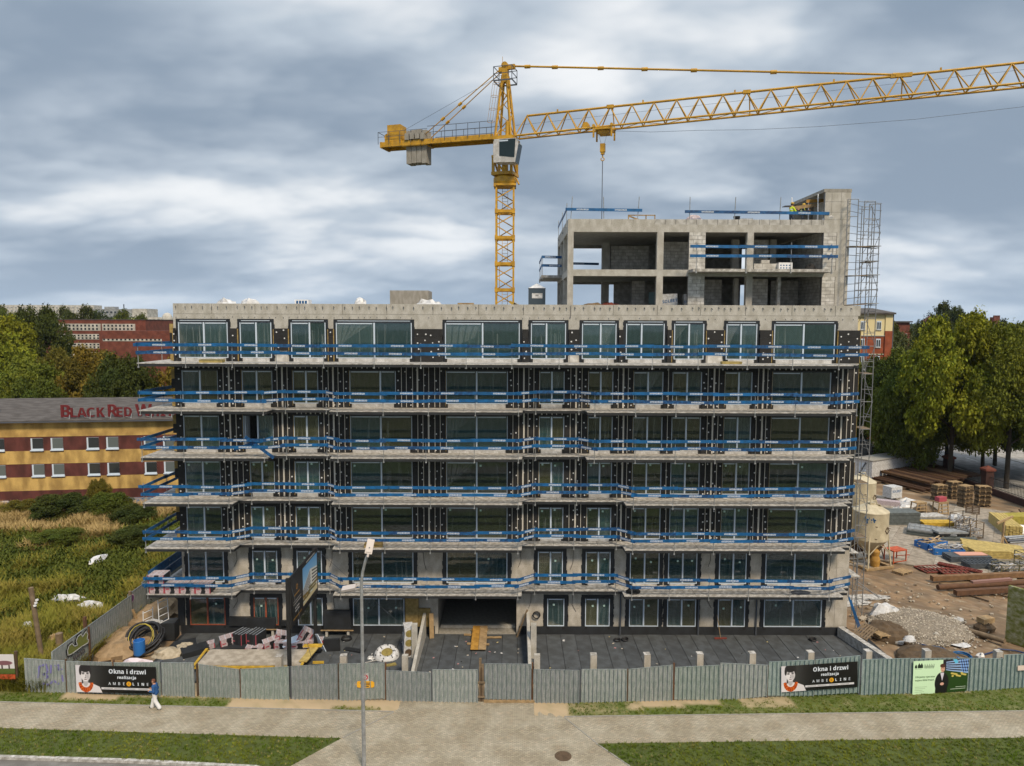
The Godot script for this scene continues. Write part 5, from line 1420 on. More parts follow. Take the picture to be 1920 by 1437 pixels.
	for q in [["B", 6.3, 1.45], ["LACK", 7.35, 1.12], ["R", 11.3, 1.45], ["ED", 12.25, 1.12], ["W", 14.4, 1.45], ["HITE", 16.0, 1.12]]:
		var tm := TextMesh.new()
		var f := SystemFont.new()
		f.font_names = PackedStringArray(["Droid Sans"]); f.font_weight = 700
		tm.font = f; tm.text = q[0]; tm.font_size = 24; tm.pixel_size = q[2] / 24.0 * 1.36; tm.depth = 0.16; tm.curve_step = 3.0
		tm.horizontal_alignment = HORIZONTAL_ALIGNMENT_LEFT
		tm.vertical_alignment = VERTICAL_ALIGNMENT_BOTTOM
		part("letters", tm, red, sg, Vector3(q[1], 10.6 - q[2] * 0.27, -0.15))
	for k in 6:
		var st := MB.new()
		st.beam(Vector3(0, 10.5, 0.1), Vector3(0, 11.5, -0.3), 0.05, 0.05); st.beam(Vector3(0.05, 10.55, 0.0), Vector3(-0.5, 10.75, 0.3), 0.05, 0.05)
		part("stand", st, M.galv, sg, Vector3(7.4 + k * 2.2, 0, 0))
	# big brick building
	var k := 0.1493
	var bb := thing("brick_building", "large dark red brick building with rows of white framed windows beyond the trees", "building", Vector3(0, 0, -200))
	bp("end_wall", Vector3(-135.1, 0, -8), Vector3(-128.5, 21.6, 0.0), M.brick, bb)
	bp("wall", Vector3(-128.48, 0, -20), Vector3(-101.8, 21.9, 1.0), M.brick, bb)
	bp("annexe_wall", Vector3(-112, 0, 1.01), Vector3(-90, 19.0, 6.0), M.brick, bb)
	bp("roof_edge", Vector3(-135.2, 21.61, -8), Vector3(-128.5, 21.75, 0.1), M.roofing, bb)
	bp("roof_edge", Vector3(-128.6, 21.91, -20), Vector3(-101.7, 22.1, 1.1), M.roofing, bb)
	for q in [[20.85, 1.9, -126.4, 11], [20.85, 1.9, -113.5, 8], [18.0, 1.5, -126.2, 11], [15.5, 1.5, -123.0, 9], [13.0, 1.4, -123.0, 9]]:
		bp("band", Vector3(q[2] - 0.4, q[0] - q[1], 1.01), Vector3(q[2] + q[3] * 1.1, q[0], 1.1), M.pale, bb)
		for j in 2: far_windows(bb, Vector3(q[2] + 0.3, q[0] - q[1] * (0.27 + 0.48 * j), 1.1), Vector3.RIGHT, q[3], 1.08, 0.5, q[1] * 0.3, M.pane)
	bp("band", Vector3(-111, 16.2, 6.01), Vector3(-95, 16.8, 6.08), M.pale, bb)
	far_windows(bb, Vector3(-110.6, 16.6, 6.06), Vector3.RIGHT, 14, 1.15, 0.55, 0.45, M.pane)
	for j in 9:
		var w := bp("stair_window", Vector3(-132.2, 8.2 + j * 1.15, 0.01), Vector3(-131.0, 9.15 + j * 1.15, 0.1), M.pale, bb)
		part("pane", cube(Vector3(0.4, 0.6, 0.04)), M.pane, w, Vector3(0.15, 0, 0.05))
	# far flats
	var gb := thing("apartment_block", "grey block of flats with pale yellow base on the left horizon", "building", Vector3(0, 0, -480))
	bp("wall", Vector3(-281, 0, -14), Vector3(-254, 29.6, 0), M.grey_wall, gb); bp("gable", Vector3(-253.9, 0, -14), Vector3(-244, 29.9, 0.5), M.pale, gb); bp("base_band", Vector3(-268, 19, 0.02), Vector3(-244, 23.5, 0.6), plain(Color(0.5, 0.52, 0.18), 0.9), gb)
	for j in 2: far_windows(gb, Vector3(-279, 27.5 - j * 3.4, 0.05), Vector3.RIGHT, 9, 2.7, 1.4, 1.2, M.pane)
	bp("roof_mast", Vector3(-263, 29.7, -6), Vector3(-262.5, 33.0, -5.5), M.steel, gb); bp("roof_box", Vector3(-275, 29.61, -9), Vector3(-268, 31.3, -4), M.grey_wall, gb)
	var wb := thing("apartment_block", "long pale block of flats at the far left on the horizon", "building", Vector3(0, 0, -700))
	bp("wall", Vector3(-540, 0, -14), Vector3(-408, 37.0, 0), M.pale, wb)
	for j in 3: far_windows(wb, Vector3(-528, 34.5 - j * 3.2, 0.05), Vector3.RIGHT, 30, 4.0, 1.9, 1.3, M.grey_wall)
	var lo := thing("low_block", "long white low block between grey flats and domed tower on the horizon", "building", Vector3(0, 0, -420))
	bp("wall", Vector3(-214, 0, -10), Vector3(-198, 24.0, 0), M.pale, lo)
	far_windows(lo, Vector3(-212, 22.3, 0.05), Vector3.RIGHT, 6, 2.4, 1.4, 0.9, M.pane)
	var dt := thing("domed_tower", "round brick tower with white dome beside the upper balconies", "tower", Vector3(-144.3, 0, -300))
	var ml := MB.new()
	ml.lathe([Vector2(2.0, 0), Vector2(2.0, 22.3)], 16); part("tower_wall", ml, M.brick_o, dt)
	ml = MB.new()
	for j in 8: pass
	ml.lathe([Vector2(2.05, 22.3), Vector2(2.05, 22.8), Vector2(1.85, 23.8), Vector2(1.3, 24.7), Vector2(0.6, 25.1), Vector2(0, 25.2)], 16); part("dome", ml, M.pale, dt)
	# red and cream house
	var rh := thing("corner_house", "tall brick house with cream top storey beyond the scaffold", "building", Vector3(0, 0, -130))
	bp("wall", Vector3(52, 0, -14), Vector3(67.6, 19.4, 0), M.brick_o, rh); bp("corner_pier", Vector3(67.61, 0, -14), Vector3(68.9, 20.3, 0.25), M.brick_o, rh)
	bp("upper_wall", Vector3(52, 19.41, -14), Vector3(67.6, 23.3, 0), plain(Color(0.62, 0.53, 0.3), 0.9), rh); bp("upper_pier", Vector3(67.61, 20.31, -14), Vector3(68.9, 23.3, 0.2), plain(Color(0.62, 0.53, 0.3), 0.9), rh)
	rf = MB.new()
	rf.box(Vector3(51.5, 23.31, -14.4), Vector3(69.2, 23.6, 0.7)); rf.quad(Vector3(51.5, 23.6, 0.7), Vector3(51.5, 24.6, -8), Vector3(69.2, 24.6, -8), Vector3(69.2, 23.6, 0.7)); rf.quad(Vector3(69.2, 23.6, -14.4), Vector3(69.2, 24.6, -8), Vector3(51.5, 24.6, -8), Vector3(51.5, 23.6, -14.4)); rf.tri(Vector3(69.2, 23.6, 0.7), Vector3(69.2, 24.6, -8), Vector3(69.2, 23.6, -14.4))
	part("roof", rf, M.roofing, rh)
	for y in [19.35, 16.0, 11.0]: bp("string_course", Vector3(52, y, 0.01), Vector3(67.6, y + 0.16, 0.12), M.pale, rh)
	for x in [63.6, 66.5]:
		for y in [21.3, 18.1, 15.0, 12.0]:
			var w := bp("window", Vector3(x - 0.42, y - 0.75, 0.01), Vector3(x + 0.42, y + 0.8, 0.08), M.frame, rh)
			for s in [-1, 1]: part("pane", cube(Vector3(0.26, 1.2, 0.03)), M.pane, w, Vector3(0.19 * s, -0.05, 0.04))
			part("sill", cube(Vector3(1.0, 0.1, 0.15)), M.pale, w, Vector3(0, -0.85, 0.05))
	bp("downpipe", Vector3(68.95, 0, 0.05), Vector3(69.1, 23.3, 0.2), M.steel, rh)
	var rows := [["brick_house", "red brick house with flat roof behind the dark trees right of the corner house", 134.0, 144.5, -260, 18.5, 0], ["gabled_house", "distant red gabled house on the right horizon", 262, 273, -450, 23.0, 4], ["church", "distant red church with small tower on the right horizon", 292, 301, -450, 22.5, 3], ["pale_house", "small pale house at the right horizon", 268, 280, -400, 19.0, 0], ["long_house", "long pale pink house below the distant church", 240, 262, -370, 17.5, 0], ["white_house", "white flat house at the right edge of the horizon", 285, 310, -400, 19.5, 0]]
	for q in rows:
		var hs := thing(q[0], q[1], "building", Vector3(0, 0, q[4]))
		var wm: Material = M.brick if q[6] > 0 or q[0] == "brick_house" else M.pale
		bp("wall", Vector3(q[2], 0, -8), Vector3(q[3], q[5], 0), wm, hs)
		if q[0] == "brick_house":
			bp("wall", Vector3(q[2] + 1, q[5] + 0.01, -7), Vector3(q[3], q[5] + 3.6, -0.5), wm, hs); bp("roof", Vector3(q[2] - 0.3, q[5] + 3.61, -8), Vector3(q[3] + 0.6, q[5] + 4.1, 0.3), M.roofing, hs)
			far_windows(hs, Vector3(q[2] + 6, q[5] - 1.0, 0.05), Vector3.RIGHT, 3, 1.5, 0.7, 1.2, M.pane, M.pale)
		elif q[6] > 0:
			var m := MB.new()
			var c: float = (q[2] + q[3]) / 2
			m.tri(Vector3(q[2] - 1, q[5], 0.1), Vector3(c, q[5] + q[6], 0.1), Vector3(q[3] + 1, q[5], 0.1)); m.quad(Vector3(q[3] + 1, q[5], 0.2), Vector3(c, q[5] + q[6], 0.2), Vector3(c, q[5] + q[6], -9), Vector3(q[3] + 1, q[5], -9)); m.quad(Vector3(q[2] - 1, q[5], -9), Vector3(c, q[5] + q[6], -9), Vector3(c, q[5] + q[6], 0.2), Vector3(q[2] - 1, q[5], 0.2))
			part("roof", m, M.brick, hs)
			far_windows(hs, Vector3(q[2] + 2, q[5] - 2, 0.05), Vector3.RIGHT, 3, 2.6, 1.0, 1.6, M.pane)
			if q[0] == "church":
				bp("tower", Vector3(q[3] + 1.2, 0, -4), Vector3(q[3] + 5, q[5] + 3.5, 0), M.brick, hs)
				for x in [0.0, 1.45, 2.9]: bp("battlement", Vector3(q[3] + 1.2 + x, q[5] + 3.51, -0.9), Vector3(q[3] + 2.1 + x, q[5] + 4.6, 0), M.brick, hs)
		else:
			bp("roof", Vector3(q[2] - 0.4, q[5] + 0.01, -8.4), Vector3(q[3] + 0.4, q[5] + 0.6, 0.4), M.brick if q[0] == "long_house" else M.grey_wall, hs)
			far_windows(hs, Vector3(q[2] + 2, q[5] - 2, 0.05), Vector3.RIGHT, 5, (q[3] - q[2]) / 6.0, 1.2, 1.3, M.pane)

# ---------- figures ----------
func field_mesh(m: MB, bones: Array, cell: float, k: float) -> void:   # bones: [a, b, ra, rb, colour]; joins tapered capsules smoothly and meshes the field
	var lo := Vector3.ONE * 1e9
	var hi := -lo
	for q in bones:
		var rm: float = maxf(q[2], q[3]) + k + cell * 2
		for p in [q[0], q[1]]:
			lo = lo.min(p - Vector3.ONE * rm); hi = hi.max(p + Vector3.ONE * rm)
	var n := Vector3i(((hi - lo) / cell).ceil()) + Vector3i.ONE
	var val := PackedFloat32Array()
	val.resize(n.x * n.y * n.z)
	val.fill(1.0)
	var own := PackedInt32Array()
	own.resize(val.size())
	var best := PackedFloat32Array()
	best.resize(val.size())
	best.fill(1e9)
	for bi in bones.size():
		var q: Array = bones[bi]
		var a: Vector3 = q[0]; var ab: Vector3 = q[1] - q[0]
		var L := maxf(ab.length_squared(), 1e-9)
		var rm: float = maxf(q[2], q[3]) + k + cell
		var c0 := Vector3i(((a.min(q[1]) - Vector3.ONE * rm - lo) / cell).floor()).clamp(Vector3i.ZERO, n - Vector3i.ONE)
		var c1 := Vector3i(((a.max(q[1]) + Vector3.ONE * rm - lo) / cell).ceil()).clamp(Vector3i.ZERO, n - Vector3i.ONE)
		for z in range(c0.z, c1.z + 1):
			for y in range(c0.y, c1.y + 1):
				for x in range(c0.x, c1.x + 1):
					var p := lo + Vector3(x, y, z) * cell
					var t := clampf((p - a).dot(ab) / L, 0.0, 1.0)
					var d: float = p.distance_to(a + ab * t) - lerpf(q[2], q[3], t)
					var ix := (z * n.y + y) * n.x + x
					if d < best[ix]:
						best[ix] = d; own[ix] = bi
					var o := val[ix]
					var h := clampf(0.5 + 0.5 * (o - d) / k, 0.0, 1.0)
					val[ix] = lerpf(o, d, h) - k * h * (1.0 - h)
	var at := {}
	var corner := [Vector3i(0, 0, 0), Vector3i(1, 0, 0), Vector3i(0, 1, 0), Vector3i(1, 1, 0), Vector3i(0, 0, 1), Vector3i(1, 0, 1), Vector3i(0, 1, 1), Vector3i(1, 1, 1)]
	var edges := [[0, 1], [2, 3], [4, 5], [6, 7], [0, 2], [1, 3], [4, 6], [5, 7], [0, 4], [1, 5], [2, 6], [3, 7]]
	for z in n.z - 1:
		for y in n.y - 1:
			for x in n.x - 1:
				var i0 := (z * n.y + y) * n.x + x
				var s := val[i0] < 0.0
				if s == (val[i0 + 1] < 0.0) and s == (val[i0 + n.x] < 0.0) and s == (val[i0 + n.x + 1] < 0.0):
					var i1 := i0 + n.x * n.y
					if s == (val[i1] < 0.0) and s == (val[i1 + 1] < 0.0) and s == (val[i1 + n.x] < 0.0) and s == (val[i1 + n.x + 1] < 0.0): continue
				var sum := Vector3.ZERO
				var cnt := 0
				for e in edges:
					var ca: Vector3i = corner[e[0]]; var cb: Vector3i = corner[e[1]]
					var va := val[i0 + ca.x + (ca.z * n.y + ca.y) * n.x]; var vb := val[i0 + cb.x + (cb.z * n.y + cb.y) * n.x]
					if (va < 0.0) != (vb < 0.0):
						sum += Vector3(ca).lerp(Vector3(cb), va / (va - vb)); cnt += 1
				if cnt: at[i0] = [lo + (Vector3(x, y, z) + sum / cnt) * cell, bones[own[i0]][4]]
	for i0 in at:
		var x: int = i0 % n.x; var y: int = (i0 / n.x) % n.y; var z: int = i0 / (n.x * n.y)
		for ax in 3:
			var st: int = [1, n.x, n.x * n.y][ax]
			var s1: int = [n.x, n.x * n.y, 1][ax]; var s2: int = [n.x * n.y, 1, n.x][ax]
			if [y, z, x][ax] == 0 or [z, x, y][ax] == 0: continue
			if not (at.has(i0 - s1) and at.has(i0 - s2) and at.has(i0 - s1 - s2)): continue
			var va := val[i0]; var vb := val[i0 + st]
			if (va < 0.0) == (vb < 0.0): continue
			var q := [at[i0], at[i0 - s1], at[i0 - s1 - s2], at[i0 - s2]]
			if va >= 0.0: q.reverse()
			for t in [0, 2, 1, 0, 3, 2]:
				m.col = q[t][1]
				m.put(q[t][0], Vector3.UP)
	# smooth normals
	var acc := {}
	for i in range(0, m.v.size(), 3):
		var f := (m.v[i + 2] - m.v[i]).cross(m.v[i + 1] - m.v[i])
		for j in 3: acc[m.v[i + j]] = acc.get(m.v[i + j], Vector3.ZERO) + f
	for i in m.v.size(): m.n[i] = acc[m.v[i]].normalized()
const SKIN := Color(0.42, 0.22, 0.14)
func hand(m: MB, w: Vector3, dir: Vector3, across: Vector3) -> void:   # wrist, way to the finger tips, way across the palm to the thumb
	var dn := dir.normalized(); var ac := across.normalized(); var pn := dn.cross(ac)
	var b := [[w, w + dn * 0.05, 0.024, 0.026, SKIN], [w + dn * 0.04 + ac * 0.025, w + dn * 0.085 + ac * 0.028, 0.018, 0.014, SKIN], [w + dn * 0.04 - ac * 0.025, w + dn * 0.08 - ac * 0.028, 0.018, 0.013, SKIN]]
	for i in 4:
		var o := ac * (0.03 - i * 0.02)
		var L: float = [0.066, 0.076, 0.07, 0.055][i]
		var k := w + dn * 0.085 + o
		var k2 := k + dn * L * 0.5 + pn * 0.012
		b.append([k, k2, 0.0095, 0.009, SKIN]); b.append([k2, k2 + dn * L * 0.35 + pn * 0.03, 0.009, 0.0075, SKIN])
	b.append([w + dn * 0.02 + ac * 0.025, w + dn * 0.05 + ac * 0.055 + pn * 0.012, 0.013, 0.011, SKIN]); b.append([w + dn * 0.05 + ac * 0.055 + pn * 0.012, w + dn * 0.08 + ac * 0.055 + pn * 0.025, 0.011, 0.009, SKIN])
	var h := MB.new()
	field_mesh(h, b, 0.007, 0.006)
	m.v.append_array(h.v); m.n.append_array(h.n); m.c.append_array(h.c); m.u.append_array(h.u)
func head(m: MB, c: Vector3, fwd: Vector3, hair: Color, long: bool) -> void:
	var f := fwd.normalized(); var s := f.cross(Vector3.UP).normalized(); var u := Vector3.UP
	var b := [[c + u * 0.035 - f * 0.012, c + u * 0.035 + f * 0.01, 0.078, 0.074, SKIN], [c - u * 0.045 + f * 0.02, c - u * 0.075 + f * 0.038, 0.056, 0.04, SKIN], [c + f * 0.085, c - u * 0.022 + f * 0.103, 0.011, 0.014, SKIN], [c - u * 0.05 + f * 0.084 - s * 0.018, c - u * 0.05 + f * 0.084 + s * 0.018, 0.009, 0.009, Color(0.36, 0.13, 0.1)]]
	for k in [-1, 1]:
		b.append([c + s * 0.078 * k - f * 0.01 + u * 0.012, c + s * 0.082 * k - f * 0.016 - u * 0.022, 0.015, 0.011, SKIN])
		b.append([c + s * 0.03 * k + u * 0.01 + f * 0.076, c + s * 0.034 * k + u * 0.01 + f * 0.074, 0.011, 0.01, Color(0.06, 0.04, 0.03)])
	b.append([c + u * 0.06 - f * 0.03, c + u * 0.075 + f * 0.025, 0.078, 0.066, hair]); b.append([c + u * 0.0 - f * 0.055, c + u * 0.05 - f * 0.05, 0.062, 0.07, hair])
	if long: b.append([c - u * 0.06 - f * 0.05, c - u * 0.0 - f * 0.055, 0.05, 0.06, hair])
	b.append([c - u * 0.05 - f * 0.01, c - u * 0.14 - f * 0.02, 0.052, 0.055, SKIN])
	var h := MB.new()
	field_mesh(h, b, 0.013, 0.015)
	m.v.append_array(h.v); m.n.append_array(h.n); m.c.append_array(h.c); m.u.append_array(h.u)
func people() -> void:
	# walking to the left: local forward is -x
	var W := Color(0.62, 0.62, 0.63); var B := Color(0.012, 0.07, 0.2); var K := Color(0.02, 0.02, 0.022)
	var V := func(x, y, z): return Vector3(x, y, z)
	var b := []
	var hipR := Vector3(0.0, 0.88, 0.09); var hipL := Vector3(0.0, 0.88, -0.09)
	b.append([Vector3(0, 0.93, 0.05), Vector3(0, 0.93, -0.05), 0.13, 0.13, W])
	b.append([hipR, Vector3(0.04, 0.5, 0.1), 0.115, 0.1, W]); b.append([Vector3(0.04, 0.5, 0.1), Vector3(0.26, 0.13, 0.1), 0.1, 0.105, W])
	b.append([hipL, Vector3(-0.15, 0.5, -0.09), 0.115, 0.1, W]); b.append([Vector3(-0.15, 0.5, -0.09), Vector3(-0.24, 0.1, -0.09), 0.1, 0.11, W])
	b.append([Vector3(0.29, 0.06, 0.1), Vector3(0.15, 0.035, 0.1), 0.045, 0.036, K]); b.append([Vector3(-0.22, 0.045, -0.09), Vector3(-0.4, 0.04, -0.09), 0.045, 0.036, K])
	b.append([Vector3(0.02, 1.0, 0), Vector3(-0.02, 1.28, 0), 0.155, 0.165, B]); b.append([Vector3(-0.02, 1.36, 0.13), Vector3(-0.02, 1.36, -0.13), 0.095, 0.095, B]); b.append([Vector3(0.03, 0.95, 0.06), Vector3(0.03, 0.95, -0.06), 0.14, 0.14, B])
	for s in [1, -1]:
		b.append([Vector3(-0.02, 1.36, 0.17 * s), Vector3(0.03, 1.1, 0.24 * s), 0.078, 0.066, B]); b.append([Vector3(0.03, 1.1, 0.24 * s), Vector3(-0.24, 1.08, 0.15 * s), 0.064, 0.05, B])
	b.append([Vector3(-0.03, 1.4, 0), Vector3(-0.05, 1.5, 0), 0.07, 0.055, SKIN])
	var m := MB.new()
	field_mesh(m, b, 0.03, 0.05)
	hand(m, Vector3(-0.25, 1.09, 0.14), Vector3(-1, 0.2, -0.3), Vector3(0, 1, 0)); hand(m, Vector3(-0.25, 1.09, -0.14), Vector3(-1, 0.2, 0.3), Vector3(0, 1, 0))
	head(m, Vector3(-0.08, 1.6, 0), Vector3(-1, -0.15, -0.1), Color(0.12, 0.04, 0.02), true)
	solo("person", m, M.cloth, "person in a blue jacket and wide white trousers walking left past the black banner", "person", Vector3(-19.85, 0.012, -38.25))
	# two roof workers
	var Y := Color(0.5, 0.62, 0.03); var T := Color(0.04, 0.05, 0.07)
	for w in 2:
		b = []
		for s in [1, -1]:
			b.append([Vector3(0.02, 0.9, 0.09 * s), Vector3(-0.03 + 0.04 * s, 0.48, 0.11 * s), 0.1, 0.075, T]); b.append([Vector3(-0.03 + 0.04 * s, 0.48, 0.11 * s), Vector3(0.02 + 0.05 * s, 0.1, 0.12 * s), 0.072, 0.058, T]); b.append([Vector3(0.04 + 0.05 * s, 0.05, 0.12 * s), Vector3(-0.12 + 0.05 * s, 0.04, 0.13 * s), 0.05, 0.04, K])
			b.append([Vector3(0, 1.36, 0.17 * s), Vector3(-0.14, 1.12, 0.24 * s), 0.068, 0.055, Y if w == 0 else T]); b.append([Vector3(-0.14, 1.12, 0.24 * s), Vector3(-0.38, 1.22, 0.14 * s), 0.052, 0.04, T])
		b.append([Vector3(0, 0.95, 0.05), Vector3(0, 0.95, -0.05), 0.125, 0.125, T]); b.append([Vector3(0, 1.04, 0), Vector3(0, 1.26, 0), 0.15, 0.155, Y]); b.append([Vector3(0, 1.34, 0.12), Vector3(0, 1.34, -0.12), 0.09, 0.09, Y])
		b.append([Vector3(-0.01, 1.38, 0), Vector3(-0.03, 1.5, 0), 0.065, 0.055, SKIN])
		m = MB.new()
		field_mesh(m, b, 0.035, 0.045)
		hand(m, Vector3(-0.39, 1.23, 0.14), Vector3(-1, 0.3, -0.1), Vector3(0, 1, 0)); hand(m, Vector3(-0.39, 1.23, -0.14), Vector3(-1, 0.3, 0.1), Vector3(0, 1, 0))
		head(m, Vector3(-0.04, 1.6, 0), Vector3(-1, 0, 0.1), Color(0.05, 0.03, 0.02), false)
		var p := solo("person", m, M.cloth, ["worker in a yellow helmet and high visibility vest left of the stair head", "worker in a yellow helmet standing in the open stair head opening"][w], "person", [Vector3(19.75, 28.38, -51.4), Vector3(20.75, 28.38, -51.9)][w], Vector3(0, PI + 0.3 if w == 0 else PI - 0.5, 0))
		var hm := MB.new()
		hm.lathe([Vector2(0.155, 0.0), Vector2(0.12, 0.015), Vector2(0.115, 0.06), Vector2(0.08, 0.11), Vector2(0, 0.13)], 14)
		part("helmet", hm, M.yellow, p, Vector3(-0.045, 1.65, 0))
		for y in [1.05, 1.22]:
			var band := MB.new()
			band.lathe([Vector2(0.168, y), Vector2(0.17, y + 0.05)], 16)
			part("reflective_band", band, M.foil, p)

# ---------- printed boards ----------
func ell(im: Image, cx: float, cy: float, rx: float, ry: float, c: Color, soft := 0.15) -> void:
	for y in range(maxi(0, int(cy - ry)), mini(im.get_height(), int(cy + ry) + 1)):
		for x in range(maxi(0, int(cx - rx)), mini(im.get_width(), int(cx + rx) + 1)):
			var d := Vector2((x - cx) / rx, (y - cy) / ry).length()
			if d < 1.0: im.set_pixel(x, y, im.get_pixel(x, y).lerp(c, minf(1.0, (1.0 - d) / soft) * c.a))
func poly_fill(im: Image, p: PackedVector2Array, c: Color) -> void:
	var lo := p[0]; var hi := p[0]
	for q in p:
		lo = lo.min(q); hi = hi.max(q)
	for y in range(maxi(0, int(lo.y)), mini(im.get_height(), int(hi.y) + 1)):
		for x in range(maxi(0, int(lo.x)), mini(im.get_width(), int(hi.x) + 1)):
			if Geometry2D.is_point_in_polygon(Vector2(x + 0.5, y + 0.5), p): im.set_pixel(x, y, c)
func print_mat(im: Image, rough := 0.45) -> StandardMaterial3D:
	var m := plain(Color(1, 1, 1), rough)
	m.albedo_texture = ImageTexture.create_from_image(im)
	m.texture_repeat = false
	return m
func banner_print() -> Image:   # 480 x 160: a monochrome portrait at the left, fading to black
	var im := Image.create(480, 160, false, Image.FORMAT_RGB8)
	for x in 480:
		var g := 0.16 * (1.0 - clampf((x - 100) / 110.0, 0, 1)) + 0.03
		im.fill_rect(Rect2i(x, 0, 1, 160), Color(g, g, g * 1.02))
	im.fill_rect(Rect2i(0, 0, 34, 160), Color(0.78, 0.77, 0.8))
	poly_fill(im, PackedVector2Array([Vector2(0, 120), Vector2(40, 108), Vector2(60, 100), Vector2(100, 108), Vector2(140, 125), Vector2(155, 160), Vector2(0, 160)]), Color(0.8, 0.79, 0.81))
	ell(im, 57, 92, 17, 34, Color(0.66, 0.65, 0.67))        # neck
	ell(im, 57, 58, 31, 40, Color(0.82, 0.81, 0.83))        # face
	ell(im, 72, 66, 14, 26, Color(0.5, 0.49, 0.51, 0.5), 0.8)
	ell(im, 57, 16, 37, 26, Color(0.13, 0.12, 0.13))        # hair
	ell(im, 27, 34, 8, 26, Color(0.15, 0.14, 0.15)); ell(im, 88, 32, 7, 22, Color(0.15, 0.14, 0.15))
	ell(im, 44, 50, 10, 4, Color(0.16, 0.15, 0.16), 0.4); ell(im, 70, 49, 10, 4, Color(0.16, 0.15, 0.16), 0.4)   # eyes
	ell(im, 44, 43, 12, 2.4, Color(0.12, 0.11, 0.12), 0.5); ell(im, 70, 42, 12, 2.4, Color(0.12, 0.11, 0.12), 0.5)
	ell(im, 59, 62, 4, 12, Color(0.5, 0.48, 0.5), 0.8); ell(im, 57, 73, 7, 3, Color(0.36, 0.34, 0.36), 0.6); ell(im, 57, 83, 12, 3.4, Color(0.4, 0.33, 0.34), 0.5)
	for k in 26:   # amber necklace
		var a := PI * (k + 0.5) / 26.0
		for j in 3: ell(im, 58 - cos(a) * (30 + j * 5), 104 + sin(a) * (32 + j * 9), 5, 6, Color(0.5, 0.14, 0.04).lerp(Color(0.85, 0.42, 0.1), fposmod(k * 0.37 + j * 0.31, 1.0)))
	im.fill_rect(Rect2i(150, 128, 308, 12), Color(0.78, 0.78, 0.8))
	for x in [165, 228, 300, 372]:
		for k in 11: im.fill_rect(Rect2i(x + k * 5, 132, 3, 4), Color(0.35, 0.35, 0.37))
	ell(im, 315, 104, 15, 15, Color(0.86, 0.62, 0.02), 0.1)
	return im
func banner(at: Vector3, w: float, h: float, yaw: float, roll: float, label: String) -> void:
	var b := thing("advertising_banner", label, "banner", at, yaw, "black advertising banners on the site fence")
	b.rotation.z = roll
	var m := MB.new()
	m.quad(Vector3(-w / 2, 0, 0), Vector3(-w / 2, h, 0), Vector3(w / 2, h, 0), Vector3(w / 2, 0, 0))
	part("printed_sheet", m, M.banner, b)
	bp("backing", Vector3(-w / 2, 0.01, -0.02), Vector3(w / 2, h - 0.01, -0.004), M.black, b)
	for q in [["Okna i drzwi", 0.2, 0.645, 0.8, 0.27], ["realizacja", 0.19, 0.635, 0.585, 0.18]]:
		part("lettering", word(q[0], q[4] * h / 1.6, 0.006, "Droid Sans"), M.lettering, b, Vector3((q[2] - 0.5) * w, q[3] * h, 0.006))
	var k := 0
	for ch in "AMBERLINE":
		part("lettering", word(ch, 0.17 * h / 1.6, 0.006, "Droid Sans", k > 3), M.lettering if ch != "R" else M.ply, b, Vector3((0.42 + k * 0.059 - 0.5) * w, 0.35 * h, 0.008))
		k += 1
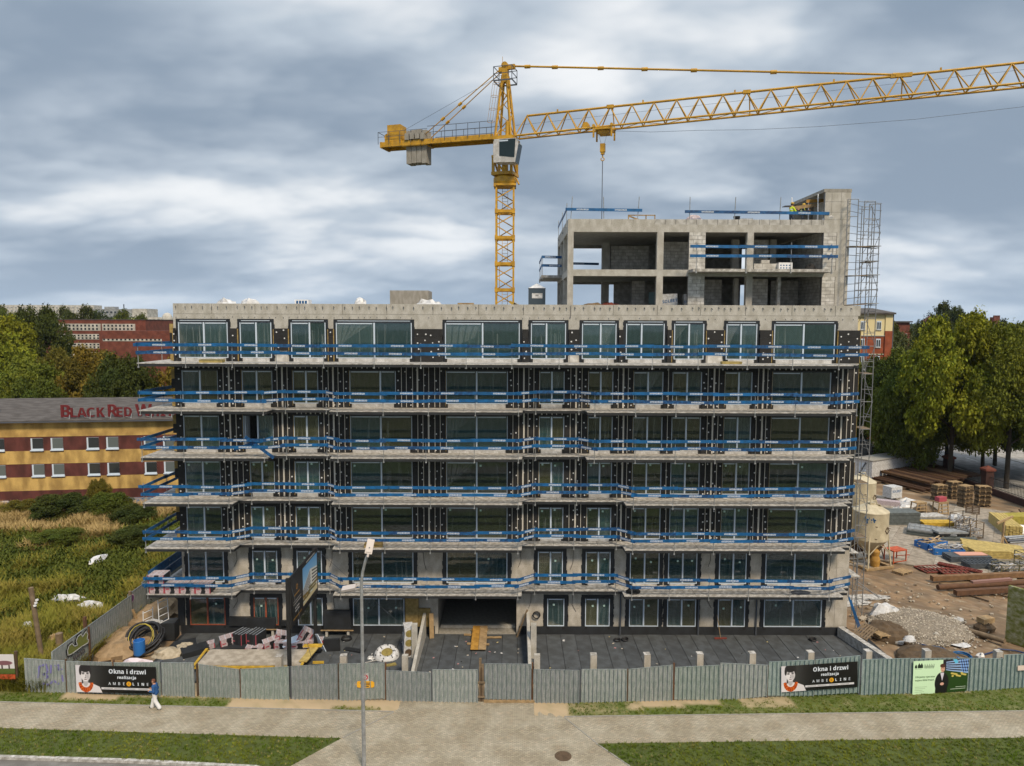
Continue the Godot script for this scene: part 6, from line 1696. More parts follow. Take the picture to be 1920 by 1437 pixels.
func street_things() -> void:
	M.cloth = tinted(0.85)
	people()
	M.banner = print_mat(banner_print())
	banner(Vector3(-22.75, 0.22, -39.55), 4.75, 1.62, -0.045, 0.0, "black banner with a monochrome portrait and white lettering behind the walking person")
	banner(Vector3(17.85, 0.5, -39.68), 4.55, 1.55, 0.07, 0.035, "slightly tilted black banner with a monochrome portrait on the right fence")
	# pale green poster with a photograph
	var im := Image.create(384, 224, false, Image.FORMAT_RGB8)
	im.fill(Color(0.76, 0.88, 0.74))
	im.fill_rect(Rect2i(205, 0, 179, 224), Color(0.1, 0.2, 0.07))
	for y in range(80, 224):
		for x in range(205, 384): im.set_pixel(x, y, Color(0.08, 0.2, 0.05).lerp(Color(0.2, 0.33, 0.08), fposmod(sin(x * 12.9 + y * 78.2) * 43758.5, 1.0) * 0.6))
	poly_fill(im, PackedVector2Array([Vector2(205, 0), Vector2(384, 0), Vector2(384, 86), Vector2(205, 60)]), Color(0.12, 0.12, 0.16))
	for k in 5: poly_fill(im, PackedVector2Array([Vector2(226, 14 + k * 12), Vector2(384, 0 + k * 22), Vector2(384, 12 + k * 22), Vector2(226, 20 + k * 12)]), Color(0.55, 0.66, 0.82))
	poly_fill(im, PackedVector2Array([Vector2(272, 0), Vector2(300, 0), Vector2(310, 22), Vector2(290, 28)]), Color(0.35, 0.7, 0.85))
	for k in 9: poly_fill(im, PackedVector2Array([Vector2(318 + k * 8, 0), Vector2(322 + k * 8, 0), Vector2(346 + k * 8, 90), Vector2(342 + k * 8, 90)]), Color(0.1, 0.2, 0.4) if k % 2 else Color(0.4, 0.6, 0.9))
	for k in 12: ell(im, 268 + fposmod(k * 37.0, 100.0), 92 + fposmod(k * 17.0, 24.0), 9, 7, Color(0.75, 0.68, 0.35))
	ell(im, 200, 150, 50, 72, Color(0.06, 0.06, 0.07), 0.05)   # dark suit
	im.fill_rect(Rect2i(158, 150, 84, 74), Color(0.06, 0.06, 0.07))
	poly_fill(im, PackedVector2Array([Vector2(187, 84), Vector2(214, 84), Vector2(203, 140)]), Color(0.78, 0.77, 0.82))
	ell(im, 203, 58, 16, 24, Color(0.78, 0.6, 0.52)); ell(im, 202, 38, 19, 14, Color(0.3, 0.18, 0.12)); ell(im, 196, 56, 3, 2, Color(0.2, 0.12, 0.1)); ell(im, 210, 56, 3, 2, Color(0.2, 0.12, 0.1)); ell(im, 203, 71, 6, 2, Color(0.5, 0.25, 0.22))
	ell(im, 203, 160, 15, 11, Color(0.8, 0.62, 0.55))
	for q in [[10, 48, 16, 26], [30, 48, 20, 34], [48, 48, 18, 34]]: poly_fill(im, PackedVector2Array([Vector2(q[0], q[1]), Vector2(q[0], q[1] - q[3] * 0.5), Vector2(q[0] + q[2] * 0.5, q[1] - q[3]), Vector2(q[0] + q[2], q[1] - q[3] * 0.5), Vector2(q[0] + q[2], q[1])]), Color(0.1, 0.16, 0.12))
	for k in 8: im.fill_rect(Rect2i(12 + k * 6, 53, 4, 2), Color(0.3, 0.38, 0.3))
	for k in 22:
		poly_fill(im, PackedVector2Array([Vector2(78 + k * 3.1, 22 + (k % 5) * 4), Vector2(80 + k * 3.1, 22 + (k % 5) * 4), Vector2(76 + k * 3.2, 46 + (k % 3) * 4), Vector2(74 + k * 3.2, 46 + (k % 3) * 4)]), Color(0.35, 0.42, 0.35))
	for j in 4:
		for k in [14, 12, 9, 11][j]: im.fill_rect(Rect2i(16 + k * 6, 170 + j * 11, 4, 3), Color(0.45, 0.55, 0.42))
	for j in 2:
		for k in [12, 18][j]: im.fill_rect(Rect2i(368 - k * 6, 188 + j * 13, 4, 4), Color(0.8, 0.85, 0.8))
	var gp := thing("advertising_poster", "pale green poster with a suited figure and building photo on the right fence", "poster", Vector3(25.15, -0.02, -40.2), 0.1)
	var m := MB.new()
	m.quad(Vector3(-1.72, 0, 0), Vector3(-1.75, 2.08, 0), Vector3(1.72, 2.08, 0), Vector3(1.68, 0.12, 0))
	part("printed_sheet", m, print_mat(im), gp)
	part("lettering", word("Oficjalny operator", 0.105, 0.004), M.green_ink, gp, Vector3(-0.98, 1.1, 0.004)); part("lettering", word("najmu Wild Pearl.", 0.105, 0.004), M.green_ink, gp, Vector3(-1.0, 0.9, 0.004))
	# small signs
	var ns := thing("warning_sign", "white sign with red prohibition ring on the fence behind the lamp post", "sign", Vector3(-8.3, 1.45, -39.12))
	bp("plate", Vector3(-0.2, -0.22, 0), Vector3(0.2, 0.22, 0.02), M.white, ns)
	var rr := MB.new()
	rr.tube(Vector3(0, 0, 0.021), Vector3(0, 0, 0.026), 0.16, 20); part("ring", rr, plain(Color(0.4, 0.02, 0.04), 0.5), ns)
	rr = MB.new()
	rr.tube(Vector3(0, 0, 0.0262), Vector3(0, 0, 0.03), 0.1, 20); rr.obox(Vector3(0, 0, 0.031), Vector3(0.03, 0.03, 0.01), Vector3.ZERO); part("centre", rr, M.white, ns)
	part("slash", cube(Vector3(0.24, 0.04, 0.006)), plain(Color(0.4, 0.02, 0.04), 0.5), ns, Vector3(0, 0, 0.034), Vector3(0, 0, 0.7))
	var ys := thing("warning_sign", "yellow notice with rounded ends under the red ringed sign on the fence", "sign", Vector3(-8.3, 1.02, -39.12))
	rr = MB.new()
	rr.box(Vector3(-0.36, -0.19, 0), Vector3(0.36, 0.19, 0.02)); rr.tube(Vector3(-0.36, 0, 0), Vector3(-0.36, 0, 0.019), 0.19, 16); rr.tube(Vector3(0.36, 0, 0), Vector3(0.36, 0, 0.019), 0.19, 16)
	part("plate", rr, plain(Color(0.7, 0.36, 0.02), 0.5), ys)
	for j in 3: bp("text_line", Vector3(-0.3 + j * 0.04, 0.06 - j * 0.1, 0.021), Vector3(0.3 - j * 0.05, 0.11 - j * 0.1, 0.024), M.rubber, ys)
	solo("paper_notice", cube(Vector3(0.5, 0.3, 0.01)), plain(Color(0.6, 0.5, 0.44), 0.6), "small pinkish paper notice at the right edge of the fence", "notice", Vector3(30.2, 1.35, -40.68), Vector3(0, 0.09, 0.03))
	var si := Image.create(96, 96, false, Image.FORMAT_RGB8)
	si.fill(Color(0.78, 0.77, 0.78))
	si.fill_rect(Rect2i(0, 70, 96, 26), Color(0.3, 0.36, 0.15)); ell(si, 30, 44, 30, 14, Color(0.25, 0.18, 0.2)); ell(si, 70, 42, 22, 12, Color(0.45, 0.3, 0.33))
	for k in 5: si.fill_rect(Rect2i(8 + k * 18, 52, 4, 20), Color(0.3, 0.25, 0.25))
	var lp := thing("small_poster", "small white poster on posts at the left edge beside the fence", "poster", Vector3(-29.6, 0.3, -40.2))
	m = MB.new()
	m.quad(Vector3(-1.6, 0.7, 0), Vector3(-1.6, 1.9, 0), Vector3(0.55, 1.9, 0), Vector3(0.6, 0.72, 0))
	part("printed_sheet", m, print_mat(si), lp)
	bp("red_strip", Vector3(-1.6, 0.4, 0.0), Vector3(0.6, 0.68, 0.02), M.orange, lp)
	for x in [-1.3, 0.3]: bp("post", Vector3(x, -0.3, -0.1), Vector3(x + 0.08, 1.9, -0.02), M.wood_dark, lp)
	# billboard: its face looks along +x, seen at a slant
	var bi := Image.create(420, 224, false, Image.FORMAT_RGB8)
	bi.fill(Color(0.1, 0.095, 0.1))
	for y in range(20, 196):
		for x in range(172, 408): bi.set_pixel(x, y, Color(0.36, 0.58, 0.78).lerp(Color(0.68, 0.8, 0.88), (y - 20) / 150.0))
	poly_fill(bi, PackedVector2Array([Vector2(172, 120), Vector2(290, 62), Vector2(310, 150), Vector2(300, 175), Vector2(172, 180)]), Color(0.75, 0.76, 0.76))
	poly_fill(bi, PackedVector2Array([Vector2(290, 62), Vector2(408, 84), Vector2(408, 165), Vector2(310, 170)]), Color(0.82, 0.82, 0.8))
	for k in 7:
		poly_fill(bi, PackedVector2Array([Vector2(172, 126 + k * 8), Vector2(292, 70 + k * 15), Vector2(293, 76 + k * 15), Vector2(172, 130 + k * 8)]), Color(0.12, 0.12, 0.14))
		if k < 5: poly_fill(bi, PackedVector2Array([Vector2(318, 76 + k * 17), Vector2(408, 92 + k * 14), Vector2(408, 98 + k * 14), Vector2(318, 84 + k * 17)]), Color(0.2, 0.2, 0.18))
	for k in 90: ell(bi, 176 + fposmod(k * 61.0, 230.0), 152 + fposmod(k * 23.0, 30.0) - fposmod(k * 61.0, 230.0) * 0.07, 9, 7, Color(0.55, 0.4, 0.08).lerp(Color(0.25, 0.28, 0.08), fposmod(k * 0.37, 1.0)), 0.5)
	poly_fill(bi, PackedVector2Array([Vector2(172, 182), Vector2(408, 168), Vector2(408, 196), Vector2(172, 196)]), Color(0.75, 0.7, 0.55))
	ell(bi, 84, 68, 13, 13, Color(0.65, 0.45, 0.12))
	ell(bi, 84, 68, 8, 8, Color(0.12, 0.1, 0.09))
	for q in [[44, 94, 78, 7, 0], [30, 122, 106, 3, 1], [30, 134, 106, 4, 1], [52, 154, 62, 6, 1], [52, 168, 62, 6, 1], [24, 196, 128, 6, 0], [230, 8, 140, 6, 1]]:
		var x: int = q[0]
		while x < q[0] + q[2]:
			bi.fill_rect(Rect2i(x, q[1], 6, q[3]), Color(0.62, 0.45, 0.13) if q[4] == 0 else Color(0.75, 0.74, 0.72))
			x += 8
	var bl := thing("billboard", "black billboard with a printed building picture, standing on two black posts inside the fence", "billboard", Vector3(-12.72, 0, -42.7), PI / 2)
	m = MB.new()
	m.quad(Vector3(-2.8, 3.95, 0.06), Vector3(-2.8, 6.95, 0.06), Vector3(2.8, 6.95, 0.06), Vector3(2.8, 3.95, 0.06))
	part("printed_sheet", m, print_mat(bi), bl)
	bp("back_panel", Vector3(-2.82, 3.93, -0.04), Vector3(2.82, 6.97, 0.05), M.black, bl)
	for x in [-2.75, 2.72]:
		bp("post", Vector3(x - 0.1, 0, -0.24), Vector3(x + 0.1, 6.9, -0.045), M.black, bl)
		bp("base_plate", Vector3(x - 0.4, 0.03, -0.5), Vector3(x + 0.4, 0.12, 0.3), M.black, bl)
		for s in [-1, 1]: part("gusset", cube(Vector3(0.04, 0.5, 0.3)), M.black, bl, Vector3(x + 0.15 * s, 0.3, -0.15), Vector3(0, 0, 0.4 * s))
	var gy := MB.new()
	gy.tube(Vector3(2.7, 6.9, 0), Vector3(4.5, 0.1, 6.2), 0.012, 4); gy.tube(Vector3(-2.7, 6.6, 0), Vector3(-2.6, 0.1, 1.6), 0.012, 4)
	part("guy_wire", gy, M.steel, bl)
	# street lamp
	var la := thing("street_lamp", "tall grey street lamp with two flat heads before the fence", "street lamp", Vector3(-7.12, 0, -33.0))
	var po := MB.new()
	po.tube(Vector3.ZERO, Vector3(0, 9.3, 0), 0.1, 12, 0.075, false)
	po.path([Vector3(0, 9.28, 0), Vector3(0.06, 9.75, 0.0), Vector3(0.17, 10.2, 0.0), Vector3(0.3, 10.6, 0.0)], 0.068, 10)
	po.tube(Vector3(0, 9.1, 0), Vector3(-0.14, 9.14, 0), 0.05, 8)
	part("pole", po, M.galv, la)
	var hd := MB.new()
	hd.obox(Vector3.ZERO, Vector3(0.34, 0.7, 0.1), Vector3.ZERO); hd.obox(Vector3(0, 0.0, 0.06), Vector3(0.26, 0.56, 0.05), Vector3.ZERO); hd.tube(Vector3(0, -0.5, 0), Vector3(0, -0.3, 0), 0.06, 8)
	var h1 := part("lamp_head", hd, M.lamp, la, Vector3(0.42, 11.02, 0.0), Vector3(-0.5, 0.2, -0.22))
	bp("sensor", Vector3(-0.03, -0.1, 0.086), Vector3(0.03, -0.04, 0.11), M.steel, h1)
	hd = MB.new()
	hd.obox(Vector3.ZERO, Vector3(0.66, 0.12, 0.32), Vector3.ZERO); hd.obox(Vector3(0.05, -0.08, 0), Vector3(0.5, 0.05, 0.26), Vector3.ZERO); hd.tube(Vector3(0.3, 0.0, 0), Vector3(0.52, 0.06, 0), 0.05, 8)
	var h2 := part("lamp_head", hd, M.lamp, la, Vector3(-0.58, 9.02, 0.05), Vector3(0.35, 0.0, 0.24))
	part("lens", cube(Vector3(0.42, 0.03, 0.2)), M.rust, h2, Vector3(0.0, -0.115, 0.02))
	# wooden pole and posts of the lot
	var wp := solo("wooden_pole", tube_mesh(Vector3.ZERO, Vector3(-0.5, 5.0, 0), 0.15, 10), M.wood_grey, "leaning grey wooden pole with white insulators among the weeds", "pole", Vector3(-29.6, -0.05, -43.5))
	for k in 3: part("insulator", cube(Vector3(0.14, 0.12, 0.1)), M.foil, wp, Vector3(-0.2 + k * 0.07, 3.9 + k * 0.18, 0.15), Vector3(0, 0, 0.3))
	solo("rotten_post", tube_mesh(Vector3.ZERO, Vector3(0.05, 2.3, 0), 0.09, 7), M.wood_dark, "dark rotten post with a leaning prop at the left end of the fence", "post", Vector3(-29.1, 0, -40.4))
	part("prop", tube_mesh(Vector3(-0.7, 0.2, 0.1), Vector3(0.0, 1.6, 0.02), 0.06, 6), M.wood_dark, get_node("rotten_post"))
	for q in [[-29.2, -44.6, 1.5, "short thick stump post behind the graffiti panel"]]:
		solo("stump", tube_mesh(Vector3.ZERO, Vector3(0, q[2], 0), 0.22, 10), M.wood_grey, q[3], "post", Vector3(q[0], 0, q[1]))

# ---------- building site things ----------
func pack(at: Vector3, s: Vector3, rot: Vector3, label: String, open := 0) -> void:   # wrapped bundle of dark insulation boards
	var o := solo("insulation_pack", cube(s), M.pack if open != 1 else M.dark, label, "insulation pack", at, rot, "wrapped bundles of insulation boards")
	var h := s / 2
	var m := MB.new()
	for q in [[-0.3, 0.15, -0.15, 0.5], [-0.3, -0.5, -0.15, -0.15]]:
		m.quad(Vector3(-0.16 * s.x, q[1] * s.y, h.z + 0.003), Vector3(-0.1 * s.x, q[3] * s.y, h.z + 0.003), Vector3(0.2 * s.x, q[3] * s.y, h.z + 0.003), Vector3(0.16 * s.x, q[1] * s.y, h.z + 0.003))
	m.quad(Vector3(-0.08 * s.x, -0.15 * s.y, h.z + 0.003), Vector3(-0.12 * s.x, 0.16 * s.y, h.z + 0.003), Vector3(0.18 * s.x, 0.16 * s.y, h.z + 0.003), Vector3(0.14 * s.x, -0.15 * s.y, h.z + 0.003))
	part("print", m, M.rubber, o)
	m = MB.new()
	for x in [-1, 1]: m.box(Vector3(x * h.x - 0.03, -h.y + 0.01, h.z + 0.001), Vector3(x * h.x + 0.03, h.y - 0.01, h.z + 0.006))
	m.box(Vector3(-0.42 * s.x, -0.05, h.z + 0.001), Vector3(-0.2 * s.x, 0.04, h.z + 0.005))
	part("trim", m, M.packred, o)
	m = MB.new()
	for x in [-0.5, -0.17, 0.17, 0.5]: m.box(Vector3(x * s.x - 0.012, h.y + 0.001, -h.z), Vector3(x * s.x + 0.012, h.y + 0.008, h.z))
	part("fold", m, M.frame, o)
	if open == 0: part("end_boards", cube(Vector3(0.01, s.y * 0.9, s.z * 0.9)), M.dark, o, Vector3(h.x + 0.006, 0, 0))
func lump(rad: Vector3, sd: int, k := 10, amp := 0.45) -> MB:   # crumpled heap
	var f := FastNoiseLite.new()
	f.seed = sd; f.frequency = 1.6
	var m := MB.new()
	var rows := 4 if k < 15 else 8
	var g := func(i, j):
		var a: float = TAU * (i % k) / k
		var e: float = PI * 0.5 * j / rows
		var d := Vector3(cos(a) * cos(e), sin(e), sin(a) * cos(e))
		return d * rad * (1.0 + amp * f.get_noise_3dv(d * 1.5))
	for j in rows:
		for i in k:
			if j == rows - 1: m.tri(g.call(i + 1, j), g.call(0, rows), g.call(i, j))
			else: m.quad(g.call(i + 1, j), g.call(i + 1, j + 1), g.call(i, j + 1), g.call(i, j))
	return m
func coil(rad: float, turns: int, thick: float, sd: float) -> MB:
	var m := MB.new()
	var pts := []
	for i in turns * 14 + 1:
		var a := TAU * i / 14.0
		var rr := rad * (1.0 + 0.08 * sin(a * 0.37 + sd))
		pts.append(Vector3(cos(a) * rr, thick + thick * 1.2 * (i / 14.0) * 0.6 + 0.03 * sin(a * 0.7 + sd), sin(a) * rr))
	m.path(pts, thick, 5)
	return m
func pallet_mesh() -> Mesh:
	var m := MB.new()
	for i in 6: m.box(Vector3(-0.7, 0.12, -0.5 + i * 0.176), Vector3(0.7, 0.145, -0.38 + i * 0.176))
	for x in [-0.7, -0.06, 0.58]:
		m.box(Vector3(x, 0.0, -0.5), Vector3(x + 0.12, 0.02, 0.5)); m.box(Vector3(x, 0.095, -0.5), Vector3(x + 0.12, 0.119, 0.5))
		for z in [-0.5, -0.07, 0.36]: m.box(Vector3(x, 0.021, z), Vector3(x + 0.12, 0.094, z + 0.14))
	return m.mesh()
func site_left() -> void:
	M.pack = worn(Color(0.55, 0.46, 0.49), Vector3(1.5, 1.5, 1.5), 3.0, 0.45)
	M.packred = plain(Color(0.34, 0.06, 0.08), 0.5)
	var bal := ["at the left corner of the lowest balcony, bottom", "second from the left on the lowest balcony", "third from the left on the lowest balcony", "fourth from the left on the lowest balcony"]
	for k in 4: pack(Vector3(-23.55 + k * 1.02, 3.88, -46.55), Vector3(0.95, 0.62, 0.9), Vector3.ZERO, "pink and white insulation pack " + bal[k])
	pack(Vector3(-23.6, 4.51, -46.6), Vector3(1.0, 0.62, 1.0), Vector3(0, 0.04, 0), "pink and white insulation pack on top of the others at the balcony corner")
	for q in [[-18.85, 0.42, -46.0, 1.0, 0.62, 0.75, 0.0, 0.5, 0.12, "dented pink pack at the left of the heap on the terrace", 0], [-17.98, 0.5, -46.2, 0.75, 0.95, 1.1, 0.0, -0.35, 0, "upright dark pack with a silver top, left of the pair", 1], [-17.05, 0.5, -46.2, 0.75, 0.95, 1.1, 0.0, -0.3, 0, "upright dark pack with a silver top, right of the pair", 1], [-15.95, 0.32, -45.9, 1.0, 0.55, 0.6, 0.1, 0.5, 0.2, "tilted pink pack in the middle of the heap", 0], [-15.3, 0.7, -46.3, 0.9, 0.3, 0.6, 0.2, 0.3, -0.3, "flat pink pack leaning on the middle of the heap", 0], [-15.1, 0.3, -45.6, 0.9, 0.5, 0.6, 0, -0.1, 0, "low pink pack in front of the billboard post", 0], [-13.95, 0.35, -45.7, 1.2, 0.35, 0.7, 0, 0.1, 0.06, "flat pink pack under the leaning one", 0], [-13.75, 0.75, -46.0, 0.7, 1.0, 0.6, 0.1, 0.15, -0.55, "pink pack standing aslant behind the billboard post", 0], [-12.95, 0.35, -45.9, 0.9, 0.5, 0.6, 0, 0.1, 0, "pink pack right of the aslant one", 0], [-16.9, 0.16, -45.5, 1.1, 0.25, 0.6, 0, 0.1, 0, "flat pink pack before the upright pair", 0], [-20.2, 0.2, -45.7, 1.0, 0.35, 0.6, 0, 0.4, 0.1, "torn pink pack at the left end of the cream platform", 0]]:
		pack(Vector3(q[0], q[1], q[2]), Vector3(q[3], q[4], q[5]), Vector3(q[6], q[7], q[8]), q[9], q[10])
	for q in [[-18.0, 0.14, -45.55, 2.2, 0.22, 0.5, 0.05, "dark insulation slabs lying before the upright packs"], [-11.75, 0.45, -45.3, 1.0, 0.85, 0.18, 0.1, "dark square slab leaning behind the right billboard post"], [-20.6, 0.25, -44.9, 1.6, 0.4, 0.9, 0.6, "dark slabs thrown left of the cream platform"], [-10.3, 0.12, -45.3, 1.5, 0.08, 0.35, -0.35, "thin dark slab lying flat right of the billboard"], [-21.6, 0.3, -45.6, 1.4, 0.25, 0.9, 0.4, "dark slabs beside the pale sacks"]]:
		solo("insulation_slab", cube(Vector3(q[3], q[4], q[5])), M.dark, q[7], "insulation board", Vector3(q[0], q[1], q[2]), Vector3(0.08, q[6], 0.04))
	solo("grey_board", cube(Vector3(1.1, 0.04, 0.5)), M.frame, "bluish silver board leaning on the heap by the billboard post", "board", Vector3(-14.6, 0.55, -45.6), Vector3(0.5, 0.6, 0.3))
	solo("grey_board", cube(Vector3(0.5, 1.3, 0.04)), M.frame, "silver board leaning beside the right billboard post", "board", Vector3(-12.55, 0.6, -45.3), Vector3(0.3, -0.7, 0.3))
	# cream formwork platform
	var fp := thing("formwork_platform", "large cream formwork platform with yellow edge beams behind the fence", "platform", Vector3(-16.15, 0, -43.35), 0.01)
	bp("deck", Vector3(-3.2, 0.52, -1.05), Vector3(3.2, 0.57, 1.05), M.cream_board, fp)
	for z in [-1.12, 0.98]: bp("edge_beam", Vector3(-3.4, 0.34, z), Vector3(3.5, 0.5, z + 0.14), M.yellow, fp)
	for x in [-3.36, 3.22]: part("edge_beam", cube(Vector3(0.16, 0.05, 2.3)), M.yellow, fp, Vector3(x, 0.6, 0.05), Vector3(0, 0.06, 0))
	for k in 6: bp("cross_beam", Vector3(-2.9 + k * 1.1, 0.16, -1.1), Vector3(-2.8 + k * 1.1, 0.335, 1.12), M.yellow, fp)
	for x in [-2.6, 2.5]: bp("support", Vector3(x, 0.02, -1.0), Vector3(x + 0.2, 0.155, 1.0), M.wood_grey, fp)
	solo("yellow_plank", cube(Vector3(0.5, 0.06, 2.1)), M.yellow_h, "broad yellow plank slanting off the right end of the cream platform", "plank", Vector3(-12.75, 0.68, -43.6), Vector3(0.02, -0.12, 0))
	solo("yellow_plank", cube(Vector3(1.2, 0.06, 0.4)), M.yellow, "yellow plank across the far right corner of the cream platform", "plank", Vector3(-12.8, 0.76, -44.55), Vector3(0, 0.05, 0))
	solo("yellow_beam", cube(Vector3(0.7, 0.14, 0.1)), M.yellow, "short yellow beam poking out right of the cream platform", "beam", Vector3(-12.1, 0.3, -43.2), Vector3(0, 0.05, 0))
	# left corner: trestle, coil, barrel, sand, sacks
	var ts := thing("scaffold_trestle", "small white aluminium trestle scaffold beside the sand heap", "scaffold", Vector3(-24.3, 0, -47.3), -0.35)
	var m := MB.new()
	for q in [[-0.75, -0.4, 1.9], [-0.75, 0.4, 1.9], [0.75, -0.4, 2.9], [0.75, 0.4, 2.9]]: m.tube(Vector3(q[0], 0, q[1]), Vector3(q[0] * 0.9, q[2], q[1]), 0.03, 6)
	for k in 4: m.tube(Vector3(-0.73, 0.3 + k * 0.48, -0.4), Vector3(-0.73, 0.3 + k * 0.48, 0.4), 0.022, 5)
	for k in 6: m.tube(Vector3(0.72, 0.3 + k * 0.48, -0.4), Vector3(0.72, 0.3 + k * 0.48, 0.4), 0.022, 5)
	m.beam(Vector3(-0.7, 0.5, 0.42), Vector3(0.7, 1.5, 0.42), 0.03, 0.03); m.beam(Vector3(-0.7, 1.05, 0.42), Vector3(0.7, 1.05, 0.42), 0.03, 0.03); m.beam(Vector3(-0.7, 1.05, -0.42), Vector3(0.7, 1.05, -0.42), 0.03, 0.03)
	part("frame", m, M.foil, ts)
	bp("walk_board", Vector3(-0.75, 1.08, -0.3), Vector3(0.75, 1.13, 0.3), M.slab, ts)
	var pc := thing("pipe_coil", "big tangled black coil of plastic pipe behind the blue barrel", "pipe coil", Vector3(-24.3, 0.5, -45.7))
	for q in [[1.0, 4, 0.55, 0.15], [0.85, 3, 0.8, -0.2], [1.1, 2, 0.35, 0.3], [0.7, 3, 0.95, 0.1]]: part("loop", coil(q[0], q[1], 0.075, q[0] * 9), M.rubber, pc, Vector3(q[3] * 1.5, 0.15 * q[1] - 0.3, q[3]), Vector3(q[2], q[3], q[3] * 1.3))
	solo("hose", coil(0.85, 2, 0.018, 2.0), plain(Color(0.5, 0.4, 0.06), 0.6), "thin yellow hose looped over the black pipe coil", "hose", Vector3(-24.3, 0.95, -45.3), Vector3(1.05, 0.1, 0.15))
	var bar := MB.new()
	bar.lathe([Vector2(0, 0.02), Vector2(0.33, 0.02), Vector2(0.35, 0.1), Vector2(0.36, 0.45), Vector2(0.35, 0.95), Vector2(0.31, 0.96), Vector2(0.31, 0.7), Vector2(0, 0.68)], 18)
	solo("barrel", bar, M.blue_plastic, "blue open plastic barrel in front of the black coil", "barrel", Vector3(-24.0, 0.15, -44.5))
	solo("sand_heap", lump(Vector3(2.0, 0.95, 2.6), 5, 18, 0.18), M.sand, "heap of light brown sand between the side fence and terrace", "sand heap", Vector3(-25.8, -0.1, -46.2))
	solo("sand_heap", lump(Vector3(1.6, 1.3, 3.4), 9, 18, 0.18), M.sand, "long sand bank rising along the side fence beside the trestle", "sand heap", Vector3(-25.7, -0.15, -50.2))
	solo("earth_bank", lump(Vector3(2.6, 2.0, 2.4), 12, 18, 0.18), M.soil, "dark earth bank under the lowest balcony corner", "earth bank", Vector3(-24.6, -0.2, -54.5))
	for q in [[-22.3, -44.8, 1.0, 0.42, 0.7, "pale crumpled sacks left of the cream platform"], [-21.4, -45.3, 0.8, 0.5, 0.7, "pale sacks with a yellow patch beside the dark slabs"]]:
		solo("sack_heap", lump(Vector3(q[2], q[3], q[4]), int(q[0] * -7), 12), M.sackcloth, q[5], "sacks", Vector3(q[0], 0.0, q[1]))
	solo("plastic_sheet", lump(Vector3(1.2, 0.55, 0.5), 31, 12), M.film_heap, "crumpled pinkish plastic sheet behind the left banner", "plastic sheet", Vector3(-23.2, 0.2, -42.6))
	solo("black_box", cube(Vector3(0.9, 1.2, 0.9)), M.dark, "stack of dark boards by the left corner of the ground floor", "insulation board", Vector3(-23.3, 0.65, -47.2), Vector3(0, 0.1, 0))
	# black slabs on legs before the ground floor wall
	for q in [[-11.95, 1.2, 1.85, 1.35, "dark panel on short legs before the pier left of the wide window"], [-17.2, 0.95, 2.0, 0.75, "dark panel on short legs between the two red framed windows"]]:
		var pn := thing("insulation_screen", q[4], "panel", Vector3(q[0], 0, -47.55))
		bp("panel", Vector3(-q[2] / 2, q[1] - q[3] / 2, -0.1), Vector3(q[2] / 2, q[1] + q[3] / 2, 0.1), M.dark, pn)
		for x in [-0.4, 0.4]: bp("leg", Vector3(x * q[2] - 0.08, 0.03, -0.08), Vector3(x * q[2] + 0.08, q[1] - q[3] / 2, 0.08), M.concrete, pn)
		bp("batten", Vector3(-q[2] / 2 - 0.2, q[1] - q[3] / 2 - 0.06, 0.1), Vector3(q[2] / 2 + 0.2, q[1] - q[3] / 2, 0.16), M.wood, pn)
	solo("cable_ring", coil(0.32, 3, 0.04, 3), M.rubber, "small black cable ring on the terrace below the dark panel", "cable", Vector3(-11.2, 0.05, -47.0))
	for q in [[7.2, -46.9, "left of the pair of black cable rings on the terrace"], [7.75, -47.0, "right of the pair of black cable rings on the terrace"], [20.6, -47.1, "black cable ring lying below the wide window at the right"]]:
		solo("cable_ring", coil(0.2, 3, 0.035, q[0]), M.rubber, "black cable ring, " + q[2] if q[0] < 10 else q[2], "cable", Vector3(q[0], 0.05, q[1]))
	var hk := solo("cable_ring", coil(0.24, 3, 0.03, 6), M.rubber, "black cable ring hanging on the wall right of the garage door", "cable", Vector3(1.75, 1.45, -47.9), Vector3(PI / 2, 0, 0))
	# mineral wool packs by the ramp wall
	for k in 3:
		var o := solo("mineral_wool_pack", cube(Vector3(0.6, 0.62, 1.1)), M.foil_w, "white mineral wool pack by the ramp wall, %s of the stack" % ["lowest", "middle", "topmost"][k], "insulation pack", Vector3(-6.75 + 0.03 * k, 0.35 + 0.63 * k, -45.0), Vector3(0, 0.25, 0), "white mineral wool packs by the ramp")
		var w := MB.new()
		w.tube(Vector3(0, 0, 0.551), Vector3(0, 0, 0.56), 0.24, 14)
		part("cut_end", w, M.wool_green if k else M.wood_dark, o)
		for j in 2: part("print", cube(Vector3(0.004, 0.1, 0.7)), M.rubber, o, Vector3(-0.303, 0.12 - 0.25 * j, 0.05 * j))
	var rl := thing("mineral_wool_roll", "round white wrapped mineral wool ring torn open on the terrace", "insulation roll", Vector3(-8.05, 0.02, -44.6), 0.2)
	m = MB.new()
	var pr := []
	for i in 9: pr.append(Vector2(0.52 + 0.3 * cos(PI * i / 8.0 - 0.0), 0.05 + 0.42 * sin(PI * i / 8.0)))
	m.lathe(pr, 18)
	part("wrap", m, M.foil_w, rl, Vector3.ZERO, Vector3(0.35, 0, 0))
	for k in 20:
		var ra := 0.42 + 0.1 * (k % 4)
		part("print", cube(Vector3(0.05, 0.02, 0.13)), M.rubber, rl.get_node("wrap"), Vector3(cos(k * 0.97) * ra, 0.05 + 0.42 * sqrt(maxf(0.05, 1.0 - pow((ra - 0.52) / 0.3, 2.0))), sin(k * 0.97) * ra), Vector3(0, 0.4, 0))
	m = MB.new()
	m.lathe([Vector2(0.45, 0.2), Vector2(0.4, 0.34), Vector2(0, 0.36)], 14); part("wool", m, M.wool_green, rl, Vector3(0.05, 0.04, 0.1), Vector3(0.35, 0, 0))
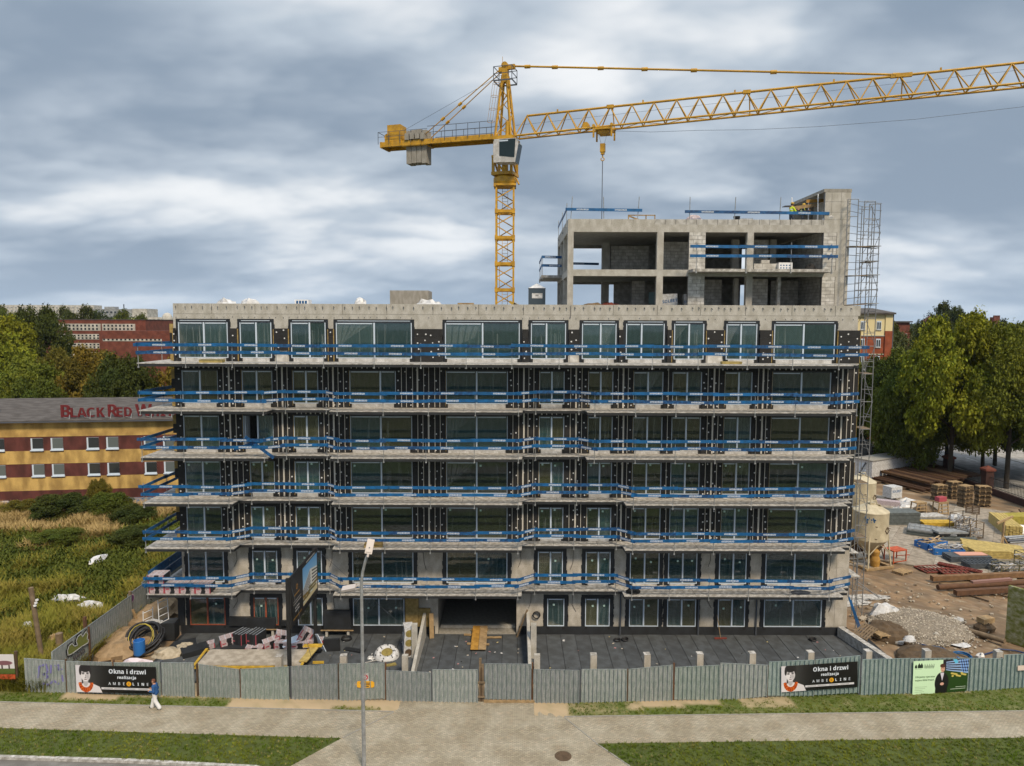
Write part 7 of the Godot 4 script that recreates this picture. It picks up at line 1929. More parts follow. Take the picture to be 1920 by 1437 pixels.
	solo("wool_scrap", cube(Vector3(0.7, 0.06, 0.3)), M.wool_green, "scrap of green-brown wool on the terrace before the torn ring", "wool scrap", Vector3(-7.6, 0.06, -43.4), Vector3(0, 0.4, 0))
	# ramp: planks
	var tops := ["left yellow plank of the walkway on the garage ramp", "right pale plank of the walkway on the garage ramp"]
	for k in 2: solo("walkway_plank", cube(Vector3(0.5, 0.05, 3.2)), [M.ply, M.wood][k], tops[k], "plank", Vector3(-2.42 + k * 0.52, 0.3, -46.85), Vector3(0.06, 0, 0))
	for q in [[-2.2, -48.4, 1.2], [-1.6, -47.2, 1.9], [-2.2, -46.2, 1.5], [-2.6, -47.6, 1.3]]:
		solo("timber_offcut", cube(Vector3(q[2], 0.1, 0.12)), M.wood, "timber offcut under the walkway planks, %s" % {"-48.4": "nearest the garage door", "-47.2": "the long one sticking out to the right", "-46.2": "at the lower end", "-47.6": "the one sticking out to the left"}[str(q[1])], "timber", Vector3(q[0], 0.14, q[1]), Vector3(0, r(-0.1, 0.1), 0))
	solo("leaning_plank", cube(Vector3(0.3, 1.7, 0.06)), M.wood, "upright brown plank leaning at the inner end of the left ramp wall", "plank", Vector3(-5.45, 0.9, -47.3), Vector3(-0.1, 0.3, 0))
	solo("leaning_plank", cube(Vector3(0.12, 2.1, 0.06)), M.wood_grey, "thin plank leaning against the right ramp wall by the garage", "plank", Vector3(0.75, 1.0, -47.5), Vector3(0, 0, -0.35))
	var br := thing("broom", "red broom with a long handle leaning on the wall at the right", "broom", Vector3(14.35, 0.05, -47.3))
	bp("head", Vector3(-0.42, 0, -0.06), Vector3(0.42, 0.09, 0.06), M.red_steel, br)
	part("handle", tube_mesh(Vector3(0, 0.08, 0), Vector3(-0.15, 1.5, -0.45), 0.02, 6), M.wood, br)
	# litter on the deck
	var lit := MB.new()
	for k in 80:
		var x := r(-21, 2.0) if k < 55 else r(2, 24)
		lit.col = [Color(0.6, 0.6, 0.6), Color(0.45, 0.4, 0.33), Color(0.5, 0.42, 0.2), Color(0.4, 0.2, 0.2), Color(0.02, 0.02, 0.02)][rng.randi() % 5]
		lit.obox(Vector3(x, 0.06, r(-47.6, -42.3)), Vector3(r(0.03, 0.16), 0.02, r(0.03, 0.12)), Vector3(0, r(0, 3), 0))
	solo("litter", lit, M.tint, "scattered scraps and offcuts lying on the dark terrace", "litter", Vector3.ZERO, Vector3.ZERO, "", "stuff")
	for q in [[-9.05, -44.3, 0.25, "white lump of plaster on the terrace left of the torn wool ring"], [1.9, -41.9, 0.22, "white lump at the foot of the right ramp wall"]]:
		solo("plaster_lump", lump(Vector3(q[2], q[2] * 0.6, q[2]), 3), M.foil_w, q[3], "plaster lump", Vector3(q[0], 0.03, q[1]))
	solo("white_lath", cube(Vector3(1.5, 0.03, 0.06)), M.slab, "pale lath lying askew behind the street lamp pole", "lath", Vector3(-8.6, 0.07, -44.0), Vector3(0, 0.5, 0))
	# rubbish in the weeds
	for q in [[-36.5, -61.5, 0.5, 1.2, "white plastic sheet caught in the weeds, upper one"], [-33.6, -52.5, 1.4, 0.5, "white plastic strip in the weeds near the side fence"], [-31.2, -51.3, 1.0, 0.45, "bluish white plastic sheet touching the side fence"], [-33.3, -47.6, 0.4, 0.3, "small white bag in the weeds left of the pole"]]:
		solo("plastic_sheet", lump(Vector3(q[2], 0.4, q[3]), int(-q[0]), 10), M.foil_w, q[4], "plastic sheet", Vector3(q[0], 0.55, q[1]))
	for q in [[-30.5, -45.9, "pale cut stump among the weeds behind the pole"], [-28.2, -46.5, "pale split log among the weeds near the rusty post"]]:
		solo("tree_stump", lump(Vector3(0.32, 0.5, 0.3), int(-q[0]), 9), M.wood, q[2], "stump", Vector3(q[0], 0.3, q[1]))
	# slabs' odds and ends
	solo("mineral_wool_slab", cube(Vector3(1.5, 0.2, 0.5)), M.yellow_h, "yellow wool slab lying on the topmost balcony at the left", "insulation board", Vector3(-19.6, 19.04, -46.6), Vector3(0, 0.03, 0))
	solo("mineral_wool_slab", cube(Vector3(1.3, 0.16, 0.45)), M.yellow_h, "yellow wool slab lying on the topmost balcony at the right", "insulation board", Vector3(14.4, 19.02, -46.9), Vector3(0, 0.02, 0))
	solo("mineral_wool_slab", cube(Vector3(1.2, 0.2, 0.6)), M.wool, "yellow wool slab lying on the second lowest balcony behind the lamp", "insulation board", Vector3(-9.2, 6.79, -46.6), Vector3(0, 0.1, 0))
	solo("black_bundle", lump(Vector3(0.5, 0.35, 0.4), 8), M.black, "black bundle lying on the lowest balcony right of centre", "bundle", Vector3(8.2, 3.56, -46.6))
	solo("grey_heap", lump(Vector3(0.7, 0.08, 0.4), 18), M.steel, "flat grey scrap heap on the lowest balcony at the right", "heap", Vector3(19.4, 3.56, -46.7))
func roof_things() -> void:
	var tc := thing("toilet_cabin", "dark grey portable toilet cabin with white roof on the roof deck", "portable toilet", Vector3(1.84, 22.15, -54))
	bp("body", Vector3(-0.62, 0, -0.6), Vector3(0.62, 2.0, 0.6), plain(Color(0.035, 0.055, 0.075), 0.5), tc)
	var m := MB.new()
	for s in [[-1, 1, 1, 1], [1, 1, 1, -1], [1, -1, -1, -1], [-1, -1, -1, 1]]: m.tri(Vector3(s[0] * 0.66, 2.0, s[1] * 0.64), Vector3(0, 2.38, 0), Vector3(s[2] * 0.66, 2.0, s[3] * 0.64))
	part("roof", m, M.foil_w, tc)
	bp("plate", Vector3(-0.38, 1.25, 0.601), Vector3(0.4, 1.62, 0.615), M.foil_w, tc); bp("plate_text", Vector3(-0.12, 1.45, 0.616), Vector3(0.12, 1.5, 0.62), M.steel, tc)
	solo("roof_hatch", cube(Vector3(3.0, 1.9, 2.4)), M.concrete_old, "grey concrete shaft head on the roof left of the crane mast", "shaft", Vector3(-8.0, 23.1, -57))
	for q in [[-19.9, -50, 0.9, 0.3, "white wrapped bundle on the roof edge at the far left"], [-10.6, -50, 0.5, 0.35, "small white bundle on the roof edge left of the shaft head"], [-6.0, -51, 1.0, 0.35, "white plastic heap on the roof before the shaft head"], [-18.3, -50.3, 0.8, 0.3, "low white bundle right of the first one on the roof edge"]]:
		solo("wrapped_bundle", lump(Vector3(q[2], q[3] + 0.35, 0.6), int(q[0] * -3), 11), M.foil_w, q[4], "bundle", Vector3(q[0], 22.5, q[1]))
	var wp := solo("wrapped_pallet", cube(Vector3(0.95, 0.55, 0.8)), M.foil, "silver wrapped pack with blue print on the roof edge at the left", "pallet load", Vector3(-14.55, 22.85, -50))
	for k in 4: part("print", cube(Vector3(0.14, 0.2, 0.004)), M.blue, wp, Vector3(-0.3 + k * 0.2, 0.1, 0.403))
	solo("timber_stack", cube(Vector3(1.1, 0.14, 0.6)), M.wood, "small timber stack on the roof edge left of the mast", "timber", Vector3(-3.2, 22.86, -49.5))
	for q in [[0.55, -55, 0.4, "yellow beam slanting beside the crane mast on the roof"], [0.9, -55, 0.8, "pale plank slanting left of the toilet cabin"]]:
		solo("slanting_beam", cube(Vector3(1.3, 0.2, 0.2)), M.yellow if q[2] < 0.5 else M.slab, q[3], "beam", Vector3(q[0] - 0.2, 23.0 - q[2] * 0.3, q[1]), Vector3(0, 0, -0.5))
	for q in [[5.8, -51.2, 1.1, "brown planks on the roof inside the open corner of the lower storey"], [6.9, -51.6, 0.9, "reddish brick pile at the foot of the lower storey column"]]:
		solo("plank_pile", lump(Vector3(q[2], 0.9, 0.5), int(q[0] * 4), 8), M.wood_grey if q[0] < 6 else M.red_steel, q[3], "pile", Vector3(q[0], 22.2, q[1]))
	# block packs with blue print
	for q in [[11.2, 22.16, -51.3, 1.05, 1.5, "white wrapped block pack with blue lettering in the second bay of the lower open storey"], [12.65, 22.16, -51.4, 0.8, 1.5, "white wrapped block pack half behind the block pier"]]:
		var o := solo("block_pack", cube(Vector3(q[3], q[4], 0.9)), M.foil_w, q[5], "block pack", Vector3(q[0], q[1] + q[4] / 2, q[2]), Vector3(0, -0.1, 0.03), "white wrapped block packs")
		part("lettering", word("SOLBET", 0.22 if q[3] > 1 else 0.17), M.blue, o, Vector3(0, 0.25, 0.456), Vector3(0, 0, 0.1))
	for i in 3:
		for j in 2 + (1 - absi(i - 1)): solo("loose_block", cube(Vector3(0.58, 0.24, 0.24)), M.aac, "loose white block of the %s column of the pile in the open storey" % ["left", "middle", "right"][i] + ["", ", second course", ", topmost"][j], "block", Vector3(17.3 + i * 0.6 - (0.1 if j == 2 else 0.0), 25.42 + j * 0.25, -50.9), Vector3(0, r(-0.05, 0.05), 0), "loose white blocks in the upper open storey")
	var wr := solo("wrapped_pack", cube(Vector3(0.95, 0.55, 0.7)), M.foil, "wrapped pack with blue print beside the loose blocks in the upper storey", "pallet load", Vector3(19.1, 25.57, -50.8))
	for k in 8: part("print", cube(Vector3(0.1, 0.08, 0.004)), M.blue, wr, Vector3(-0.33 + (k % 4) * 0.2, 0.08 - 0.18 * (k / 4), 0.353))
	solo("black_bag", lump(Vector3(0.4, 0.45, 0.3), 4), M.black, "black bag at the right end of the upper open storey", "bag", Vector3(20.9, 25.3, -50.6))
	# on the upper roof
	var tr := thing("timber_trestle", "yellow timber frame standing on the upper roof edge", "trestle", Vector3(9.0, 28.4, -50.6))
	m = MB.new()
	m.beam(Vector3(-0.95, 0.68, 0), Vector3(0.95, 0.68, 0), 0.07, 0.07)
	for x in [-0.92, 0.3, 0.92]: m.beam(Vector3(x, 0, 0), Vector3(x, 0.68, 0), 0.07, 0.07)
	m.beam(Vector3(-0.9, 0.62, 0), Vector3(0.3, 0.2, 0), 0.05, 0.1)
	part("frame", m, M.wood, tr)
	solo("cement_sacks", lump(Vector3(0.75, 0.62, 0.5), 44, 12), M.pack, "white and red sacks heaped on the upper roof edge", "sacks", Vector3(12.75, 28.5, -50.7))
	m = MB.new()
	m.lathe([Vector2(0, 0), Vector2(0.17, 0), Vector2(0.24, 0.33), Vector2(0.2, 0.33), Vector2(0, 0.1)], 14)
	solo("bucket", m, M.rubber, "black mortar bucket on the upper roof", "bucket", Vector3(15.6, 28.68, -50.5))
	solo("white_board", cube(Vector3(0.9, 0.1, 0.4)), M.foil_w, "thin white board beside the bucket on the upper roof", "board", Vector3(16.2, 28.78, -50.4))
	solo("wrapped_bundle", lump(Vector3(0.7, 0.5, 0.35), 61, 14), M.foil_w, "white plastic wrapped bundle before the stair head", "bundle", Vector3(22.1, 28.74, -50.3))
	for q in [[20.25, -52.6, 0.0, 2.3, "left steel prop under the stair head roof"], [21.3, -50.6, 0.0, 2.2, "white steel prop right of the second worker"], [21.55, -52.8, 0, 2.2, "steel prop deep in the stair head"]]:
		solo("steel_prop", tube_mesh(Vector3.ZERO, Vector3(-0.06, q[3], 0), 0.04, 7), M.foil, q[4], "prop", Vector3(q[0], 28.38, q[1]))
	for q in [[19.9, 29.95, -51.5, 2.0, 0.12, "brown board leaning from the first worker towards the stair head"], [21.1, 30.45, -52.0, 1.6, 0.05, "yellow formwork board under the stair head roof"]]:
		solo("formwork_board", cube(Vector3(q[3], 0.22, 0.05)), M.wood if q[4] > 0.1 else M.ply, q[5], "board", Vector3(q[0] + 0.7, q[1] - 0.1, q[2]), Vector3(0, 0, q[4]))
	solo("formwork_board", cube(Vector3(0.7, 0.05, 0.6)), M.steel, "thin dark plate sticking out left of the stair head roof", "board", Vector3(21.0, 30.5, -55.4), Vector3(0, 0, 0.04))
func scaffold_frame(m: MB, at: Vector3, w: float, h: float) -> void:
	m.tube(at, at + Vector3(0, h, 0), 0.03, 6); m.tube(at + Vector3(w, 0, 0), at + Vector3(w, h, 0), 0.03, 6)
	m.tube(at + Vector3(0, h, 0), at + Vector3(w, h, 0), 0.025, 5)
	m.tube(at + Vector3(0, h * 0.8, 0), at + Vector3(w * 0.35, h, 0), 0.018, 4)
func scaffolds() -> void:
	# tall tower at the right wall
	var t := thing("facade_scaffold", "tall grey facade scaffold along the right end of the building", "scaffold")
	for k in 15:
		var y := k * 2.0
		var m := MB.new()
		scaffold_frame(m, Vector3(25.2, y, -52.4), 0.78, 2.0); scaffold_frame(m, Vector3(25.15, y, -51.2), 0.78, 2.0)
		part("frame", m, M.steel_g, t)
		var gr := MB.new()
		for h in [0.5, 1.0]: gr.tube(Vector3(26.0, y + h, -52.4), Vector3(25.95, y + h, -51.2), 0.02, 4)
		gr.tube(Vector3(25.2 if k % 2 else 26.0, y, -51.19), Vector3(26.0 if k % 2 else 25.2, y + 2.0, -51.19), 0.02, 4)
		gr.tube(Vector3(25.15, y + 0.9, -51.2), Vector3(25.95, y + 0.9, -51.2), 0.018, 4)
		part("brace", gr, M.steel_g, t)
		if k % 2 == 1: bp("deck_plank", Vector3(25.2, y, -52.4), Vector3(25.98, y + 0.05, -51.2), M.wood_grey, t)
	# upper bays joining the roof
	var u := thing("facade_scaffold", "upper scaffold bay with wooden decks beside the open storeys at the right", "scaffold")
	for k in 4:
		var y := 22.9 + k * 2.0
		var m := MB.new()
		if k < 4:
			scaffold_frame(m, Vector3(22.85, y, -49.55), 0.72, 2.0 if k < 3 else 1.15)
			part("frame", m, M.steel_g, u)
			m = MB.new()
			scaffold_frame(m, Vector3(24.5, y, -50.6), 0.75, 2.0 if k < 3 else 1.2)
		part("frame", m, M.steel_g, u)
		var g := MB.new()
		for h in [0.5, 1.0, 1.5]:
			if k == 3 and h > 1.0: continue
			g.tube(Vector3(23.6, y + h, -49.55), Vector3(26.0, y + h + 0.15, -51.2), 0.02, 4); g.tube(Vector3(22.9, y + h - 0.1, -49.6), Vector3(25.2, y + h + 0.1, -52.3), 0.02, 4)
		if k < 3: g.tube(Vector3(23.6, y, -49.5), Vector3(25.2, y + 2, -50.6), 0.02, 4)
		part("brace", g, M.steel_g, u)
		if k in [1, 2, 0]:
			var d := part("deck_plank", cube(Vector3(2.6, 0.06, 0.7)), M.wood_grey, u, Vector3(24.3, y + 0.05, -50.5), Vector3(0, 0.55, 0.06))
			part("deck_plank", cube(Vector3(1.0, 0.05, 0.65)), M.galv, u, Vector3(25.3, y + 0.13, -50.9), Vector3(0, 0.3, 0.02))
	# low scaffold at the foot
	var l := thing("low_scaffold", "low scaffold at the right corner with a plank and blue tubes at the ground", "scaffold")
	var m2 := MB.new()
	scaffold_frame(m2, Vector3(23.7, 0, -49.2), 0.8, 2.2); scaffold_frame(m2, Vector3(23.7, 2.2, -49.2), 0.8, 1.6); scaffold_frame(m2, Vector3(24.0, 0, -51.8), 0.8, 3.8); scaffold_frame(m2, Vector3(23.8, 3.8, -49.5), 0.8, 1.6)
	m2.tube(Vector3(23.7, 0.2, -49.2), Vector3(24.5, 2.1, -51.8), 0.02, 4)
	part("frame", m2, M.steel_g, l)
	bp("deck_plank", Vector3(23.6, 3.8, -52.0), Vector3(24.6, 3.86, -49.0), M.slab, l); bp("deck_plank", Vector3(23.5, 5.45, -52.0), Vector3(24.5, 5.5, -49.2), M.slab, l)
	for k in 3: part("leaning_tube", tube_mesh(Vector3(23.7 + k * 0.12, 2.6 - k * 0.2, -48.9), Vector3(24.4 + k * 0.1, 0.05, -48.4), 0.035, 6), M.blue, l)
	for k in 2: part("leaning_tube", tube_mesh(Vector3(24.4, 3.5 - k * 0.3, -49.4), Vector3(26.0 + k * 0.2, 2.3, -49.0), 0.03, 6), M.steel_g, l)

# ---------- storage yard on the right ----------
func stack_panels(called: String, at: Vector3, turn: float, s: Vector3, n: int, mat: Material, top: Material, ribs: int, label: String, category: String) -> Node3D:
	# flat panels lying on one another, the topmost with cross ribs
	var t := thing(called, label, category, at, turn)
	var h := s.y / n
	for i in n:
		if category == "beam bundle":
			var nb := int(round(s.z / 0.3))
			for j in nb: part("beam", cube(Vector3(s.x, snappedf(h - 0.03, 0.001), snappedf(s.z / nb - 0.035, 0.001))), mat, t, Vector3(r(-0.06, 0.06), h * (i + 0.5), -s.z / 2 + s.z * (j + 0.5) / nb))
			continue
		part("panel", cube(Vector3(s.x, snappedf(h - 0.025, 0.001), s.z)), mat if i < n - 1 else top, t, Vector3(r(-0.05, 0.05), h * (i + 0.5), r(-0.04, 0.04)))
	for i in ribs:
		part("rib", cube(Vector3(0.06, 0.06, snappedf(s.z * 0.98, 0.01))), top, t, Vector3(-s.x / 2 + s.x * (i + 0.5) / ribs, s.y + 0.03, 0))
	if ribs > 0:
		for z in [-0.48, 0.0, 0.48]: part("rib", cube(Vector3(snappedf(s.x * 0.98, 0.01), 0.05, 0.07)), top, t, Vector3(0, s.y + 0.02, z * s.z))
	for x in [-0.35, 0.35]: part("bearer", cube(Vector3(0.12, 0.1, snappedf(s.z, 0.01))), M.wood_grey, t, Vector3(x * s.x, -0.05, 0))
	t.position.y += 0.1
	return t
func bits(n: int, s: Vector3, len0: float, len1: float, w: float, cols: Array) -> MB:   # a jumble of rods in a box-shaped space
	var m := MB.new()
	for i in n:
		m.col = cols[rng.randi() % cols.size()]
		m.obox(Vector3(r(-0.5, 0.5) * s.x, r(0, s.y), r(-0.5, 0.5) * s.z), Vector3(r(len0, len1), w, w * r(0.8, 2.0)), Vector3(r(-0.2, 0.2), r(-0.6, 0.6), r(-0.3, 0.3)))
	return m
func cage(at: Vector3, turn: float, s: Vector3, mat: Material, fill: MB, label: String) -> void:
	var t := thing("mesh_cage", label, "cage", at, turn)
	var m := MB.new()
	var h := s / 2
	for x in [-h.x, h.x]:
		for z in [-h.z, h.z]: m.cbox(Vector3(x, h.y, z), Vector3(0.07, s.y, 0.07))
	for y in [0.08, s.y * 0.55, s.y]:
		for z in [-h.z, h.z]: m.beam(Vector3(-h.x, y, z), Vector3(h.x, y, z), 0.05, 0.05)
		for x in [-h.x, h.x]: m.beam(Vector3(x, y, -h.z), Vector3(x, y, h.z), 0.05, 0.05)
	for k in 8:
		m.beam(Vector3(-h.x + s.x * (k + 0.5) / 8, 0.08, h.z), Vector3(-h.x + s.x * (k + 0.5) / 8, s.y * 0.55, h.z), 0.015, 0.015)
	part("frame", m, mat, t)
	part("floor", cube(Vector3(s.x, 0.05, s.z)), mat, t, Vector3(0, 0.1, 0))
	tag(part("scrap", fill, M.tint, t, Vector3(0, 0.15, 0)), "", "", "", "stuff")
func silo(called: String, label: String, at: Vector3, k: float) -> void:
	var t := thing(called, label, "silo", at, 0.3)
	var m := MB.new()
	m.lathe([Vector2(0.15, 1.0 * k), Vector2(0.3, 1.1 * k), Vector2(1.43, 2.45 * k), Vector2(1.47, 2.5 * k), Vector2(1.47, 4.95 * k), Vector2(1.5, 5.0 * k), Vector2(1.47, 5.05 * k), Vector2(0.5, 5.6 * k), Vector2(0, 5.65 * k)], 24)
	part("tank", m, M.cream, t)
	for x in [-1, 1]:
		for z in [-1, 1]: part("leg", tube_mesh(Vector3(1.25 * x, 0.1, 1.25 * z), Vector3(1.0 * x, 3.0 * k, 1.0 * z), 0.07, 6), M.cream, t)
	m = MB.new()
	for q in [[-1, 1, 1, 1], [1, 1, 1, -1], [-1, -1, 1, -1], [-1, 1, -1, -1]]:
		var a := Vector3(1.15 * q[0], 1.3, 1.15 * q[1]); var b := Vector3(1.15 * q[2], 1.3, 1.15 * q[3])
		m.beam(a, (a + b) / 2 + Vector3(0, 1.0, 0), 0.06, 0.06); m.beam(b, (a + b) / 2 + Vector3(0, 1.0, 0), 0.06, 0.06)
	part("brace", m, M.cream, t)
	m = MB.new()
	m.box(Vector3(-1.5, 0, 1.1), Vector3(1.5, 0.2, 1.35)); m.box(Vector3(-1.5, 0, -1.35), Vector3(1.5, 0.2, -1.1)); m.box(Vector3(-1.4, 0.02, -1.09), Vector3(-1.15, 0.18, 1.09)); m.box(Vector3(1.15, 0.02, -1.09), Vector3(1.4, 0.18, 1.09))
	part("base_frame", m, M.wood, t)
	m = MB.new()
	m.path([Vector3(-0.35, 5.5 * k, 0.3), Vector3(-0.3, 5.95 * k, 0.2), Vector3(0.3, 5.95 * k, 0.2), Vector3(0.4, 5.5 * k, 0.3)], 0.05, 5); m.tube(Vector3(0, 5.6 * k, 0), Vector3(0, 5.75 * k, 0), 0.35, 12); m.obox(Vector3(0.5, 5.5 * k, 0.4), Vector3(0.7, 0.06, 0.3), Vector3(0, 0.5, -0.5))
	part("lid", m, M.cream, t)
	m = MB.new()
	m.path([Vector3(0.5, 3.8, 1.42), Vector3(0.75, 3.5, 1.38), Vector3(0.5, 3.2, 1.42), Vector3(0.25, 3.5, 1.46), Vector3(0.5, 3.8, 1.42)], 0.035, 5); m.tube(Vector3(0.5, 3.8, 1.44), Vector3(1.05, 3.55, 1.22), 0.03, 5)
	part("valve", m, M.wood_dark, t)
	m = MB.new()
	m.lathe([Vector2(1.49, 4.93 * k), Vector2(1.49, 4.99 * k)], 24)
	part("band", m, M.cream, t)
	m = MB.new()
	for y in [4.0, 2.9]: m.tube(Vector3(-1.32, y, 0.7), Vector3(-0.55, y - 0.1, 1.4), 0.035, 5)
	part("hose_hook", m, M.wood_grey, t)
	m = MB.new()
	for j in 3: m.obox(Vector3(-1.25 + j * 0.22, 4.45, 0.82 + j * 0.19), Vector3(0.1, 0.62 - j * 0.1, 0.04), Vector3(0, -0.9 + j * 0.1, 0.3)); m.obox(Vector3(-1.2 + j * 0.22, 4.5, 0.88 + j * 0.19), Vector3(0.2, 0.1, 0.04), Vector3(0, -0.9, -0.3))
	if at.x < 34: part("print", m, M.blue, t)
	part("cone_valve", tube_mesh(Vector3(0, 0.6, 0), Vector3(0, 1.1 * k, 0), 0.2, 10), M.wood_dark, t)
const NTH := ["first", "second", "third", "fourth", "fifth", "sixth", "seventh", "eighth", "ninth", "tenth", "eleventh", "twelfth", "thirteenth", "fourteenth", "fifteenth"]
func site_right() -> void:
	# concrete yard slabs
	var base := thing("yard_paving", "pale worn concrete slabs paving the storage yard", "paving")
	base.set_meta("kind", "structure")
	var ms := [worn(Color(0.36, 0.31, 0.25), Vector3.ONE * 0.4, 1.0, 0.9), worn(Color(0.33, 0.28, 0.22), Vector3.ONE * 0.4, 1.0, 0.9), worn(Color(0.39, 0.345, 0.285), Vector3.ONE * 0.4, 1.0, 0.9)]
	var ca := Vector2(cos(0.62), sin(0.62))
	for i in 11:
		for j in 11:
			var p := Vector2(34.0, -73.0) + Vector2(ca.x, ca.y) * (i * 2.05) + Vector2(ca.y, -ca.x) * ((j - 4) * 3.05)
			if p.x < 31.5 or p.y > -58.8 or p.y < -94 or p.x > 60: continue
			if p.x < 38 and p.y > -62: continue
			part("concrete_slab", cube(Vector3(2.03, 0.12, 3.02)), ms[(i * 7 + j * 3) % 3], base, Vector3(p.x, 0.045 + r(-0.012, 0.012), p.y), Vector3(r(-0.004, 0.004), -0.62, r(-0.004, 0.004)))
	silo("silo", "cream mortar silo on four legs beside the right end of the building", Vector3(32.1, 0.0, -62.6), 1.0)
	silo("silo", "second cream silo half hidden behind the first and the scaffold", Vector3(37.0, 0.0, -74.5), 1.0)
	# mixers under the silo
	for q in [[33.6, -64.4, M.orange, "round orange mixer drum behind the silo legs"], [31.5, -63.6, M.wood_dark, "dark mixer drum left behind the silo legs"]]:
		var mx := thing("mixer", q[3], "mixer", Vector3(q[0], 0, q[1]), 0.5)
		var m := MB.new()
		m.lathe([Vector2(0.3, -0.55), Vector2(0.65, -0.2), Vector2(0.68, 0.15), Vector2(0.4, 0.6), Vector2(0.34, 0.6), Vector2(0.3, 0.3)], 16)
		part("drum", m, q[2], mx, Vector3(0, 1.5, 0), Vector3(0.9, 0, 0.3))
		m = MB.new()
		for s in [-1, 1]: m.beam(Vector3(0.6 * s, 0, -0.4), Vector3(0.5 * s, 1.5, 0), 0.08, 0.08); m.beam(Vector3(0.6 * s, 0, 0.5), Vector3(0.5 * s, 1.5, 0), 0.08, 0.08)
		part("frame", m, M.wood_grey, mx)
	var pm := thing("mortar_pump", "yellow-brown mortar pump standing between the silo legs", "pump", Vector3(32.3, 0, -61.9))
	var lm := MB.new()
	lm.lathe([Vector2(0, 0.1), Vector2(0.36, 0.12), Vector2(0.42, 0.7), Vector2(0.32, 1.1), Vector2(0.4, 1.5), Vector2(0.2, 1.7), Vector2(0, 1.72)], 14)
	part("body", lm, M.ply, pm); part("hopper", tube_mesh(Vector3(0.1, 1.3, 0), Vector3(0.5, 2.2, 0.1), 0.16, 8), M.wood_dark, pm)
	var st := thing("steel_bench", "orange steel bench frame at the right of the silo", "bench frame", Vector3(35.0, 0, -63.6), 0.35)
	lm = MB.new()
	for x in [-0.75, 0.75]:
		for z in [-0.5, 0.5]: lm.cbox(Vector3(x, 0.55, z), Vector3(0.08, 1.1, 0.08))
	lm.box(Vector3(-0.8, 1.1, -0.55), Vector3(0.8, 1.2, 0.55)); lm.beam(Vector3(-0.75, 0.15, 0.5), Vector3(0.75, 0.15, 0.5), 0.06, 0.06); lm.beam(Vector3(0.75, 0.3, -0.5), Vector3(1.3, 0.6, 0.4), 0.06, 0.06)
	part("frame", lm, M.orange, st)
	# pallets
	var pmesh := pallet_mesh()
	var lone := [[Vector3(34.1, 0.02, -60.7), Vector3(0, 0.5, 0), M.wood, "flat pallet lying on the ground beside the silo foot"], [Vector3(24.0, 0.75, -46.8), Vector3(0.1, 0.6, 0.35), M.wood_grey, "slatted pallet tilted against the pale end wall of the terrace"], [Vector3(25.5, 0.35, -47.4), Vector3(0.06, 0.3, -0.1), M.wood, "pale pallet resting on the end wall of the terrace"], [Vector3(41.0, 0.6, -85.5), Vector3(1.3, 0.3, 0), M.wood, "wooden crate side standing below the white block pack"], [Vector3(52.6, 0.5, -80.0), Vector3(1.2, -0.5, 0.2), M.wood_dark, "dark pallet standing on edge at the far right of the stacks"], [Vector3(58.0, 0.5, -79.0), Vector3(0.9, 0.4, 0.3), M.wood_dark, "dark pallet leaning by the brick piers at the right edge"]]
	for q in lone: solo("pallet", pmesh, q[2], q[3], "pallet", q[0], q[1])
	var ids := 0
	for q in [[52.6, -86.5, 11, 0.25, "left stack of grey pallets below the rusty beams"], [53.6, -83.0, 15, 0.4, "tall middle stack of weathered pallets"], [56.0, -83.5, 14, -0.1, "right stack of weathered pallets by the brick piers"], [55.0, -87.5, 12, 0.2, "rear stack of pallets close to the trees"]]:
		for k in q[2]:
			solo("pallet", pmesh, [M.wood_grey, M.wood, M.wood_dark][(k * 5 + ids) % 3] if k < q[2] - 1 else M.wood, ("topmost pallet of the " if k == q[2] - 1 else "%s pallet from the ground in the " % NTH[k]) + q[4], "pallet", Vector3(q[0] + r(-0.06, 0.06), 0.05 + k * 0.175, q[1] + r(-0.06, 0.06)), Vector3(0, q[3] + r(-0.04, 0.04), 0), q[4])
		ids += 1
	# rusty sheet piles in two layers
	var pile := MB.new()
	var prof := [[-0.32, 0.3], [-0.2, 0.3], [-0.12, 0.0], [0.12, 0.0], [0.2, 0.3], [0.32, 0.3]]
	for i in prof.size() - 1:
		var a: Array = prof[i]; var b: Array = prof[i + 1]
		pile.quad(Vector3(a[0], a[1], 6.2), Vector3(a[0], a[1], -6.2), Vector3(b[0], b[1], -6.2), Vector3(b[0], b[1], 6.2))
		pile.quad(Vector3(b[0], b[1] - 0.03, 6.2), Vector3(b[0], b[1] - 0.03, -6.2), Vector3(a[0], a[1] - 0.03, -6.2), Vector3(a[0], a[1] - 0.03, 6.2))
	var pl := pile.mesh()
	for k in 8: solo("sheet_pile", pl, M.rust, "%s rusty sheet pile from the left in the lower layer of the long stack" % NTH[k], "steel beam", Vector3(50.5 + k * 0.95, 0.25, -95.5 - k * 0.25), Vector3(0, 0.36, 0), "rusty sheet piles of the lower layer")
	for k in 13: solo("sheet_pile", pl, M.rust if k % 3 else M.rust_light, "%s rusty sheet pile from the left in the upper layer of the long stack" % NTH[k], "steel beam", Vector3(52.0 + k * 0.72, 1.0 + 0.25 * (k % 2) + (0.3 if k > 8 else 0.0), -96.5 - k * 0.3), Vector3(0.0, 0.34 + r(-0.02, 0.02), PI if k % 2 else 0.0), "rusty sheet piles of the upper layer")
	for k in 3: solo("bearer", cube(Vector3(11.0, 0.25, 0.25)), M.wood_dark, "dark timber bearer under the rusty sheet piles, %s" % ["near end", "middle", "far end"][k], "timber", Vector3(54.5 - k * 1.2, 0.13, -92.8 - k * 3.6), Vector3(0, 0.25, 0))
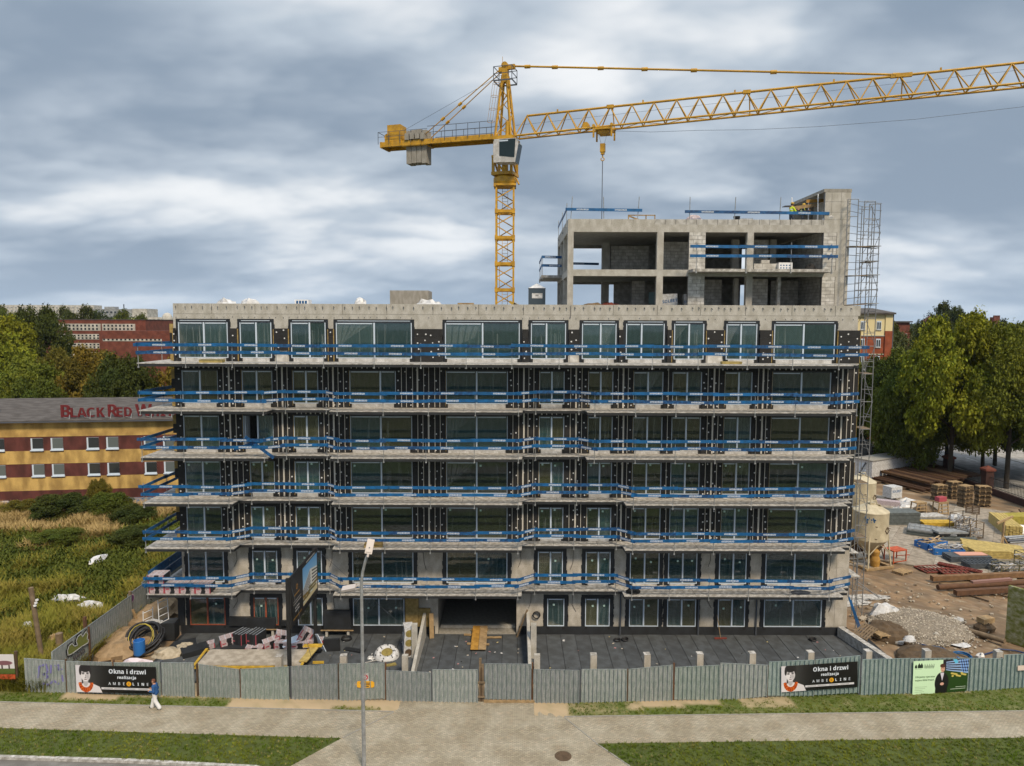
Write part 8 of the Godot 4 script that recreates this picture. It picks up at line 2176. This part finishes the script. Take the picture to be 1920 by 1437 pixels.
	# site cabins
	for q in [[49.6, -97.0, 0.52, 10.0, 2.7, 2.7, "white site cabin with a pale roof behind the rusty beams", 0], [48.0, -110.0, 0.45, 12.0, 2.6, 3.0, "grey roofed site cabin behind the white one", 1]]:
		var c := thing("site_cabin", q[6], "cabin", Vector3(q[0], 0, q[1]), q[2])
		bp("body", Vector3(0, 0.15, -q[5]), Vector3(q[3], q[4], 0), M.foil_w if q[7] == 0 else M.grey_wall, c)
		bp("roof", Vector3(-0.1, q[4] + 0.003, -q[5] - 0.1), Vector3(q[3] + 0.1, q[4] + 0.14, 0.1), M.concrete_old if q[7] == 0 else M.steel, c)
		bp("door", Vector3(-0.03, 0.3, -1.9), Vector3(-0.003, 2.3, -0.9), M.frame, c)
		part("brace", cube(Vector3(0.04, 2.1, 0.22)), M.steel, c, Vector3(-0.04, 1.5, -1.4), Vector3(0.5, 0, 0))
	# block packs
	for q in [[44.3, -92.4, 1.25, "white block pack with blue print beside the site cabin"], [46.6, -86.0, 1.35, "white block pack with blue print nearest the rusty beams"]]:
		var o := solo("block_pack", cube(Vector3(1.7, q[2], 1.3)), M.foil_w, q[3], "block pack", Vector3(q[0], q[2] / 2 + 0.5, q[1]), Vector3(0, 0.35, 0), "white block packs in the yard")
		part("lettering", word("SOLBET", 0.3), M.blue, o, Vector3(0.0, 0.15, 0.654))
		part("pallet", pmesh, M.wood_grey, o, Vector3(0, -q[2] / 2 - 0.16, 0))
	solo("black_box", cube(Vector3(1.2, 0.9, 1.1)), M.black, "black box with a white lid between the two block packs", "box", Vector3(44.4, 0.5, -88.6), Vector3(0, 0.3, 0))
	part("lid", cube(Vector3(1.3, 0.25, 1.2)), M.foil_w, get_node("black_box_001") if has_node("black_box_001") else get_node("black_box"), Vector3(0, 0.6, 0))
	for q in [[41.9, -81.5, 1.0, 0.8, M.foil_w, "white bag before the first block pack"], [44.3, -80.5, 0.7, 0.75, M.foil_w, "white bag beside the pink topped crate"], [46.9, -83.3, 1.1, 1.0, M.foil_w, "crumpled white bags right of the second block pack"], [49.0, -77.0, 0.9, 0.8, M.foil_w, "white lumpy sacks before the pallet stacks"], [47.5, -80.5, 1.4, 1.0, M.wood_grey, "heap of broken timber in the middle of the yard"], [52.5, -72.8, 1.0, 0.9, M.foil, "silver sheeting heap beside the yellow beam bundle"], [56.0, -78.0, 1.4, 0.7, M.wood_dark, "dark timber heap by the brick piers"]]:
		solo("heap", lump(Vector3(q[2], q[3], q[2] * 0.8), int(q[0] * 3), 12), q[4], q[5], "heap", Vector3(q[0], 0.0, q[1]))
	solo("pink_board", cube(Vector3(2.4, 0.5, 1.0)), M.pack, "pinkish board stack on end between white bags", "board stack", Vector3(43.6, 1.0, -81.2), Vector3(0.0, -0.5, 0))
	for q in [[48.6, -79.5, 0.9, "ochre trestle legs under the red canister"], [46.0, -79.3, 1.2, "wooden crate frame in the middle of the yard"]]:
		var t := thing("timber_horse", q[3], "trestle", Vector3(q[0], 0, q[1]), 0.3)
		var m := MB.new()
		for x in [-0.6, 0.6]:
			for z in [-0.4, 0.4]: m.beam(Vector3(x * 1.3, 0, z), Vector3(x, 1.5, z), 0.1, 0.1)
		for k in 4: m.beam(Vector3(-0.75, 0.3 + k * 0.38, 0.42), Vector3(0.75, 0.3 + k * 0.38, 0.42), 0.03, 0.12)
		m.box(Vector3(-0.7, 1.5, -0.45), Vector3(0.7, 1.6, 0.45))
		part("frame", m, M.wood, t)
	solo("red_canister", cube(Vector3(1.1, 0.5, 0.6)), M.packred, "red canister on the ochre trestle", "canister", Vector3(48.6, 1.87, -79.5), Vector3(0, 0.3, 0))
	# formwork
	stack_panels("formwork_stack", Vector3(41.9, 0, -76.0), 0.05, Vector3(3.9, 1.35, 1.9), 10, M.form_grey, M.form_grey, 0, "tall stack of dark grey formwork panels right of the silo", "formwork stack")
	stack_panels("formwork_stack", Vector3(45.9, 0, -77.3), 0.12, Vector3(3.4, 0.55, 1.5), 4, M.galv, M.slab, 0, "grey stack with a pale top right of the dark formwork stack", "formwork stack")
	stack_panels("beam_bundle", Vector3(45.6, 0, -75.2), 0.0, Vector3(3.3, 0.42, 1.3), 3, M.yellow, M.yellow, 0, "bright yellow beam bundle in the middle of the yard", "beam bundle")
	stack_panels("formwork_stack", Vector3(43.0, 0, -71.6), -0.55, Vector3(4.3, 0.6, 2.5), 5, M.form_grey, M.galv, 9, "grey formwork panels with a ribbed galvanised top panel", "formwork stack")
	stack_panels("formwork_stack", Vector3(44.5, 0, -70.0), -0.08, Vector3(3.5, 0.35, 1.3), 2, M.form_grey, M.form_grey, 0, "low grey stack below the ribbed formwork panels", "formwork stack")
	stack_panels("formwork_stack", Vector3(44.2, 0.45, -70.3), 0.02, Vector3(3.4, 0.4, 1.2), 2, M.black, M.galv, 0, "silver topped black panels lying across the low grey stack", "formwork stack")
	stack_panels("beam_bundle", Vector3(45.6, 0, -66.2), -0.5, Vector3(4.9, 0.55, 3.0), 4, M.yellow_h, M.yellow_h, 0, "broad bundle of yellow timber beams at the right", "beam bundle")
	stack_panels("beam_bundle", Vector3(44.3, 0, -64.7), -0.1, Vector3(3.2, 0.75, 1.2), 5, M.yellow_h, M.yellow_h, 0, "yellow timber beam bundle in front of the broad one", "beam bundle")
	stack_panels("beam_bundle", Vector3(51.9, 0, -73.6), 1.25, Vector3(5.6, 1.1, 1.5), 6, M.yellow_h, M.yellow_h, 0, "long yellow beam stack running back at the right edge", "beam bundle")
	stack_panels("beam_bundle", Vector3(54.6, 0, -76.2), 0.1, Vector3(4.0, 0.9, 1.6), 6, M.yellow_green, M.yellow_green, 0, "greenish yellow beam stack before the dark timber heap", "beam bundle")
	stack_panels("beam_bundle", Vector3(48.8, 0, -64.3), 0.1, Vector3(2.0, 0.9, 1.4), 6, M.yellow_h, M.yellow_h, 0, "yellow beam stack cut by the right edge of the view", "beam bundle")
	stack_panels("panel_stack", Vector3(41.6, 0, -63.7), 0.0, Vector3(3.7, 0.55, 1.4), 4, M.form_dark, M.form_dark, 0, "dark slate panel stack carrying a salmon board", "panel stack")
	solo("salmon_board", cube(Vector3(2.6, 0.05, 0.9)), plain(Color(0.5, 0.26, 0.19), 0.8), "salmon coloured board on top of the dark slate stack", "board", Vector3(42.0, 0.68, -63.8), Vector3(0, 0.03, 0))
	stack_panels("panel_stack", Vector3(42.0, 0, -62.0), 0.08, Vector3(3.4, 0.45, 1.2), 3, M.form_dark, M.form_dark, 10, "dark ribbed panel stack in front of the slate stack", "panel stack")
	for q in [[50.3, -69.3, "grey bundle of steel tubes beside the silver heap"], [53.8, -66.5, "grey tube bundle at the right edge"]]:
		var tb := thing("tube_bundle", q[2], "tube bundle", Vector3(q[0], 0, q[1]), 0.2)
		for k in 14: part("tube", tube_mesh(Vector3(-1.5, 0, 0), Vector3(1.5, 0, 0), 0.085, 7), M.galv if k % 3 else M.steel, tb, Vector3(r(-0.2, 0.2), 0.2 + 0.17 * (k / 5), -0.4 + (k % 5) * 0.19), Vector3(0, r(-0.05, 0.05), 0))
	# blue skips
	var bc := [Color(0.3, 0.3, 0.31), Color(0.4, 0.36, 0.3), Color(0.2, 0.2, 0.2), Color(0.45, 0.45, 0.46)]
	for q in [[40.6, -67.6, 0.35, "blue steel crate heaped with timber scraps"], [40.9, -65.6, -0.2, "blue steel crate filled with grey steel tubes"]]:
		var t := thing("steel_crate", q[3], "crate", Vector3(q[0], 0.05, q[1]), q[2])
		for s in [[0.0, 0.7, 2.6, 0.06], [0.0, -0.7, 2.6, 0.06], [1.3, 0.0, 0.06, 1.46], [-1.3, 0.0, 0.06, 1.46]]: part("side", cube(Vector3(s[2], 0.62, s[3])), M.blue_plastic, t, Vector3(s[0], 0.36, s[1]))
		bp("floor", Vector3(-1.26, 0.05, -0.66), Vector3(1.26, 0.1, 0.66), M.blue_plastic, t)
		tag(part("contents", bits(60, Vector3(2.0, 0.65, 1.0), 0.5, 1.6, 0.06, bc if q[0] > 40.7 else [Color(0.36, 0.26, 0.16), Color(0.25, 0.2, 0.14)]), M.tint, t, Vector3(0, 0.2, 0)), "", "", "", "stuff")
	# cages
	for q in [[46.3, -70.7, 0.4, Vector3(2.0, 1.7, 1.5), "wooden cage filled with grey scaffold parts, behind the yellow beams", 0], [47.4, -73.5, 0.4, Vector3(2.0, 1.8, 1.5), "tall wooden cage of scaffold parts further back", 0], [43.0, -60.6, 0.1, Vector3(1.7, 0.85, 1.1), "mesh cage with dark tubes before the long pipes", 1], [45.3, -60.4, 0.2, Vector3(1.7, 1.0, 1.2), "mesh cage with dark plates at the right edge", 1], [46.4, -62.3, 0.1, Vector3(2.0, 1.3, 1.3), "mesh cage jumbled with steel rods at the right edge", 1]]:
		cage(Vector3(q[0], 0.05, q[1]), q[2], q[3], M.wood_grey if q[5] == 0 else M.steel_y, bits(90, Vector3(q[3].x * 0.9, q[3].y * 0.75, q[3].z * 0.8), 0.4, 1.2, 0.05, bc), q[4])
	var wg := thing("timber_gibbet", "leaning timber post with a crosspiece among the cages", "timber post", Vector3(48.2, 0, -68.6), 0.4)
	lm = MB.new()
	lm.beam(Vector3(0, 0, 0), Vector3(0.1, 2.6, 0), 0.16, 0.16); lm.beam(Vector3(-1.1, 2.3, 0.1), Vector3(1.2, 2.75, 0.1), 0.12, 0.2); lm.beam(Vector3(-0.6, 0, 0.2), Vector3(0.05, 0.9, 0), 0.1, 0.1); lm.beam(Vector3(0.6, 0, 0.2), Vector3(0.05, 0.9, 0), 0.1, 0.1)
	part("frame", lm, M.wood, wg)
	# red forms
	for q in [[37.6, -61.4, 0.15, 3.4, 1.6, 0.03, "large red ribbed formwork panel lying on the sand"], [38.3, -60.2, -0.1, 2.3, 1.3, 0.2, "smaller red ribbed formwork panel lying on the large one"], [39.4, -61.2, -0.75, 3.3, 0.5, 0.22, "narrow red formwork panel slanting off the others"]]:
		var t := thing("red_formwork", q[6], "formwork", Vector3(q[0], q[5], q[1]), q[2])
		bp("skin", Vector3(-q[3] / 2, 0, -q[4] / 2), Vector3(q[3] / 2, 0.03, q[4] / 2), M.wood_dark, t)
		var n := int(q[3] / 0.34)
		for k in n + 1: part("rib", cube(Vector3(0.07, 0.09, snappedf(q[4], 0.01))), M.red_steel, t, Vector3(-q[3] / 2 + q[3] * k / n, 0.078, 0))
		for z in [-0.5, 0.0, 0.5]: part("edge_rib", cube(Vector3(snappedf(q[3], 0.01), 0.11, 0.07)), M.red_steel, t, Vector3(0, 0.085, z * q[4]))
	# long steel
	for q in [[35.3, -58.4, 43.9, -59.4, 0.0, "long brown steel box beam, rearmost of the three"], [34.6, -56.35, 43.2, -57.6, 1.0, "long dark steel pipe between the two beams"], [35.3, -55.2, 42.2, -56.2, 0.0, "long rusty steel beam nearest the gravel"]]:
		var a := Vector3(q[0], 0.32, q[1]); var b := Vector3(q[2], 0.34, q[3])
		var m := MB.new()
		if q[4] > 0.5: m.tube(a, b, 0.22, 12)
		else: m.beam(a, b, 0.42, 0.4)
		solo("steel_beam", m, M.rust_light if q[1] < -58 else M.rust, q[5], "steel beam")
	solo("steel_channel", cube(Vector3(3.6, 0.2, 0.3)), plain(Color(0.22, 0.12, 0.1), 0.6), "pinkish steel channel lying on the long dark pipe", "steel beam", Vector3(39.4, 0.63, -57.05), Vector3(0, 0.15, 0.02))
	var sp := 0
	for q in [[36.0, -57.3], [38.7, -58.6], [39.7, -58.5], [36.9, -54.7], [39.2, -55.2], [40.3, -55.6]]:
		solo("bearer", cube(Vector3(0.1, 0.1, 1.4)), M.wood_dark, "dark timber bearer crossing under the long steel beams, %s" % ["left one behind the pipe", "middle one behind the pipe", "right one behind the pipe", "left one before the near beam", "middle one before the near beam", "right one before the near beam"][sp], "timber", Vector3(q[0], 0.06, q[1]), Vector3(0, 0.55, 0))
		sp += 1
	# gravel, rubble, logs, hoses
	var gh := solo("gravel_heap", lump(Vector3(3.4, 0.75, 2.9), 71, 26, 0.14), M.gravel, "low grey gravel heap between the building corner and the logs", "gravel heap", Vector3(29.0, 0.02, -49.3))
	var pb := MB.new()
	var fn := FastNoiseLite.new()
	fn.seed = 71; fn.frequency = 1.6
	for k in 3500:
		var d := Vector3(rng.randfn(), absf(rng.randfn()), rng.randfn()).normalized()
		var p := d * Vector3(3.4, 0.75, 2.9) * (1.0 + 0.14 * fn.get_noise_3dv(d * 1.5)) * (1.0 if k % 9 else r(1.0, 1.25))
		if k % 9 == 0: p.y = 0.02
		pb.col = Color(0.5, 0.45, 0.37).lerp(Color(0.2, 0.17, 0.14), rng.randf())
		pb.obox(p, Vector3(r(0.04, 0.1), r(0.03, 0.06), r(0.04, 0.09)), Vector3(r(-1, 1), r(0, 3), 0))
	tag(part("pebbles", pb, M.tint, gh), "", "", "", "stuff")
	solo("earth_heap", lump(Vector3(2.0, 0.7, 1.5), 22, 18, 0.2), M.soil, "dark brown earth heap behind the right fence", "earth heap", Vector3(27.0, -0.05, -44.6))
	solo("earth_heap", lump(Vector3(1.6, 0.8, 1.6), 25, 18, 0.2), M.soil, "dark earth heap beside the end wall of the terrace", "earth heap", Vector3(26.3, -0.05, -48.2))
	solo("torn_sack", lump(Vector3(1.1, 0.75, 0.6), 33, 14), M.foil_w, "torn white bulk bag lying on the gravel heap", "bulk bag", Vector3(27.4, 0.35, -50.9))
	for q in [[30.5, -49.9, 28.95, -47.0, 0.26, "thick pale concrete pile lying at the front of the gravel heap"], [31.8, -48.8, 33.2, -46.4, 0.22, "grey weathered log lying right of the gravel heap"]]:
		solo("log", tube_mesh(Vector3(q[0], 0.18, q[1]), Vector3(q[2], q[4] + 0.15, q[3]), q[4] * 0.8, 10), M.concrete_warm if q[0] < 31 else M.wood_grey, q[5], "log")
	for q in [[27.9, -45.2, 0.7, "blue hose coil lying behind the pale green poster"], [29.2, -44.6, 0.5, "second blue hose coil right of the first"]]:
		solo("hose_coil", coil(q[2], 5, 0.045, q[0]), M.blue, q[3], "hose coil", Vector3(q[0], 0.05, q[1]))
	for q in [[[24.6, -48.5], [25.4, -49.2], [26.0, -48.8], [26.3, -49.6], [27.0, -49.9], "blue hose winding from the corner scaffold to the gravel"], [[27.0, -47.2], [27.6, -46.5], [28.0, -46.1], [28.2, -45.6], [28.0, -45.2], "blue hose running down to the hose coils"], [[30.9, -45.0], [31.8, -45.4], [32.4, -45.8], [33.3, -45.6], [34.0, -45.0], "dark hose running towards the mossy wall"]]:
		var pts := []
		for k in 5: pts.append(Vector3(q[k][0], 0.1, q[k][1]))
		var m := MB.new()
		m.path(pts, 0.05, 6)
		solo("hose", m, M.blue_dark, q[5], "hose")
	for q in [[26.6, -46.1, 0.4, "white plaster lump on the dark earth heap"], [30.4, -44.6, 0.3, "round white bucket lid by the second hose coil"], [30.3, -46.4, 0.6, "pale spill of plaster on the dirt behind the hoses"]]:
		solo("plaster_lump", lump(Vector3(q[2], 0.3 if q[2] < 0.5 else 0.05, q[2] * 0.7), int(q[0] * 9), 10), M.foil_w, q[3], "plaster lump", Vector3(q[0], 0.1 if q[0] > 27 else 0.55, q[1]))
	var rb := MB.new()
	for k in 420:
		var x := r(24.5, 43)
		var z := r(-58, -42.5)
		rb.col = Color(0.42, 0.38, 0.31).lerp(Color(0.2, 0.15, 0.1), rng.randf())
		var s := r(0.03, 0.1) * (1.0 if rng.randf() < 0.93 else 2.2)
		rb.obox(Vector3(x, 0.04 + s * 0.2, z), Vector3(s * 2, s, s * 1.6), Vector3(r(-0.4, 0.4), r(0, 3), r(-0.4, 0.4)))
	solo("rubble", rb, M.tint, "small stones and rubble strewn over the brown dirt", "rubble", Vector3.ZERO, Vector3.ZERO, "", "stuff")
	var nn := 0
	for q in [[31.2, -51.5, 0.45], [32.6, -50.4, 0.5], [34.2, -50.3, 0.35], [33.4, -48.9, 0.5], [34.8, -47.3, 0.5], [35.6, -46.9, 0.45], [26.4, -47.0, 0.6], [32.8, -47.9, 0.4]]:
		var b := MB.new()
		b.prism(PackedVector2Array([Vector2(-0.9, -0.3) * q[2], Vector2(-0.2, -0.7) * q[2], Vector2(0.8, -0.4) * q[2], Vector2(0.9, 0.3) * q[2], Vector2(0.1, 0.65) * q[2], Vector2(-0.8, 0.4) * q[2]]), 0, 0.16)
		solo("broken_slab", b, M.slab, ["pale broken slab at the right rim of the gravel", "pale broken slab left of the leaning log's far end", "small broken slab behind the log", "pale slab before the log", "broken slab by the mossy wall, left", "broken slab by the mossy wall, right", "slab fragment on the rim of the near earth heap", "small slab beside the log's upper end"][nn], "slab fragment", Vector3(q[0], 0.02, q[1]), Vector3(0.06, nn * 0.7, 0.05))
		nn += 1
	for q in [[25.8, -54.0, 2.2, 0.8, "pale concrete spill strip near the corner scaffold"], [28.2, -55.0, 1.8, 0.6, "pale concrete spill farther from the corner scaffold"]]:
		solo("concrete_spill", lump(Vector3(q[2], 0.07, q[3]), int(q[0] * 5), 16), M.slab, q[4], "concrete spill", Vector3(q[0], 0.0, q[1]))
	# mossy slab wall at the right edge
	var mw := thing("mossy_wall", "mossy green concrete wall slab standing at the right edge of the yard", "wall", Vector3(33.9, 0, -47.3), 0.0)
	var wm := MB.new()
	wm.tf = Transform3D(Basis(Vector3.UP, -1.0), Vector3.ZERO)
	wm.box(Vector3(0.0, 0, -0.12), Vector3(6.0, 3.9, 0.12))
	part("slab", wm, M.moss, mw)
	solo("wood_block", cube(Vector3(1.0, 0.35, 0.6)), M.wood, "short timber pile beside the mossy wall", "timber", Vector3(33.6, 0.75, -49.0), Vector3(0, 0.3, 0))
	solo("dark_lump", lump(Vector3(0.7, 0.7, 0.5), 91, 10), M.soil, "dark lump carrying the timber pile by the mossy wall", "earth lump", Vector3(33.5, 0.0, -48.9))
	# brick piers and railing along the street
	M.pier = worn(Color(0.06, 0.024, 0.018), Vector3.ONE * 0.3, 2.0, 0.95)
	var bf := thing("brick_pier_fence", "fence of red brick piers and dark railings between yard and street", "fence")
	for k in 9:
		var z := -74.0 - k * 8.2
		bp("pier", Vector3(60.6, 0, z - 0.5), Vector3(61.6, 2.9, z + 0.5), M.pier, bf)
		var c := MB.new()
		for s in [[-1, 1, 1, 1], [1, 1, 1, -1], [1, -1, -1, -1], [-1, -1, -1, 1]]: c.tri(Vector3(s[0] * 0.65, 0.25, s[1] * 0.65), Vector3(0, 0.65, 0), Vector3(s[2] * 0.65, 0.25, s[3] * 0.65))
		c.box(Vector3(-0.65, 0, -0.65), Vector3(0.65, 0.249, 0.65))
		part("pier_cap", c, M.brick, bf, Vector3(61.1, 2.9, z))
		bp("base_wall", Vector3(60.9, 0, z - 7.69), Vector3(61.3, 0.8, z - 0.51), M.pier, bf)
		var rl := MB.new()
		for y in [1.0, 2.1]: rl.beam(Vector3(61.1, y, z - 0.5), Vector3(61.1, y, z - 7.7), 0.05, 0.06)
		for j in 28: rl.beam(Vector3(61.1, 0.8, z - 0.7 - j * 0.25), Vector3(61.1, 2.35, z - 0.7 - j * 0.25), 0.03, 0.03)
		part("railing", rl, M.rubber, bf)
	# street beyond
	var rd := MB.new()
	rd.quad(Vector3(68, -0.1, -40), Vector3(68, -0.1, -220), Vector3(80, -0.1, -220), Vector3(80, -0.1, -40))
	struct("road", rd, worn(Color(0.3, 0.3, 0.3), Vector3.ONE * 0.2, 1.0, 0.85))
	rd = MB.new()
	rd.quad(Vector3(61.7, -0.05, -40), Vector3(61.7, -0.05, -220), Vector3(67.9, -0.05, -220), Vector3(67.9, -0.05, -40)); rd.quad(Vector3(80.1, -0.05, -40), Vector3(80.1, -0.05, -220), Vector3(88, -0.05, -220), Vector3(88, -0.05, -40))
	struct("pavement", rd, worn(Color(0.4, 0.38, 0.35), Vector3.ONE * 0.2, 1.0, 0.9))
	rd = MB.new()
	for k in 22: rd.box(Vector3(73.9, -0.096, -60 - k * 6.5), Vector3(74.05, -0.092, -63 - k * 6.5))
	struct("road_marking", rd, M.foil_w)
	for q in [[66.0, -137.0, 0.2, "white car parked on the street behind the trees near the scaffold"], [69.5, -128.0, 0.1, "white van-like car on the street between the tree trunks"]]:
		var c := thing("parked_car", q[3], "car", Vector3(q[0], 0, q[1]), q[2] + PI / 2)
		var m := MB.new()
		var pr := [Vector2(-2.1, 0.35), Vector2(-2.15, 0.8), Vector2(-1.2, 0.95), Vector2(-0.6, 1.45), Vector2(1.0, 1.48), Vector2(1.7, 1.0), Vector2(2.1, 0.9), Vector2(2.1, 0.35)]
		for i in pr.size():
			var a: Vector2 = pr[i]; var b: Vector2 = pr[(i + 1) % pr.size()]
			m.quad(Vector3(a.x, a.y, 0.85), Vector3(a.x, a.y, -0.85), Vector3(b.x, b.y, -0.85), Vector3(b.x, b.y, 0.85))
			for s in [-0.85, 0.85]: m.tri(Vector3(0, 0.8, s), Vector3(a.x, a.y, s), Vector3(b.x, b.y, s))
		part("body", m, M.foil_w, c)
		for s in [-1, 1]:
			m = MB.new()
			m.quad(Vector3(-1.0, 0.97, 0.86 * s), Vector3(-0.55, 1.38, 0.86 * s), Vector3(0.95, 1.4, 0.86 * s), Vector3(1.5, 1.0, 0.86 * s))
			part("side_window", m, M.pane, c)
			for x in [-1.3, 1.3]: part("wheel", tube_mesh(Vector3(0, 0, -0.1), Vector3(0, 0, 0.1), 0.33, 14), M.rubber, c, Vector3(x, 0.33, 0.8 * s))
	var sl := thing("street_lamp", "small dark street lamp with a white head beside the red and cream house", "street lamp", Vector3(73.0, 0, -130))
	part("pole", tube_mesh(Vector3.ZERO, Vector3(0, 15.0, 0), 0.1, 6), M.steel, sl); bp("lamp_head", Vector3(-1.2, 15.0, -0.2), Vector3(0.3, 15.25, 0.2), M.foil_w, sl)

func _ready() -> void:
	stage()
	rng.seed = 20
	materials()
	ground()
	building()
	guard_rails()
	crane()
	backdrop()
	greenery()
	rng.seed = 5
	fences()
	scaffolds()
	street_things()
	site_left()
	roof_things()
	site_right()
